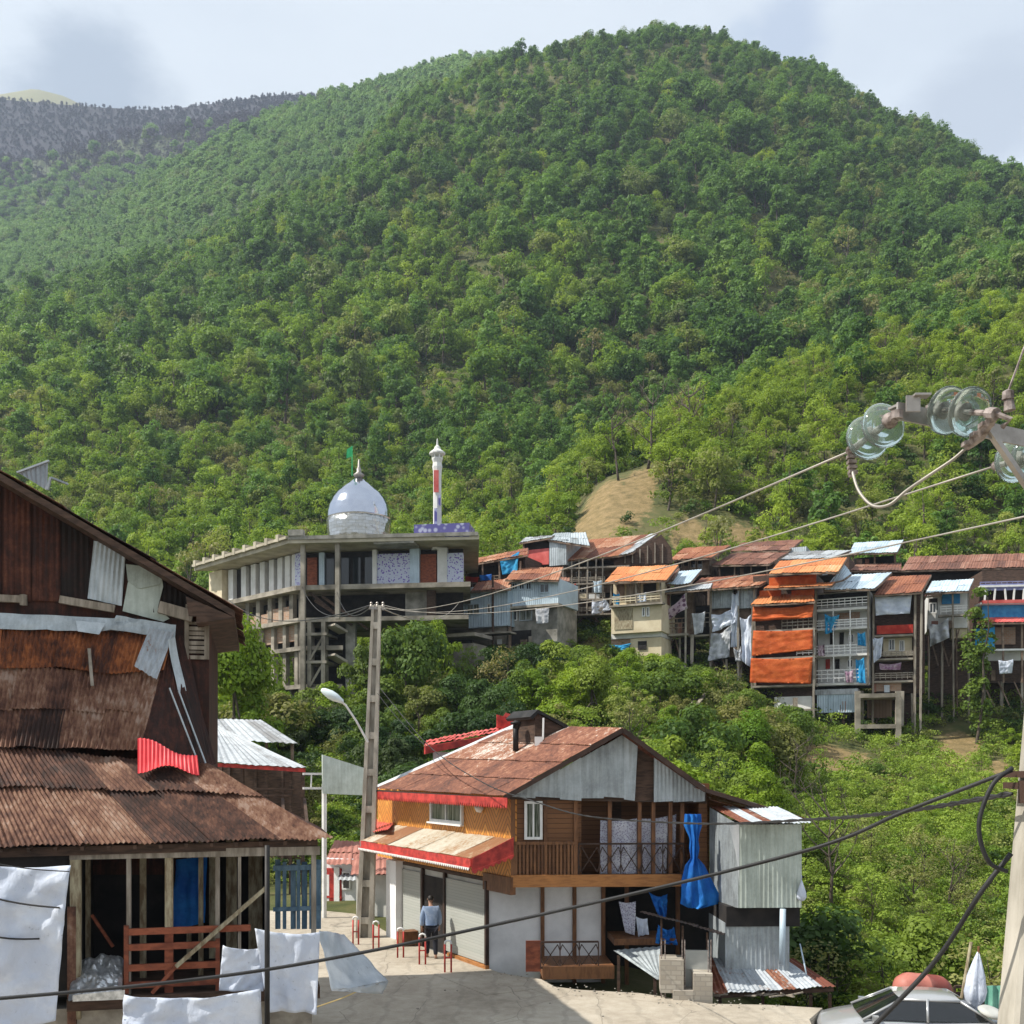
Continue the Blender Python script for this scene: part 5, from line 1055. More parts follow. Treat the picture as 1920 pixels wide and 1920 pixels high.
# ------------------------------------------------------------------ the village across the valley
class V:
    """one village building: features are laid on its facade plane"""
    def __init__(s, name, label, px, d, phi=26, cat='house', py=None, seed=0):
        s.f = Fac(px, d, phi); b = s.f.pt(px, HY); s.h = thing(name, label, cat, (b.x, b.y, gz(b.x, b.y))); s.r = random.Random(seed or px)
    def wall(s, x0, y0, x1, y1, mat, depth=4.0, o=0.0, name='wall', lab=None):
        mb = MB(); s.f.bx(mb, x0, y0, x1, y1, o - depth, o); w = mb.build(name, M[mat], s.h); return tag(w, lab)
    def tin(s, x0, y0, x1, y1, mat, depth=4.0, o=0.0, name='wall', tints=(.2, .85), lab=None):
        mb = MB(); A, B = s.f.pt(x0, HY, o), s.f.pt(x1, HY, o); m = (x0 + x1) / 2; fbox(mb, s_off(s.f, o), x0, x1, s.f.pt(m, y1, o).z, s.f.pt(m, y0, o).z, depth, tints, .22, .018, x0)
        return tag(mb.build(name, M[mat], s.h), lab)
    def roof(s, eL, eR, rR, rL, mat, o=.7, b=-3.5, nx=None, ny=2, per=.26, name='roof', tints=None, lab=None):
        mb = MB(); q = [s.f.pt(*rL, b), s.f.pt(*rR, b), s.f.pt(*eR, o), s.f.pt(*eL, o)]; n = nx or max(2, round((q[3] - q[2]).length / 1.1))
        mb.sheets(*q, n, ny, per, .022, s.r.randint(1, 999), .05, .05, .05, tints, .03)
        ro = mb.build(name, M[mat], s.h); tag(ro, lab)
        mb = MB(); mb.beam(q[2] - Zv * .09, q[3] - Zv * .09, .08, .14); mb.beam(q[2] - Zv * .08, q[1] - Zv * .08, .08, .16); mb.beam(q[3] - Zv * .08, q[0] - Zv * .08, .08, .16); mb.build('eave_board', M['wood_far'], ro)
        return ro
    def win(s, x0, y0, x1, y1, o=.03, frame='white_paint', glass='window_glass', mull=1, fr=.09): return window(s.f, x0, y0, x1, y1, s.h, o, fr, glass, frame, mull)
    def deck(s, x0, x1, y, o=1.1, b=-.2, th=.16, mat='concrete_far', name='balcony_floor'):
        mb = MB(); A = s.f.pt((x0 + x1) / 2, y, o); s.f.bz(mb, x0, x1, A.z - th, A.z, b, o); return mb.build(name, M[mat], s.h)
    def rail(s, x0, x1, y0, y1, o=1.0, mat='white_paint', n=None, name='railing', fill=None, rows=3):
        mb = MB(); A = s.f.pt(x0, HY, o); B = s.f.pt(x1, HY, o); m = (x0 + x1) / 2; za, zb = s.f.pt(m, y1, o).z, s.f.pt(m, y0, o).z; L = (B - A).length
        for k in range(rows): z = za + (zb - za) * (1 - k / rows); mb.beam(pl(A, z), pl(B, z), .07, .08)
        k = n or max(2, round(L / .45))
        for i in range(k + 1): p = A.lerp(B, i / k); mb.beam(pl(p, za), pl(p, zb), .05)
        if fill: s.f.bx(mb, x0, y0 + 3, x1, y1, o - .06, o - .03)
        return mb.build(name, M[mat], s.h)
    def post(s, xs, y0, y1, o=1.0, w=.14, mat='wood_far', name='post'):
        for x in xs:
            a = s.f.pt(x, y0, o); b = s.f.pt(x, y1, o) if y1 else Vector((a.x, a.y, gz(a.x, a.y) - .4)); mb = MB(); mb.beam(a, pl(a, b.z) + s.f.u * s.r.uniform(-.12, .12), w, w, s.r.random()); mb.build(name, M[mat], s.h)
    def legs(s, x0, x1, y, n=3, o=0.0, b=-3.0, mat='concrete_far', w=.28):
        """foundation wall set back in the dark and posts down to the slope"""
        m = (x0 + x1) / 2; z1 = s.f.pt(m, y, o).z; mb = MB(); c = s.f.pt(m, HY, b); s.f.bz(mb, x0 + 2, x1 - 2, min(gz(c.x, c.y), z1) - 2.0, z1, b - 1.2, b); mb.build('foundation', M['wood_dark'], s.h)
        for k in range(n): s.post([x0 + 2 + (x1 - x0 - 4) * k / max(1, n - 1) + s.r.uniform(-2, 2)], y, None, o - .15 - s.r.random() * .5, w * s.r.uniform(.6, 1.1), s.r.choice([mat, mat, 'wood_grey', 'wood_far']), 'foundation_post')
        for k in range(max(1, n - 1)): xa = x0 + (x1 - x0) * k / n; xb = x0 + (x1 - x0) * (k + 1) / n; s.brace(*((xa, xb) if s.r.random() < .5 else (xb, xa)), y, o - .2)
        for k in range(2):
            xa = s.r.uniform(x0, x1 - 14); mb = MB(); h_ = s.r.uniform(8, 20); s.f.bx(mb, xa, y - h_ - 2, xa + s.r.uniform(6, 13), y - 2, o + .05, o + .1, s.r.random()); mb.build('patch_board', M[s.r.choice(['wood_grey', 'zinc', 'brown_far', 'wood_far', 'plaster_pale'])], s.h)
    def brace(s, x0, x1, y, o=0.0):
        a, b_ = s.f.pt(x0, y, o), s.f.pt(x1, y, o); g0, g1 = gz(a.x, a.y), gz(b_.x, b_.y)
        if a.z - g0 > 1.2: mb = MB(); mb.beam(a, pl(b_, max(g1, a.z - 3.2)), .11, .11); mb.build('brace', M['wood_far'], s.h)
    def hang(s, TL, TR, BR, BL, mat, label, name='tarpaulin', o=.15, wav=.16, folds=3, cat=None):
        return hang(s.f, TL, TR, BR, BL, mat, name, label, cat or name.replace('_', ' '), o, wav, s.r.randint(1, 99), 18, 16, None, folds)
def s_off(f, o):
    g = Fac.__new__(Fac); g.o = f.o + f.n * o; g.u = f.u; g.n = f.n; g.phi = f.phi; return g
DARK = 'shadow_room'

# back row
v = V('rust_roof_house', 'rust roofed house end with dark open balcony and blue tarpaulin near the minaret', 872, 98)
v.wall(872, 1048, 985, 1110, 'wood_dark', 4); v.roof((862, 1062), (990, 1040), (990, 1028), (880, 1050), 'rust_far', 1.2, -2)
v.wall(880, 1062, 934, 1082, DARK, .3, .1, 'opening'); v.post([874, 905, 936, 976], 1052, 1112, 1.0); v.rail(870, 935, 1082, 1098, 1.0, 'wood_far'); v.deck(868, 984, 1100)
v.hang((938, 1048), (974, 1034), (970, 1074), (942, 1078), 'tarp_sky', 'blue tarpaulin hung under the rusty eave beside the pink panel', o=1.1)
v.hang((872, 1080), (898, 1082), (896, 1092), (873, 1091), 'cloth_red', 'red cloth drying on the balcony rail near the mosque', 'cloth', 1.15, .06)
v.hang((899, 1078), (922, 1076), (921, 1088), (900, 1089), 'tarp_blue', 'blue cloth drying on the balcony rail near the mosque', 'cloth', 1.15, .06)
v.legs(872, 984, 1110)
v = V('pink_panel_house', 'grey house with white tin roof and pink front panel', 980, 100)
v.wall(980, 1012, 1030, 1064, 'wood_far', 4); v.wall(982, 1030, 1029, 1060, 'red_roof', .2, .5, 'front_panel', 'slanted pink-red front panel'); v.wall(984, 1016, 1028, 1030, DARK, .2, .2, 'opening')
v.roof((974, 1018), (1032, 1008), (1040, 1004), (986, 1008), 'white_sheet', .9, -2); v.tin(1030, 1012, 1062, 1060, 'zinc', 4, .6); v.roof((1028, 1012), (1106, 1024), (1098, 999), (1040, 1000), 'zinc', .8, -4, lab='plain grey tin roof')
v.legs(980, 1062, 1062)
v = V('long_gable_house', 'long house with rusty roof, black open gable and three storeys of timber balconies', 1058, 99, 12)
v.wall(1060, 1045, 1250, 1150, 'wood_far', 5, -1); v.roof((1052, 1052), (1160, 1042), (1225, 1002), (1085, 1014), 'rust_far', 1.2, -4); v.roof((1160, 1042), (1186, 1036), (1234, 1000), (1218, 1002), 'white_sheet', 1.25, -4, name='roof_strip')
mb = MB(); mb.prism([v.f.pt(x, y, .6) for x, y in ((1150, 1052), (1240, 1002), (1258, 1026), (1262, 1056), (1152, 1062))], -v.f.n * .3); tag(mb.build('gable', M['wood_dark'], v.h), 'black boarded gable')
mb = MB()
for x in (1172, 1186, 1200, 1214, 1228, 1242): mb.beam(v.f.pt(x, 1046 - (x - 1160) * .42 if x < 1240 else 1020, .7), v.f.pt(x, 1056, .7), .1)
mb.build('gable_boards', M['wood_grey'], v.h)
for y in (1062, 1092, 1122, 1150): v.deck(1054, 1180, y, 1.3, mat='wood_grey')
for y in (1052, 1082, 1112): v.wall(1062, y, 1176, y + 10, DARK, .2, -.85, 'opening')
v.post([1056, 1072, 1086, 1102, 1118, 1130], 1048, 1152, 1.2, .13, 'wood_grey')
for y in (1086, 1116, 1142): v.rail(1056, 1134, y - 3, y + 6, 1.2, 'wood_grey')
for (x0, y0, x1, y1) in ((1080, 1066, 1090, 1082), (1098, 1068, 1108, 1084), (1084, 1096, 1098, 1112), (1110, 1098, 1120, 1112)): v.win(x0, y0, x1, y1, -.95)
v.hang((1112, 1090), (1128, 1088), (1128, 1112), (1114, 1112), 'zinc_blue', 'pale blue sheet tied to the timber scaffolding', 'sheet', 1.3, .1)
v.wall(1080, 1114, 1100, 1122, 'plaster_cream', .2, 1.25, 'board'); v.wall(1104, 1114, 1124, 1124, 'plaster_pale', .2, 1.25, 'board')
v.hang((1110, 1126), (1134, 1122), (1148, 1142), (1110, 1154), 'tarp_white', 'white sheet slung below the timber balconies', 'sheet', 1.3, .2)
v.legs(1060, 1230, 1150, 4)
v = V('rust_window_house', 'small house with rusty roof and a row of dark glazed windows', 1262, 100)
v.wall(1264, 1044, 1330, 1080, 'wood_far', 4); v.roof((1256, 1050), (1335, 1046), (1370, 1023), (1282, 1028), 'rust_far', 1.0, -4)
for k in range(4): v.win(1268 + k * 13, 1050, 1279 + k * 13, 1066, .05, 'wood_grey', mull=0)
v.legs(1264, 1330, 1080)
v = V('brown_roof_house', 'house with dull brown tin roof and shaded open front above the rusty awnings', 1340, 99)
v.wall(1345, 1056, 1470, 1082, 'wood_dark', 4); v.roof((1336, 1060), (1442, 1058), (1478, 1036), (1372, 1038), 'brown_far', 1.0, -4); v.wall(1350, 1062, 1440, 1076, DARK, .2, .1, 'opening'); v.post([1348, 1378, 1408, 1438], 1058, 1082, .6)
v.legs(1345, 1470, 1082)
v = V('brown_roof_house', 'topmost dark red-brown roof in the row, below the spur trees', 1376, 106)
v.wall(1390, 1030, 1500, 1062, 'wood_far', 4); v.roof((1370, 1034), (1480, 1032), (1506, 1012), (1392, 1018), 'brown_far', .9, -4); v.tin(1480, 1026, 1512, 1050, 'zinc', 3, .2, 'side_wall'); v.legs(1390, 1500, 1062)
v = V('pale_roof_house', 'house with faded pinkish white roof behind the orange canopy house', 1470, 101)
v.wall(1472, 1048, 1592, 1080, 'wood_dark', 4); v.roof((1462, 1050), (1560, 1046), (1596, 1032), (1482, 1034), 'white_sheet', .8, -3); v.legs(1472, 1592, 1080)
v = V('shed', 'open shed with pale grey tin roof at the top of the village', 1598, 104, 22, 'shed')
v.roof((1592, 1038), (1682, 1036), (1694, 1013), (1602, 1018), 'zinc_blue', .8, -4.5); v.wall(1600, 1044, 1680, 1062, DARK, 1, -2); v.post([1600, 1640, 1678], 1036, None, .2); v.legs(1600, 1680, 1060)
v = V('long_brown_roof_house', 'very long low house with brown tiled roof above the blue balcony house', 1596, 100, 8)
v.wall(1600, 1064, 1990, 1100, 'wood_dark', 5); v.roof((1590, 1070), (1690, 1070), (1690, 1056), (1606, 1058), 'brown_far', 1.0, -4); v.roof((1690, 1070), (1990, 1062), (1990, 1036), (1706, 1044), 'brown_far', 1.2, -4, 22, name='roof_wing'); v.wall(1700, 1072, 1990, 1096, DARK, .2, .1, 'opening')
v.legs(1600, 1990, 1100, 6)

# front row
v = V('pale_tin_house', 'pale blue tin house with small rusty roof, leftmost of the front row', 853, 93)
v.tin(853, 1108, 952, 1176, 'zinc_blue', 4); v.roof((884, 1108), (957, 1104), (962, 1084), (896, 1092), 'rust_far', .8, -3, ny=1); v.roof((850, 1112), (900, 1108), (900, 1100), (856, 1104), 'zinc', .5, -2, name='low_roof', ny=1)
v.win(875, 1132, 900, 1154, .04, 'zinc_blue', 'curtain_glass'); v.win(914, 1132, 920, 1150, .04, 'white_paint', mull=0); v.deck(800, 955, 1188, 1.2); v.wall(856, 1178, 950, 1210, 'concrete_far', 3, -.6, 'basement'); v.legs(856, 950, 1210)
v = V('retaining_wall', 'concrete retaining wall with flat slab below the mosque', 800, 90, 26, 'wall')
v.wall(806, 1208, 888, 1252, 'concrete_far', 2.5); v.deck(798, 890, 1188, .8, -2.5, .3, name='slab'); v.wall(812, 1190, 880, 1208, DARK, .5, -1.5, 'opening'); v.legs(806, 888, 1250, 2)
v = V('tin_balcony_house', 'light blue tin house with patchy orange roof on dark concrete storeys', 950, 92)
v.tin(955, 1088, 1047, 1135, 'zinc_blue', 4.5, .3); v.roof((948, 1087), (1047, 1088), (1056, 1064), (966, 1066), 'rust_far', .9, -3.5); v.wall(955, 1135, 1045, 1212, 'concrete', 4.5, -.2, 'lower_wall')
for k in range(3): v.win(960 + k * 13, 1092, 971 + k * 13, 1106, .34, 'zinc_blue', mull=1)
v.win(1012, 1094, 1030, 1112, .34, 'zinc_blue'); v.deck(953, 1047, 1134, .7, th=.2); v.win(960, 1140, 970, 1164, -.16, 'white_paint', mull=0); v.win(974, 1142, 998, 1164, -.16, 'zinc', 'curtain_glass'); v.wall(958, 1182, 996, 1210, DARK, .2, -.15, 'cellar_opening'); v.post([957], 1132, None, .5, .22, 'wood_far')
v.legs(955, 1045, 1212, 3)
v = V('red_side_hut', 'narrow hut with red-brown side wall between tin house and scaffolding', 1046, 94, 5, 'hut'); v.tin(1046, 1090, 1066, 1150, 'brown_far', 4, .2, tints=(.1, .4)); v.wall(1046, 1150, 1070, 1200, 'wood_dark', 3, 0, 'lower_wall'); v.roof((1044, 1092), (1068, 1092), (1068, 1084), (1048, 1082), 'brown_far', .5, -2, 2, 1); v.legs(1046, 1068, 1200, 2)
v = V('yellow_house', 'cream yellow house with bright orange roof and narrow twin window', 1140, 91)
v.wall(1146, 1132, 1240, 1186, 'plaster_cream', 4.5); v.roof((1134, 1092), (1250, 1088), (1272, 1060), (1158, 1064), 'orange_far', 1.0, -4)
v.wall(1150, 1092, 1240, 1132, 'plaster_cream', 3, -1.2, 'upper_wall'); v.wall(1206, 1094, 1230, 1112, DARK, .2, -1.1, 'opening'); v.wall(1156, 1096, 1170, 1126, 'wood_far', .2, -1.1, 'door'); v.wall(1174, 1094, 1200, 1128, 'wood_grey', .15, -1.05, 'shutter'); v.deck(1142, 1242, 1132, .6)
v.rail(1144, 1240, 1116, 1130, .5, 'plaster_cream'); v.post([1146, 1192, 1238], 1090, 1132, .5, .14, 'wood_grey'); v.win(1204, 1138, 1210, 1156, .04, 'white_paint', mull=0); v.win(1212, 1138, 1218, 1156, .04, 'white_paint', mull=0)
v.wall(1152, 1142, 1186, 1180, 'wood_mossy', .12, .06, 'shutter_door'); v.wall(1146, 1186, 1240, 1196, 'plaster_pale', 3.6, -.6, 'plinth'); v.wall(1182, 1196, 1240, 1262, 'plaster_cream', 3, -.6, 'lower_wall'); v.wall(1196, 1202, 1212, 1218, DARK, .2, -.5, 'cellar_opening'); v.wall(1146, 1196, 1182, 1222, 'brick_far', 3, -.9, 'brick_base')
v.hang((1140, 1208), (1184, 1206), (1176, 1220), (1152, 1224), 'tarp_sky', 'pale blue sheet slung under the cream yellow house', 'sheet', .3, .15); v.legs(1146, 1240, 1260, 3)
v = V('red_flank', 'narrow red-brown timber wing at the flank of the cream yellow house', 1242, 92, 10, 'hut'); v.tin(1242, 1096, 1256, 1190, 'brown_far', 3, .3, tints=(.0, .3)); v.roof((1238, 1096), (1262, 1086), (1274, 1066), (1256, 1074), 'brown_far', .8, -2, 2, 1); v.legs(1242, 1256, 1190, 2)
v = V('patterned_cloth_house', 'grey balcony house with small silver roof and slanting patterned cloth', 1246, 92)
v.wall(1258, 1106, 1300, 1190, 'wood_far', 4, -1); v.roof((1250, 1096), (1294, 1094), (1316, 1068), (1270, 1072), 'zinc_blue', .8, -3, ny=1); v.roof((1238, 1112), (1332, 1104), (1336, 1094), (1256, 1102), 'white_sheet', .9, -1.5, name='lower_roof', ny=1)
v.deck(1240, 1288, 1188, .9, th=.2); v.wall(1246, 1116, 1286, 1180, DARK, .2, -.85, 'opening'); v.post([1242, 1286], 1106, None, .8, .16, 'concrete_far'); v.rail(1242, 1288, 1160, 1186, .8, 'wood_far')
v.hang((1248, 1146), (1284, 1114), (1288, 1140), (1244, 1168), 'cloth_pink', 'slanting pink and black patterned cloth on the grey balcony', 'cloth', 1.0, .2); v.legs(1246, 1300, 1190, 3)
v = V('tarp_wrapped_house', 'house on stilts with long rusty roof, front wrapped in grey tarpaulins', 1330, 91)
v.wall(1334, 1104, 1416, 1232, 'wood_far', 4, -.4); v.roof((1286, 1108), (1424, 1098), (1464, 1076), (1316, 1084), 'rust_far', 1.1, -3.5, 12, tints=lambda u, w, r: min(1, max(0, .2 + .5 * u + r.uniform(-.25, .25)))); v.tin(1332, 1104, 1374, 1140, 'zinc', .4, .2, 'front_sheet', (.0, .35)); v.tin(1386, 1100, 1418, 1140, 'zinc', .4, .2, 'front_sheet', (.0, .3))
v.post([1333, 1384, 1414], 1104, None, .3, .18, 'wood_grey'); v.wall(1292, 1136, 1330, 1190, DARK, 1.0, -1.0, 'opening'); v.rail(1296, 1330, 1150, 1176, -.2, 'wood_grey'); v.deck(1290, 1334, 1190, .2, -1.5)
for a in (((1334, 1152), (1378, 1136), (1380, 1168), (1336, 1186), 'tarp_white', 'white tarpaulin, uppermost on the wrapped stilt house'), ((1334, 1188), (1372, 1172), (1368, 1232), (1328, 1240), 'tarp_grey', 'grey tarpaulin sagging low on the wrapped stilt house'), ((1372, 1110), (1386, 1106), (1384, 1212), (1370, 1214), 'tarp_white', 'narrow white tarpaulin strip hanging the whole height of the wrapped house'), ((1388, 1158), (1410, 1150), (1412, 1256), (1392, 1240), 'tarp_white', 'long pale tarpaulin beside the orange house'), ((1376, 1214), (1390, 1212), (1392, 1240), (1378, 1240), 'tarp_grey', 'small grey tarpaulin scrap under the wrapped house')):
    v.hang(*a, o=.45, wav=.35)
v.legs(1334, 1416, 1236, 4, 0, -2)
v = V('orange_tarp_house', 'tall narrow house fronted with orange tarpaulins and tiered orange roofs', 1408, 88.5)
v.wall(1412, 1076, 1526, 1330, 'wood_dark', 5, -1.2); v.roof((1442, 1076), (1572, 1072), (1588, 1046), (1462, 1052), 'orange_far', .9, -4); v.roof((1432, 1104), (1560, 1098), (1566, 1092), (1440, 1098), 'orange_far', .9, -.8, name='upper_canopy', ny=1); v.wall(1442, 1080, 1530, 1100, 'tarp_orange', .2, -.3, 'upper_front')
v.roof((1408, 1134), (1528, 1128), (1520, 1112), (1424, 1116), 'orange_far', .9, -1.0, name='canopy', ny=1); v.wall(1424, 1106, 1464, 1128, 'tarp_orange', .2, -.5, 'balcony_panel'); v.wall(1484, 1106, 1526, 1128, 'tarp_orange', .2, -.5, 'balcony_panel')
for y in (1180, 1232, 1284): v.deck(1408, 1528, y, .3, -1.2)
v.post([1411, 1526], 1130, None, .25, .16, 'wood_grey'); v.rail(1466, 1526, 1160, 1178, .2, 'wood_grey'); v.rail(1494, 1528, 1216, 1228, .2, 'white_paint'); v.wall(1418, 1288, 1450, 1318, DARK, .2, -1.1, 'opening'); v.wall(1452, 1306, 1520, 1332, 'plaster_pale', 2, -.4, 'lower_wall'); v.deck(1412, 1528, 1330, .3, -1.5)
v.hang((1412, 1136), (1526, 1132), (1524, 1158), (1412, 1166), 'tarp_orange', 'orange tarpaulin, top one on the tall narrow house', o=.42, wav=.3); v.hang((1412, 1182), (1524, 1180), (1524, 1218), (1410, 1230), 'tarp_orange', 'orange tarpaulin, middle one on the tall narrow house', o=.42, wav=.12); v.hang((1408, 1234), (1524, 1232), (1520, 1282), (1406, 1280), 'tarp_orange', 'orange tarpaulin, lowest one on the tall narrow house', o=.48, wav=.14)
v.legs(1412, 1526, 1330, 4)
v = V('white_balcony_house', 'white house with three stacked railed balconies and blue-grey roof', 1530, 88)
v.wall(1532, 1110, 1630, 1284, 'plaster_pale', 5, -1.2); v.roof((1546, 1106), (1640, 1104), (1672, 1074), (1566, 1080), 'zinc_blue', 1.1, -3.5); v.roof((1560, 1092), (1582, 1086), (1596, 1076), (1580, 1054), 'zinc_blue', .6, -1, 2, 1, name='tilted_sheet')
v.wall(1534, 1112, 1630, 1134, DARK, .2, -1.1, 'top_opening')
for y in (1140, 1176, 1226, 1280): v.deck(1528, 1628, y, .4, -1.2, .2, 'plaster_pale')
for y0, y1 in ((1122, 1138), (1162, 1176), (1210, 1226), (1256, 1278)): v.rail(1530, 1628, y0, y1, .35, 'white_paint')
for x in (1556, 1574): v.wall(x, 1186, x + 8, 1208, DARK, .1, -1.12, 'door'); v.wall(x - 8, 1236, x, 1254, 'cloth_red' if x < 1570 else DARK, .1, -1.12, 'door')
v.win(1590, 1188, 1602, 1206, -1.15); v.win(1588, 1236, 1600, 1252, -1.15); v.wall(1572, 1146, 1612, 1160, 'brick_far', .1, -1.1, 'brick_panel')
v.post([1530, 1628], 1108, 1284, .35, .16, 'wood_grey'); v.post([1562, 1594], 1140, 1282, .35, .08, 'white_paint')
v.hang((1546, 1150), (1574, 1152), (1564, 1184), (1548, 1190), 'tarp_sky', 'blue tarpaulin bunched on the upper white balcony', o=.5, wav=.3); v.hang((1608, 1186), (1622, 1184), (1624, 1212), (1608, 1210), 'tarp_sky', 'blue cloth at the right end of the middle white balcony', 'cloth', .45, .2); v.hang((1604, 1236), (1620, 1232), (1624, 1282), (1606, 1280), 'tarp_sky', 'blue cloth at the right end of the lowest white balcony', 'cloth', .45, .2)
v.wall(1530, 1284, 1606, 1292, DARK, 2, -1.0, 'gap'); v.wall(1528, 1292, 1608, 1302, 'white_sheet', 1.6, .3, 'base_roof'); v.tin(1532, 1302, 1608, 1336, 'zinc_blue', 3, .2, 'base_wall'); v.legs(1532, 1608, 1336, 4, .1, -2.4)
v = V('tall_stilt_house', 'tall house with rusty red roof, white cloth and red balcony, on a concrete frame', 1634, 87, 18)
v.wall(1640, 1114, 1712, 1300, 'wood_dark', 5, -1.0); v.roof((1640, 1116), (1728, 1110), (1746, 1078), (1664, 1082), 'rust_far', 1.1, -3.5, tints=lambda u, w, r: r.uniform(.05, .5)); v.wall(1712, 1112, 1734, 1300, 'wood_dark', 5, -.6, 'side_wall'); v.post([1638, 1716, 1728], 1112, None, .5, .16, 'wood_grey')
for y in (1190, 1234, 1276): v.deck(1636, 1712, y, .4, -1.0)
v.wall(1644, 1172, 1712, 1188, 'cloth_red', .08, .38, 'balcony_panel', 'red balcony panel'); v.rail(1640, 1712, 1222, 1232, .35, 'wood_grey'); v.rail(1640, 1712, 1262, 1274, .35, 'wood_grey'); v.wall(1656, 1196, 1710, 1230, 'plaster_cream', .2, -.85, 'inner_wall'); v.win(1666, 1198, 1678, 1220, -.82); v.win(1686, 1200, 1696, 1222, -.82)
v.hang((1640, 1116), (1710, 1114), (1706, 1150), (1642, 1154), 'tarp_white', 'big white cloth hung under the rusty red roof', 'cloth', .6, .2); v.hang((1636, 1194), (1656, 1194), (1652, 1232), (1638, 1244), 'tarp_white', 'long white cloth beside the cream wall below the red balcony', 'cloth', .55, .2); v.hang((1648, 1244), (1690, 1242), (1688, 1256), (1650, 1256), 'cloth_mixed', 'mixed washing hanging below the cream wall', 'washing', .4, .15)
v.wall(1640, 1280, 1690, 1296, 'brick_far', 3, -.2, 'brick_base'); v.legs(1636, 1712, 1300, 2, 0, -2.6)
v = V('concrete_frame', 'bare two storey concrete frame under the tall stilt house', 1606, 85.5, 18, 'frame')
for x in (1608, 1684): v.post([x], 1296, None, .9, .42, 'concrete_far', 'column'); v.post([x + 6], 1296, None, -1.8, .4, 'concrete_far', 'column')
for y in (1300, 1358): v.deck(1604, 1690, y, 1.1, -2.4, .34, 'concrete_far', 'slab')
v.wall(1626, 1306, 1672, 1346, 'planks_up', .2, -1.6, 'board_wall')
v = V('small_white_house', 'small white and blue house with pale grey roof left of the ivy covered tree', 1736, 90, 18)
v.wall(1740, 1112, 1818, 1178, 'plaster_pale', 4, -.6); v.roof((1736, 1112), (1816, 1108), (1826, 1086), (1748, 1090), 'zinc_blue', 1.0, -3); v.roof((1734, 1118), (1766, 1114), (1766, 1108), (1738, 1110), 'red_roof', .9, -.4, 2, 1, name='small_awning'); v.wall(1742, 1122, 1758, 1144, DARK, .2, -.5, 'opening'); v.win(1742, 1130, 1756, 1150, -.3); v.wall(1766, 1114, 1800, 1132, 'blue_panel', .1, -.4, 'blue_panel')
v.rail(1764, 1816, 1136, 1150, .3, 'white_paint'); v.deck(1760, 1818, 1152, .4); v.wall(1784, 1154, 1818, 1196, 'plaster_cream', 3, -.9, 'lower_wall'); v.post([1786, 1816], 1110, None, .3, .14, 'wood_grey')
v.hang((1742, 1170), (1778, 1158), (1780, 1196), (1744, 1212), 'tarp_grey', 'light grey tarpaulin dangling below the small white house', o=.6, wav=.35); v.legs(1740, 1818, 1180, 4, 0, -2.5, 'wood_dark', .16)
v = V('blue_balcony_house', 'wide house with violet-blue rails, bright blue wall and red awning strip at the right end', 1838, 90, 8)
v.wall(1842, 1068, 1990, 1280, 'wood_dark', 5, -1.2)
for y in (1096, 1128, 1216): v.deck(1838, 1990, y, .5, -1.2, .16, 'white_paint')
v.rail(1838, 1990, 1090, 1106, .4, 'blue_rail', fill=1); v.wall(1846, 1106, 1990, 1122, DARK, .1, -.4, 'window_band')
for k in range(7): v.post([1848 + k * 18], 1104, 1128, .42, .14, 'white_paint', 'mullion')
v.wall(1842, 1124, 1990, 1130, 'red_roof', 1.2, .6, 'floor_edge'); v.wall(1842, 1132, 1990, 1158, 'blue_panel', .2, -.2, 'blue_wall'); v.roof((1832, 1168), (1990, 1166), (1990, 1158), (1850, 1158), 'red_roof', 1.0, -.2, 8, 1, name='awning')
v.wall(1866, 1176, 1904, 1208, 'brick_far', .3, -.9, 'brick_panel'); v.rail(1838, 1990, 1240, 1262, .4, 'iron_dark'); v.wall(1842, 1222, 1990, 1238, 'plaster_pale', .2, -.6, 'pale_panel'); v.post([1842, 1880, 1916], 1168, 1280, .4, .16, 'wood_far')
v.hang((1830, 1178), (1866, 1174), (1864, 1220), (1828, 1222), 'tarp_sky', 'bright sky blue tarpaulin on the balcony at the right edge', o=.6, wav=.2); v.legs(1842, 1990, 1278, 5)
# more washing and sheets among the houses
fw = Fac(1140, 90.5, 26)
for a in ((fw, (1194, 1112), (1212, 1110), (1212, 1128), (1195, 1130), 'tarp_white', 'cloth', 'small white cloth over the rail of the cream yellow house'), (fw, (1150, 1112), (1162, 1112), (1161, 1134), (1151, 1133), 'tarp_sky', 'cloth', 'pale blue cloth at the left end of the cream yellow balcony'), (Fac(1290, 90.5, 26), (1298, 1150), (1322, 1146), (1318, 1186), (1302, 1190), 'tarp_grey', 'cloth', 'grey cloth on the shaded balcony left of the tarpaulin wrapped house'), (Fac(1530, 87.3, 26), (1584, 1258), (1600, 1256), (1600, 1280), (1586, 1280), 'cloth_mixed', 'cloth', 'dark mixed washing on the lowest white balcony'), (Fac(1530, 87.3, 26), (1534, 1208), (1546, 1208), (1546, 1230), (1535, 1230), 'cloth_pink', 'cloth', 'pink patterned cloth on the middle white balcony'), (Fac(1838, 88.8, 8), (1872, 1238), (1900, 1236), (1898, 1262), (1874, 1264), 'tarp_white', 'cloth', 'white cloth over the dark iron rail at the right edge'), (Fac(955, 90.8, 26), (1004, 1140), (1030, 1138), (1028, 1168), (1006, 1170), 'tarp_grey', 'sheet', 'grey sheet on the dark storey under the light blue tin house'), (Fac(1060, 97.5, 12), (1066, 1096), (1080, 1094), (1080, 1112), (1067, 1113), 'cloth_red', 'cloth', 'red cloth drying on the timber scaffolding house')):
    hang(*a[:6], a[6], a[7], a[6], 0.0, .14, len(a[7]), 14, 14)
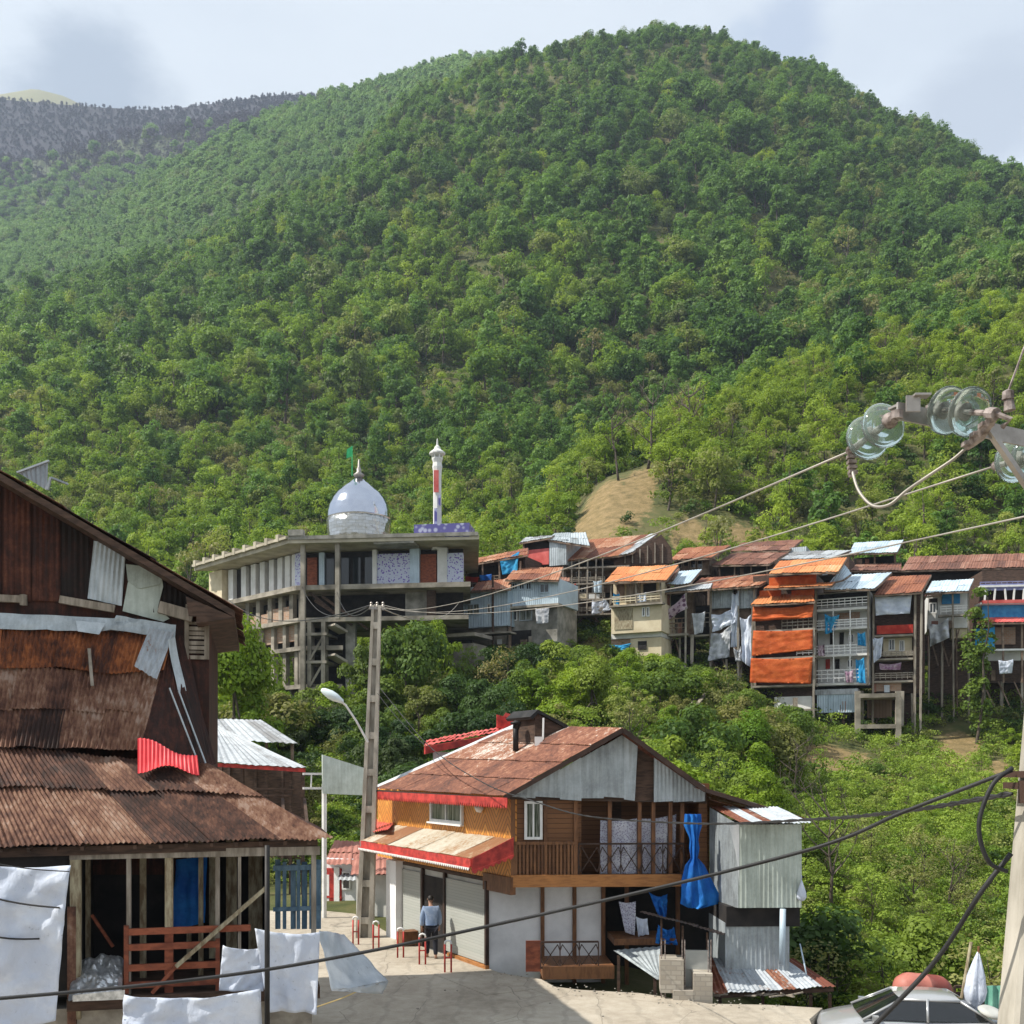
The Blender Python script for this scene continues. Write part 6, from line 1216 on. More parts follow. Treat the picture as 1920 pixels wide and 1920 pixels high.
# loose things among the houses
mb = MB(); a = P(924, 1080, 91); mb.tube([a, Vector((a.x, a.y, gz(a.x, a.y) - .3))], .11, 6); tag(mb.build('timber_pole', M['wood_dark']), 'dark slim timber pole in front of the pale blue tin house', 'pole')
mb = MB(); r = random.Random(5)
for (x0, y0, x1, y1) in ((1278, 1338, 1312, 1298), (1284, 1336, 1322, 1300), (1306, 1322, 1326, 1296)): mb.beam(P(x0, y0, 80), P(x1, y1, 82), .3, .06)
tag(mb.build('board_heap', M['wood_grey']), 'loose boards lying on the slope below the stilt houses', 'boards', kind='stuff')

# ------------------------------------------------------------------ mosque
MQ = thing('mosque', 'unfinished concrete mosque with open storeys and tiled front under a silver dome', 'mosque', P(600, 1390, 90))
MF = Fac(566, 86, 8)          # front, in shade
ML_ = Fac(566, 86, 43)        # flank running back to the left
def mslab(f, x0, x1, y, o, b, th, mat='concrete_far', name='slab'):
    mb = MB(); A = f.pt(566 if f is ML_ else (x0 + x1) / 2, y, 0); f.bz(mb, x0, x1, A.z - th, A.z, b, o); return mb.build(name, M[mat], MQ)
zr, z1, z2, z3 = MF.pt(566, 1018).z, MF.pt(566, 1100).z, MF.pt(566, 1160).z, MF.pt(566, 1212).z
zg_ = gz(MF.o.x, MF.o.y)
mq = [ML_.pt(392, HY), MF.pt(566, HY), MF.pt(870, HY), MF.pt(870, HY, -14), ML_.pt(392, HY) + MF.u * 13]
def plate(z, th, grow, mat='concrete_far', name='slab', pts=None):
    c = sum((p for p in (pts or mq)), Vector()) / 5; mb = MB(); mb.prism([pl(p + (p - c).normalized() * grow, z - th) for p in (pts or mq)], (0, 0, th)); return mb.build(name, M[mat], MQ)
plate(zr, .34, 1.6, 'concrete_sunlit', name='roof'); plate(z1, .4, .7); plate(z2, .35, .5)
q3 = [ML_.pt(470, HY), MF.pt(566, HY), MF.pt(640, HY), MF.pt(640, HY, -9), ML_.pt(470, HY) + MF.u * 9]
plate(z3, .35, .3, pts=q3); plate(z3 - 3.2, .35, .2, pts=q3)
# beam ends along the left eave, fascia
c = sum(mq, Vector()) / 5; e0_, e1_ = [pl(p + (p - c).normalized() * 1.6, zr) for p in mq[:2]]
mb = MB()
for k in range(9): p = e0_.lerp(e1_, (k + .3) / 9); mb.beam(p + Zv * .25 + ML_.n * .3, p + Zv * .25 - ML_.n * 1.6, .4, .6)
mb.beam(e0_ + Zv * .12, e1_ + Zv * .12, .5, .22); mb.build('parapet', M['concrete_sunlit'], MQ)
mb = MB(); a, b_ = [pl(p + (p - c).normalized() * 1.5, zr) for p in mq[1:3]]; mb.beam(a + Zv * .1, b_ + Zv * .1, .4, .3); mb.beam(a + Zv * .5, a.lerp(b_, .08) + Zv * .5, .6, .5); mb.build('front_parapet', M['concrete'], MQ)
# storey behind: walls painted as dark shade inside, with pale piers on the flank
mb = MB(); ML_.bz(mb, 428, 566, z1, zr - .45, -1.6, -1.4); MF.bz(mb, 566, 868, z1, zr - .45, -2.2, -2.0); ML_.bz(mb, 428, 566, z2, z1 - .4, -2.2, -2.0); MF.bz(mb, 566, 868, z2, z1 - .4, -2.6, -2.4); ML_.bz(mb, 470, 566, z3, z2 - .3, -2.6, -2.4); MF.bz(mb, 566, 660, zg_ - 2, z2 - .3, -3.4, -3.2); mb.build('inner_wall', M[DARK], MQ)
def mq_part(f, x0, x1, za, zb, o0, o1, mat, name):
    mb = MB(); f.bz(mb, x0, x1, za, zb, o0, o1); return mb.build(name, M[mat], MQ)
for x in (428, 452, 470, 487, 504, 520, 534, 547): mq_part(ML_, x, x + 9, z1, zr - .45, -1.4, -1.0, 'plaster_pale', 'pier')
mq_part(ML_, 392, 416, z1, zr - .4, -1.5, -.5, 'plaster_cream', 'pier'); mq_part(ML_, 553, 566, z1, zr - .45, -1.2, -.9, 'tilework', 'tile_panel')
for x in (460, 480, 502, 522, 542): mq_part(ML_, x, x + 7, z2, z1 - .35, -.6, -.2, 'concrete_far', 'column')
mq_part(ML_, 500, 548, z2, z2 + 1.3, -.5, -.3, 'brick_far', 'brick_parapet'); mq_part(ML_, 462, 500, z2, z2 + 1.0, -.5, -.3, 'brick_far', 'brick_parapet')
mq_part(ML_, 482, 566, z2 - 1.7, z2 - .35, -.7, -.4, 'brick_far', 'brick_wall')
for x in (486, 508, 530, 552): mq_part(ML_, x, x + 6, z3, z2 - .35, -.5, -.1, 'concrete_far', 'column'); mq_part(ML_, x, x + 6, z3 - 3.2, z3 - .35, -.5, -.1, 'concrete_far', 'column')
for x in (500, 540): mq_part(ML_, x, x + 6, zg_ - 2, z3 - 3.5, -.5, -.1, 'concrete_far', 'column')
mq_part(ML_, 462, 548, z3 - 6.5, z3 - 4.2, -1.2, -.9, 'plaster_cream', 'low_wall')
# front: tiled panels, doors, columns, glass corner
mq_part(MF, 706, 768, z1 + .2, zr - .8, -1.9, -1.5, 'tilework', 'tile_panel'); mq_part(MF, 838, 868, z1 + .3, zr - .9, -1.9, -1.5, 'tilework', 'tile_panel'); mq_part(MF, 698, 706, z1, zr - .45, -1.9, -1.3, 'plaster_pale', 'pier'); mq_part(MF, 768, 786, z1, zr - .45, -1.9, -1.4, 'zinc_blue', 'pier'); mq_part(MF, 820, 838, z1, zr - .45, -1.9, -1.4, 'plaster_pale', 'pier')
mq_part(MF, 788, 818, z1, zr - .9, -1.9, -1.7, 'wood_red', 'door'); mq_part(MF, 576, 594, z1, zr - .9, -1.9, -1.7, 'wood_red', 'door'); mq_part(MF, 598, 608, z1, zr - .5, -1.9, -1.6, 'zinc_blue', 'pier')
for x in (612, 640, 662, 684): mq_part(MF, x, x + 14, z1 + .1, zr - .9, -1.95, -1.8, 'window_glass', 'window')
mq_part(MF, 776, 880, zr - .1, zr + 1.0, -1.6, .9, 'tile_frieze', 'frieze'); mq_part(MF, 700, 776, zr - .5, zr + .1, -1.0, 1.0, 'concrete', 'canopy')
for x, zb in ((563, zg_ - 2), (628, z2 - .2)): mq_part(MF, x, x + 8, zb, zr - .3, 0.6, .95, 'concrete_far', 'column')
mq_part(MF, 560, 566, zg_ - 2, z1, -.3, 0, 'concrete_far', 'column'); mq_part(MF, 648, 666, z2 - 8, z2 - .3, -1.4, -.9, 'concrete', 'column'); mq_part(MF, 760, 800, z2 - .3, z1 - .4, -2.3, -1.6, 'concrete', 'pier'); mq_part(MF, 800, 816, z2 - .6, z1 - .4, -1.4, -1.0, 'wood_dark', 'column')
# stair tower
for x in (576, 602): mq_part(MF, x, x + 7, zg_ - 2, z2 - .3, -.5, .5, 'concrete_far', 'stair_column')
for y in (1188, 1240, 1290): mq_part(MF, 574, 612, MF.pt(590, y + 5).z, MF.pt(590, y).z, -2.5, .55, 'concrete_far', 'landing')
mb = MB()
for y0, y1 in ((1238, 1196), (1288, 1246), (1330, 1296)): mb.beam(MF.pt(580, y0, .2), MF.pt(604, y1, -.2), .9, .18)
mb.build('stair_flight', M['concrete_far'], MQ)
for y in (1172, 1228): mb = MB(); mb.beam(MF.pt(620, y, .3), MF.pt(644, y + 14, -.6), 1.4, .2); mb.build('ramp', M['concrete_far'], MQ)
for k, (x0, y0, x1, y1) in enumerate(((590, 1126, 660, 1172), (604, 1118, 690, 1180), (580, 1110, 640, 1160))): mb = MB(); mb.beam(MF.pt(x0, y0, -.2), MF.pt(x1, y1, -.6), .22); mb.build('prop', M['wood_dark'], MQ)
mq_part(MF, 572, 612, zg_ - 2, MF.pt(590, 1336).z, -2, .2, 'concrete_far', 'footing')
# dome with drum, finial
dc = MF.pt(673, 1020, -4.5); sc = dc.y / F
def yr(y): return (1020 - y) * sc
prof = [(57, 1026), (58, 1010), (59.5, 990), (60, 976), (59, 962), (56, 950), (50.5, 938), (42, 926), (32, 917), (22, 909), (13, 902), (7, 897), (4, 894)]
k_ = 4
mb = MB(); mb.lathe([(r * sc, yr(y)) for r, y in prof[:k_]], dc, 40); mb.build('drum', M['dome_plates'], MQ, True)
fine = []
for a, b_ in zip(prof[k_ - 1:-1], prof[k_:]):
    for t in range(4): fine.append((a[0] + (b_[0] - a[0]) * t / 4, a[1] + (b_[1] - a[1]) * t / 4))
fine.append(prof[-1])
mb = MB(); mb.lathe([(r * sc, yr(y)) for r, y in fine], dc, 48); dome = mb.build('dome', M['dome_steel'], MQ, True)
mb = MB(); mb.lathe([(.02, 0), (8 * sc, .1), (11 * sc, .3), (4 * sc, .55), (5 * sc, .8), (2.5 * sc, 1.0), (1.5 * sc, 1.6), (.01, 1.7)], dc + Zv * yr(897), 10); mb.build('finial', M['steel'], dome, True)
mb = MB(); p = dc + Zv * yr(896) + Vector((-.6, 0, .2)); mb.tube([p, p + Zv * 2.6], .05, 5); mb.prism([p + Zv * 2.6, p + Zv * 1.7, p + Zv * 1.5 - Vector((.5, .05, 0)), p + Zv * 2.3 - Vector((.45, .05, 0))], (0, .02, 0)); mb.build('flag', M['green_flag'], dome)
# minaret
MN = thing('minaret', 'slender pale minaret with red striped shaft and small balcony cap', 'minaret', MF.pt(820, 1030, -2))
mc = MF.pt(820, 1030, -2); s2 = mc.y / F
def my(y): return (1030 - y) * s2
mb = MB(); mb.lathe([(11 * s2, my(1032)), (11.5 * s2, my(1012)), (8.5 * s2, my(1008)), (9.5 * s2, my(1000)), (8 * s2, my(996)), (7.5 * s2, my(900)), (8 * s2, my(884)), (9.5 * s2, my(876)), (8 * s2, my(868)), (10 * s2, my(862)), (10 * s2, my(859))], mc, 8); mb.build('shaft', M['plaster_pale'], MN)
mb = MB(); mb.lathe([(.02, my(858)), (15 * s2, my(852)), (15 * s2, my(849)), (7 * s2, my(843)), (5 * s2, my(838)), (2 * s2, my(835)), (1.2 * s2, my(824)), (.01, my(822))], mc, 12); mb.build('cap', M['plaster_pale'], MN)
for k in range(6): a = k / 6 * 6.283; mb = MB(); p = mc + Vector((math.cos(a) * 9 * s2, math.sin(a) * 9 * s2, 0)); mb.tube([p + Zv * my(862), p + Zv * my(849)], .07, 6); mb.build('lantern_column', M['plaster_pale'], MN)
mb = MB(); mb.frame(mc + Vector((-.28, -7.9 * s2, my(925))), Vector((1, 0, 0)), Vector((0, -1, 0)), .42, my(884) - my(925), -.05, .04); mb.build('red_tile_band', M['red_roof'], MN)
mb = MB(); mb.frame(mc + Vector((-.24, -8 * s2, my(988))), Vector((1, 0, 0)), Vector((0, -1, 0)), .24, my(955) - my(988), -.05, .04); mb.frame(mc + Vector((.12, -8 * s2, my(950))), Vector((1, 0, 0)), Vector((0, -1, 0)), .18, my(930) - my(950), -.05, .04); mb.build('blue_tile_band', M['tile_frieze'], MN)
# ------------------------------------------------------------------ bushes, trees and undergrowth of the valley
rs = np.random.RandomState(77); rn = random.Random(77)
# spring undergrowth: tufts over the near slopes and the forest floor
TUF = []
for q, (w, h, n, lf, lm) in enumerate(((1.5, .8, 220, .085, 'leaf_bush'), (1.3, .6, 190, .08, 'leaf_valley'), (1.7, 1.0, 230, .09, 'leaf_bush'), (1.2, .7, 170, .07, 'leaf_dry'), (1.4, .8, 200, .085, 'leaf_dark'), (1.3, .7, 180, .08, 'leaf_valley'), (1.4, .9, 210, .065, 'leaf_spring'), (1.2, .6, 180, .06, 'leaf_spring'))):
    p = make_plant(300 + q, h * 1.1, w, h, 9, n, lf, .3, trunk=False, low=.3); TUF.append(plant_object(p, 'tuft %d' % q, M[lm], M['bark']))
def floor_pts(d0, d1, px0, px1, sp, seed):
    q = wedge(d0, d1, px0, px1, sp, seed); b_ = bareness(q[:, 0], q[:, 1]); r = np.random.RandomState(seed)
    return q[(b_ < .38 + .38 * r.uniform(-1, 1, len(q)))]
U1 = floor_pts(27, 62, 380, 2080, .62, 5); U2 = floor_pts(62, 118, 330, 2080, 1.05, 6); U3 = floor_pts(110, 240, -100, 2050, 2.6, 7); U4 = floor_pts(240, 420, -100, 2050, 5.0, 8)
def off_house(q):
    x, y = q[:, 0], q[:, 1]; k = ~((y < 44) & (q[:, 2] < 1270)) & ~((y < 30) & (q[:, 2] < 1580)); return q[k]
U1 = off_house(U1)
UA = np.concatenate([U1, U2, U3, U4]); us = np.concatenate([rs.uniform(.45, 1.1, len(U1)), rs.uniform(.7, 1.5, len(U2)), rs.uniform(1.3, 2.8, len(U3)), rs.uniform(2.2, 4.2, len(U4))])
rightn = (UA[:, 2] > 1440) & (UA[:, 1] < 85); u = rs.uniform(0, 1, len(UA))
patchy = smooth_noise(UA[:, 0] / 3.5, UA[:, 1] / 3.5, 12)
ui = np.where(u + .5 * patchy < .3, 4, np.where(u + .5 * patchy < .62, rs.choice([0, 2], len(UA)), np.where(u < .9, rs.choice([1, 5], len(UA)), 3)))
ui = np.where(rightn, rs.choice([6, 7, 6, 7, 6, 1, 0], len(UA)), ui); ui = np.where(~rightn & (u > .45) & (u < .7), 6, ui)
scatter('undergrowth', np.stack([UA[:, 0], UA[:, 1], ground(UA[:, 0], UA[:, 1]) - .05], 1), us, rs.uniform(0, 6.28, len(UA)), ui, TUF, 'grass and low green undergrowth over the slopes', 'undergrowth', .15, 4)

BK = {}
def kind(nm, seed, h, cw, ch, nc, nl, lf, mat, **k): BK[nm] = PlantKind(make_plant(seed, h, cw, ch, nc, nl, lf, **k), M[mat])
for q in range(3):
    kind('dark%d' % q, 400 + q, [3.6, 4.2, 3.0][q], [3.6, 3.4, 3.8][q], [3.2, 3.7, 2.7][q], [16, 18, 14][q], 5600, .085, 'leaf_dark', cr=.25, limbs=5)
    kind('green%d' % q, 410 + q, [3.4, 4.0, 2.6][q], [3.4, 3.2, 3.6][q], [3.0, 3.4, 2.3][q], [15, 17, 13][q], 4800, .085, 'leaf_bush', cr=.24, limbs=6)
    kind('bright%d' % q, 420 + q, [3.6, 4.6, 3.2][q], [3.2, 3.0, 3.4][q], [3.1, 3.9, 2.8][q], [15, 18, 13][q], 4200, .08, 'leaf_bright', cr=.24, limbs=6)
    kind('thin%d' % q, 430 + q, [3.4, 3.0, 4.0][q], [2.6, 2.8, 2.4][q], [2.6, 2.3, 3.0][q], [13, 12, 14][q], 800, .07, 'leaf_dry', cr=.28, limbs=11, tr=.03)
for q in range(3): kind('sap%d' % q, 440 + q, [5.0, 4.4, 5.6][q], [2.7, 2.6, 2.8][q], [4.3, 3.9, 4.8][q], [26, 22, 30][q], 2300, .065, 'leaf_spring', cr=.19, limbs=16, tr=.018)
LIMX = [380, 600, 700, 850, 1000, 1050, 1250, 1300, 1400, 1420, 1530, 1560, 1610, 1700, 1740, 1850, 1990]
LIMY = [1185, 1215, 1180, 1205, 1210, 1205, 1222, 1250, 1262, 1325, 1330, 1365, 1405, 1400, 1310, 1300, 1300]
def limit(px): return float(np.interp(px, LIMX, LIMY))
def spot(px, d): x = (px - 960) / F * d; return (x, d, gz(x, d) - .08)
def region(px):
    if px < 850: return 'below the mosque'
    if px < 1250: return 'below the tin houses'
    return 'below the stilt houses'
WORD = {'dark': 'dense dark green bush', 'green': 'mid green leafy bush', 'bright': 'bright yellow-green bush', 'thin': 'thin brownish shrub with sparse leaves', 'sap': 'feathery pale green sapling clump'}
done = []; tries = 0
while len(done) < 190 and tries < 8000:
    tries += 1; px = rn.uniform(395, 1500); d = rn.uniform(46, 90) if rn.random() < .62 else rn.uniform(72, 97); x, y, z = spot(px, d)
    if bareness(np.array([x]), np.array([y]))[0] > .45: continue
    if px < 560 and d < 58: continue
    if any((x - a) ** 2 + (y - b_) ** 2 < 1.55 ** 2 for a, b_ in done): continue
    pb = HY - (z - EZ) / d * F; room = (pb - limit(px)) * d / F
    u_ = rn.random()
    if px < 700: k = 'green' if u_ < .35 else 'dark' if u_ < .55 else 'bright' if u_ < .85 else 'thin'
    elif px < 1000: k = 'dark' if u_ < .38 else 'green' if u_ < .75 else 'sap' if u_ < .9 else 'thin'
    elif px < 1250: k = 'bright' if u_ < .42 else 'sap' if u_ < .72 else 'green' if u_ < .88 else 'thin'
    else: k = 'green' if u_ < .42 else 'bright' if u_ < .6 else 'sap' if u_ < .8 else 'dark' if u_ < .9 else 'thin'
    h = rn.uniform(2.0, 4.8)
    if room < 1.0: continue
    h = min(h, room); q = rn.randrange(3); base = {'dark': [3.6, 4.2, 3.0], 'green': [3.4, 4.0, 2.6], 'bright': [3.6, 4.6, 3.2], 'thin': [3.4, 3.0, 4.0], 'sap': [5.0, 4.4, 5.6]}[k][q]; sc = h / base
    w_ = max(sc, .55)
    if pb > 1900: continue
    done.append((x, y)); BK['%s%d' % (k, q)].place({'thin': 'shrub', 'sap': 'sapling'}.get(k, 'bush'), (x, y, z), rn.uniform(0, 6.28), (w_ * rn.uniform(.85, 1.15), w_ * rn.uniform(.85, 1.15), sc), WORD[k] + ' on the slope ' + region(px), {'thin': 'shrub', 'sap': 'sapling'}.get(k, 'bush'), 'bushes on the slope ' + region(px))
n0 = len(done); tries = 0
while len(done) < n0 + 64 and tries < 5000:          # sunny slope on the right
    tries += 1; px = rn.uniform(1420, 1960); d = rn.uniform(29, 84); x, y, z = spot(px, d)
    if px < 1560 and d < 40: continue
    if bareness(np.array([x]), np.array([y]))[0] > .4: continue
    if any((x - a) ** 2 + (y - b_) ** 2 < 1.3 ** 2 for a, b_ in done): continue
    pb = HY - (z - EZ) / d * F; room = (pb - limit(px)) * d / F; u_ = rn.random(); k = 'green' if u_ < .10 else 'bright' if u_ < .22 else 'thin' if u_ < .42 else 'sap'
    h = min(rn.uniform(1.0, 3.2), room)
    if h < .8: continue
    q = rn.randrange(3); base = {'dark': [3.6, 4.2, 3.0], 'green': [3.4, 4.0, 2.6], 'bright': [3.6, 4.6, 3.2], 'thin': [3.4, 3.0, 4.0], 'sap': [5.0, 4.4, 5.6]}[k][q]; sc = h / base
    done.append((x, y)); BK['%s%d' % (k, q)].place({'thin': 'shrub', 'sap': 'sapling'}.get(k, 'bush'), (x, y, z), rn.uniform(0, 6.28), (sc * rn.uniform(.9, 1.3), sc * rn.uniform(.9, 1.3), sc), {'dark': 'small dark bush', 'green': 'small mid green bush', 'bright': 'small yellow-green bush', 'thin': 'thin brownish sapling', 'sap': 'feathery pale green sapling'}[k] + ' on the sunny slope right of the tin annex', {'thin': 'shrub', 'sap': 'sapling'}.get(k, 'bush'), 'bushes on the sunny right slope')
# single trees that stand out
def tree_at(nm, px, d, h, kindname, base, label, wide=1.0, cat='tree', rz=1.0):
    x, y, z = spot(px, d); return BK[kindname].place(nm, (x, y, z), rz, (h / base * wide, h / base * wide, h / base), label, cat)
kind('lush', 501, 6.0, 4.6, 5.0, 26, 9000, .10, 'leaf_bright', cr=.24, limbs=6)
tree_at('broadleaf_tree', 436, 62, 10.2, 'lush', 6.0, 'lush bright green tree right beside the dark timber house', .75)
tree_at('broadleaf_tree', 505, 74, 4.6, 'green1', 4.0, 'green tree in front of the lowest mosque storeys')
tree_at('broadleaf_tree', 690, 80, 7.6, 'green1', 4.0, 'tall green tree growing under the mosque slab beside the stair tower', .7)
tree_at('broadleaf_tree', 830, 82, 7.2, 'bright1', 4.6, 'tall light tree growing by the retaining wall below the mosque', .7)
tree_at('broadleaf_tree', 770, 78, 8.2, 'green0', 3.4, 'broad olive tree under the mosque front, right of the concrete pole', .75)
tree_at('broadleaf_tree', 930, 84, 4.2, 'dark1', 4.2, 'dark tree below the pale blue tin house')
tree_at('broadleaf_tree', 1020, 82, 4.3, 'dark0', 3.6, 'dark tree below the tin balcony house')
tree_at('broadleaf_tree', 1110, 70, 5.2, 'lush', 6.0, 'big bright tree in the middle of the slope above the red roof')
tree_at('broadleaf_tree', 1405, 62, 4.6, 'lush', 6.0, 'big leafy tree below the orange tarpaulin house')
kind('ivy', 511, 14, 2.0, 13.5, 34, 2600, .15, 'leaf_bush', cr=.42, limbs=2, tr=.02)
tree_at('ivy_clad_tree', 1832, 84.5, 14.5, 'ivy', 14, 'tall slim ivy clad tree in front of the blue balcony house', 1.0)
kind('shade', 513, 3.0, 3.2, 2.8, 14, 2600, .12, 'leaf_dark', cr=.28, limbs=4)
tree_at('bush', 1548, 31, 3.0, 'shade', 3.0, 'dark bush at the foot of the annex roof', 1.0, 'bush'); tree_at('bush', 1508, 29.5, 2.4, 'thin0', 3.4, 'scraggy reddish brown shrub at the annex corner', 1.2, 'shrub')
# bare trees
def bare_tree(name, px, d, h, label, seed, lean=0.0, spread=.5):
    r = random.Random(seed); x, y, z = spot(px, d); t = thing(name, label, 'tree', (x, y, z)); base = Vector((x, y, z - .3)); tk = MB(); br = MB()
    pts = [base]; a = Vector((lean, 0, 1)).normalized()
    for k in range(6): pts.append(pts[-1] + (a + Vector((r.uniform(-.13, .13), r.uniform(-.13, .13), 0))) * h / 6)
    r0 = h * .022; tk.tube(pts, [r0 * (1 - .14 * k) for k in range(7)], 6)
    def grow(p, dr, ln, rad, lev):
        q = [p]; dd = dr.copy()
        for k in range(3): dd = (dd + Vector((r.uniform(-.25, .25), r.uniform(-.25, .25), r.uniform(-.05, .25)))).normalized(); q.append(q[-1] + dd * ln / 3)
        br.tube(q, [rad, rad * .75, rad * .5, rad * .25], 4)
        if lev:
            for k in range(3): grow(q[r.choice([1, 2, 3])], (dd + Vector((r.uniform(-.9, .9), r.uniform(-.6, .6), r.uniform(-.1, .5)))).normalized(), ln * .55, rad * .5, lev - 1)
    for k in range(9):
        i = r.randint(2, 6); an = r.uniform(0, 6.28); grow(pts[i], Vector((math.cos(an) * spread * 1.4, math.sin(an) * spread, .75)).normalized(), h * r.uniform(.22, .4), r0 * .45, 2)
    tk.build('trunk', M['bark'], t, True); br.build('branch_crown', M['bark'], t); return t
bare_tree('bare_tree', 1562, 42, 4.6, 'bare grey tree standing alone on the slope right of the annex', 3)
bare_tree('bare_tree', 1776, 44, 3.0, 'slim leafless sapling on the sunny slope behind the car', 4, .1)
bare_tree('bare_tree', 1160, 147, 9.5, 'leafless dark tree, left one of the three above the bare earth', 5, -.15, .8)
bare_tree('bare_tree', 1215, 150, 11.5, 'leafless dark tree, middle one of the three above the bare earth', 6, .1, .9)
bare_tree('bare_tree', 1290, 152, 10.5, 'leafless dark tree, right one of the three above the bare earth', 7, .05, .8)
bare_tree('bare_tree', 1495, 60, 4.0, 'small leafless tree below the bare concrete frame', 9, 0, .7)
# ------------------------------------------------------------------ poles, wires, car, people and small things
def spline(pts, n=10):
    pts = [Vector(p) for p in pts]; q = [pts[0] * 2 - pts[1]] + pts + [pts[-1] * 2 - pts[-2]]; o = []
    for i in range(1, len(q) - 2):
        a, b_, c, d = q[i - 1:i + 3]
        for k in range(n):
            t = k / n; o.append(.5 * ((2 * b_) + (c - a) * t + (2 * a - 5 * b_ + 4 * c - d) * t * t + (3 * b_ - a - 3 * c + d) * t ** 3))
    return o + [pts[-1]]
def wire(pts, r, label, mat='cable_black', name='power_cable', n=10, twist=0.0, cat='cable'):
    mb = MB(); q = spline(pts, n)
    if twist:
        for ph in (0, math.pi): mb.tube([p + Vector((0, math.cos(i * 1.1 + ph), math.sin(i * 1.1 + ph))) * twist for i, p in enumerate(q)], r, 6)
    else: mb.tube(q, r, 6)
    return tag(mb.build(name, M[mat], smooth=True), label, cat)
def sagged(a, b_, s, n=12): return [Vector(a).lerp(Vector(b_), k / n) - Zv * (s * 4 * (k / n) * (1 - k / n)) for k in range(n + 1)]

# near pole with its cross-arm and glass insulators
NP = thing('utility_pole', 'near concrete pole at the right edge with steel cross-arm and glass insulators', 'pole', (2.62, 5.6, -2.8))
mb = MB(); lv = [(-2.9, 2.55, .52), (2.0, 2.765, .40), (4.1, 2.868, .34), (6.0, 2.985, .265), (8.2, 3.11, .19)]
for (z0, x0, w0), (z1_, x1, w1) in zip(lv[:-1], lv[1:]):
    c = []
    for (z, x, w) in ((z0, x0, w0), (z1_, x1, w1)):
        b = .03
        c += [Vector((x + i * w / 2, 5.6 + j * w * .33, z)) for i, j in ((-1 + .12, -1), (1 - .12, -1), (1, -1 + .2), (1, 1 - .2), (1 - .12, 1), (-1 + .12, 1), (-1, 1 - .2), (-1, -1 + .2))]
    mb.add(c, [(i, (i + 1) % 8, 8 + (i + 1) % 8, 8 + i) for i in range(8)] + ([tuple(range(8, 16))] if z1_ > 8 else []))
mb.build('shaft', M['pole_concrete'], NP)
mb = MB()
for y in (1452, 1474): a = P(1900, y, 5.42); mb.box(a + Vector((.24, .09, 0)), (.36, .30, .035))
mb.box(P(1925, 1485, 5.40), (.04, .1, .12)); mb.build('clamp_band', M['iron_dark'], NP)
mb = MB(); a, b_ = P(1682, 770, 5.12), P(2010, 842, 5.62); mb.beam(a, b_, .012, .085); mb.beam(a + Vector((0, .04, .037)), b_ + Vector((0, .04, .037)), .085, .012)
mb.beam(P(1712, 742, 5.1), P(1712, 772, 5.1), .07, .012, up=(0, 1, 0)); mb.beam(P(1712, 742, 5.1), P(1742, 742, 5.1), .06, .01); mb.beam(P(1854, 806, 5.36), P(1935, 925, 5.5), .03, .03)
mb.build('cross_arm', M['steel'], NP)
def insulator(a, b_, nd_=2, r=.118, first=.26):
    a, b_ = Vector(a), Vector(b_); ax = (b_ - a).normalized(); L_ = (b_ - a).length
    rod = MB(); rod.tube([a, b_], .014, 8); rod.tube([a, a + ax * .05], .03, 8); rod.tube([b_ - ax * .06, b_], .028, 8); rod.lathe([(.01, -.02), (.03, -.02), (.03, .02), (.01, .02)], a, 8)
    so_ = rod.build('insulator_string', M['rusty_fitting'], NP)
    for k in range(nd_):
        c = a + ax * (L_ * (first + k * .34)); mb = MB()
        mb.lathe([(.03, -.055), (.05, -.05), (.075, -.038), (r * .86, -.016), (r, .006), (r * .985, .016), (r * .9, .010), (r * .86, .026), (r * .76, .006), (r * .68, .03), (r * .56, .008), (.045, .02), (.02, .02)], c, 32, ax); mb.build('glass_disc', M['insulator_glass'], so_, True)
        mb = MB(); mb.lathe([(.004, -.10), (.026, -.095), (.040, -.07), (.042, -.045), (.03, -.04)], c, 14, ax); mb.build('metal_cap', M['rusty_fitting'], so_, True)
i1a, i1b = P(1682, 778, 5.13), P(1594, 846, 5.62); insulator(i1a, i1b)
i2a, i2b = P(1746, 768, 5.25), P(1868, 776, 4.78); insulator(i2a, i2b)
i3a, i3b = P(1960, 850, 5.5), P(1866, 874, 5.9); insulator(i3a, i3b, 2, .118)
mb = MB(); a = P(1596, 850, 5.6)
for k in range(4): mb.box(a + Vector((.003 * k, 0, -.028 * k - .02)), (.045, .04, .018))
mb.tube([a, a - Zv * .13], .014, 6); mb.build('wire_clamp', M['rusty_fitting'], NP)
mb = MB(); q = [P(1866, 778, 4.8), P(1838, 816, 4.95), P(1812, 838, 5.05)]; mb.tube(q, [.022, .03, .02], 6)
for t in (.3, .6, .9): c = q[0].lerp(q[2], t); mb.box(c, (.06, .05, .02))
mb.tube([P(1858, 772, 4.8), P(1895, 786, 4.75), P(1880, 800, 4.8)], .014, 6); mb.build('strain_clamp', M['rusty_fitting'], NP)
mb = MB(); mb.tube([P(1893, 770, 5.3), P(1890, 735, 5.3)], [.03, .02], 8); mb.lathe([(.01, -.03), (.03, -.02), (.03, .02), (.012, .03)], P(1890, 742, 5.3), 8); mb.tube([P(1890, 735, 5.3), P(1925, 640, 5.3)], .006, 5); mb.build('pin_insulator', M['rusty_fitting'], NP)
wire([P(1597, 880, 5.6), P(1610, 920, 5.5), P(1636, 948, 5.4), P(1668, 946, 5.3), P(1700, 920, 5.25), P(1744, 890, 5.15), P(1786, 862, 5.08), P(1814, 838, 5.04)], .0085, 'bare jumper loop hanging between the two left insulators', 'cable_bare', 'jumper_wire', 8, cat='wire')

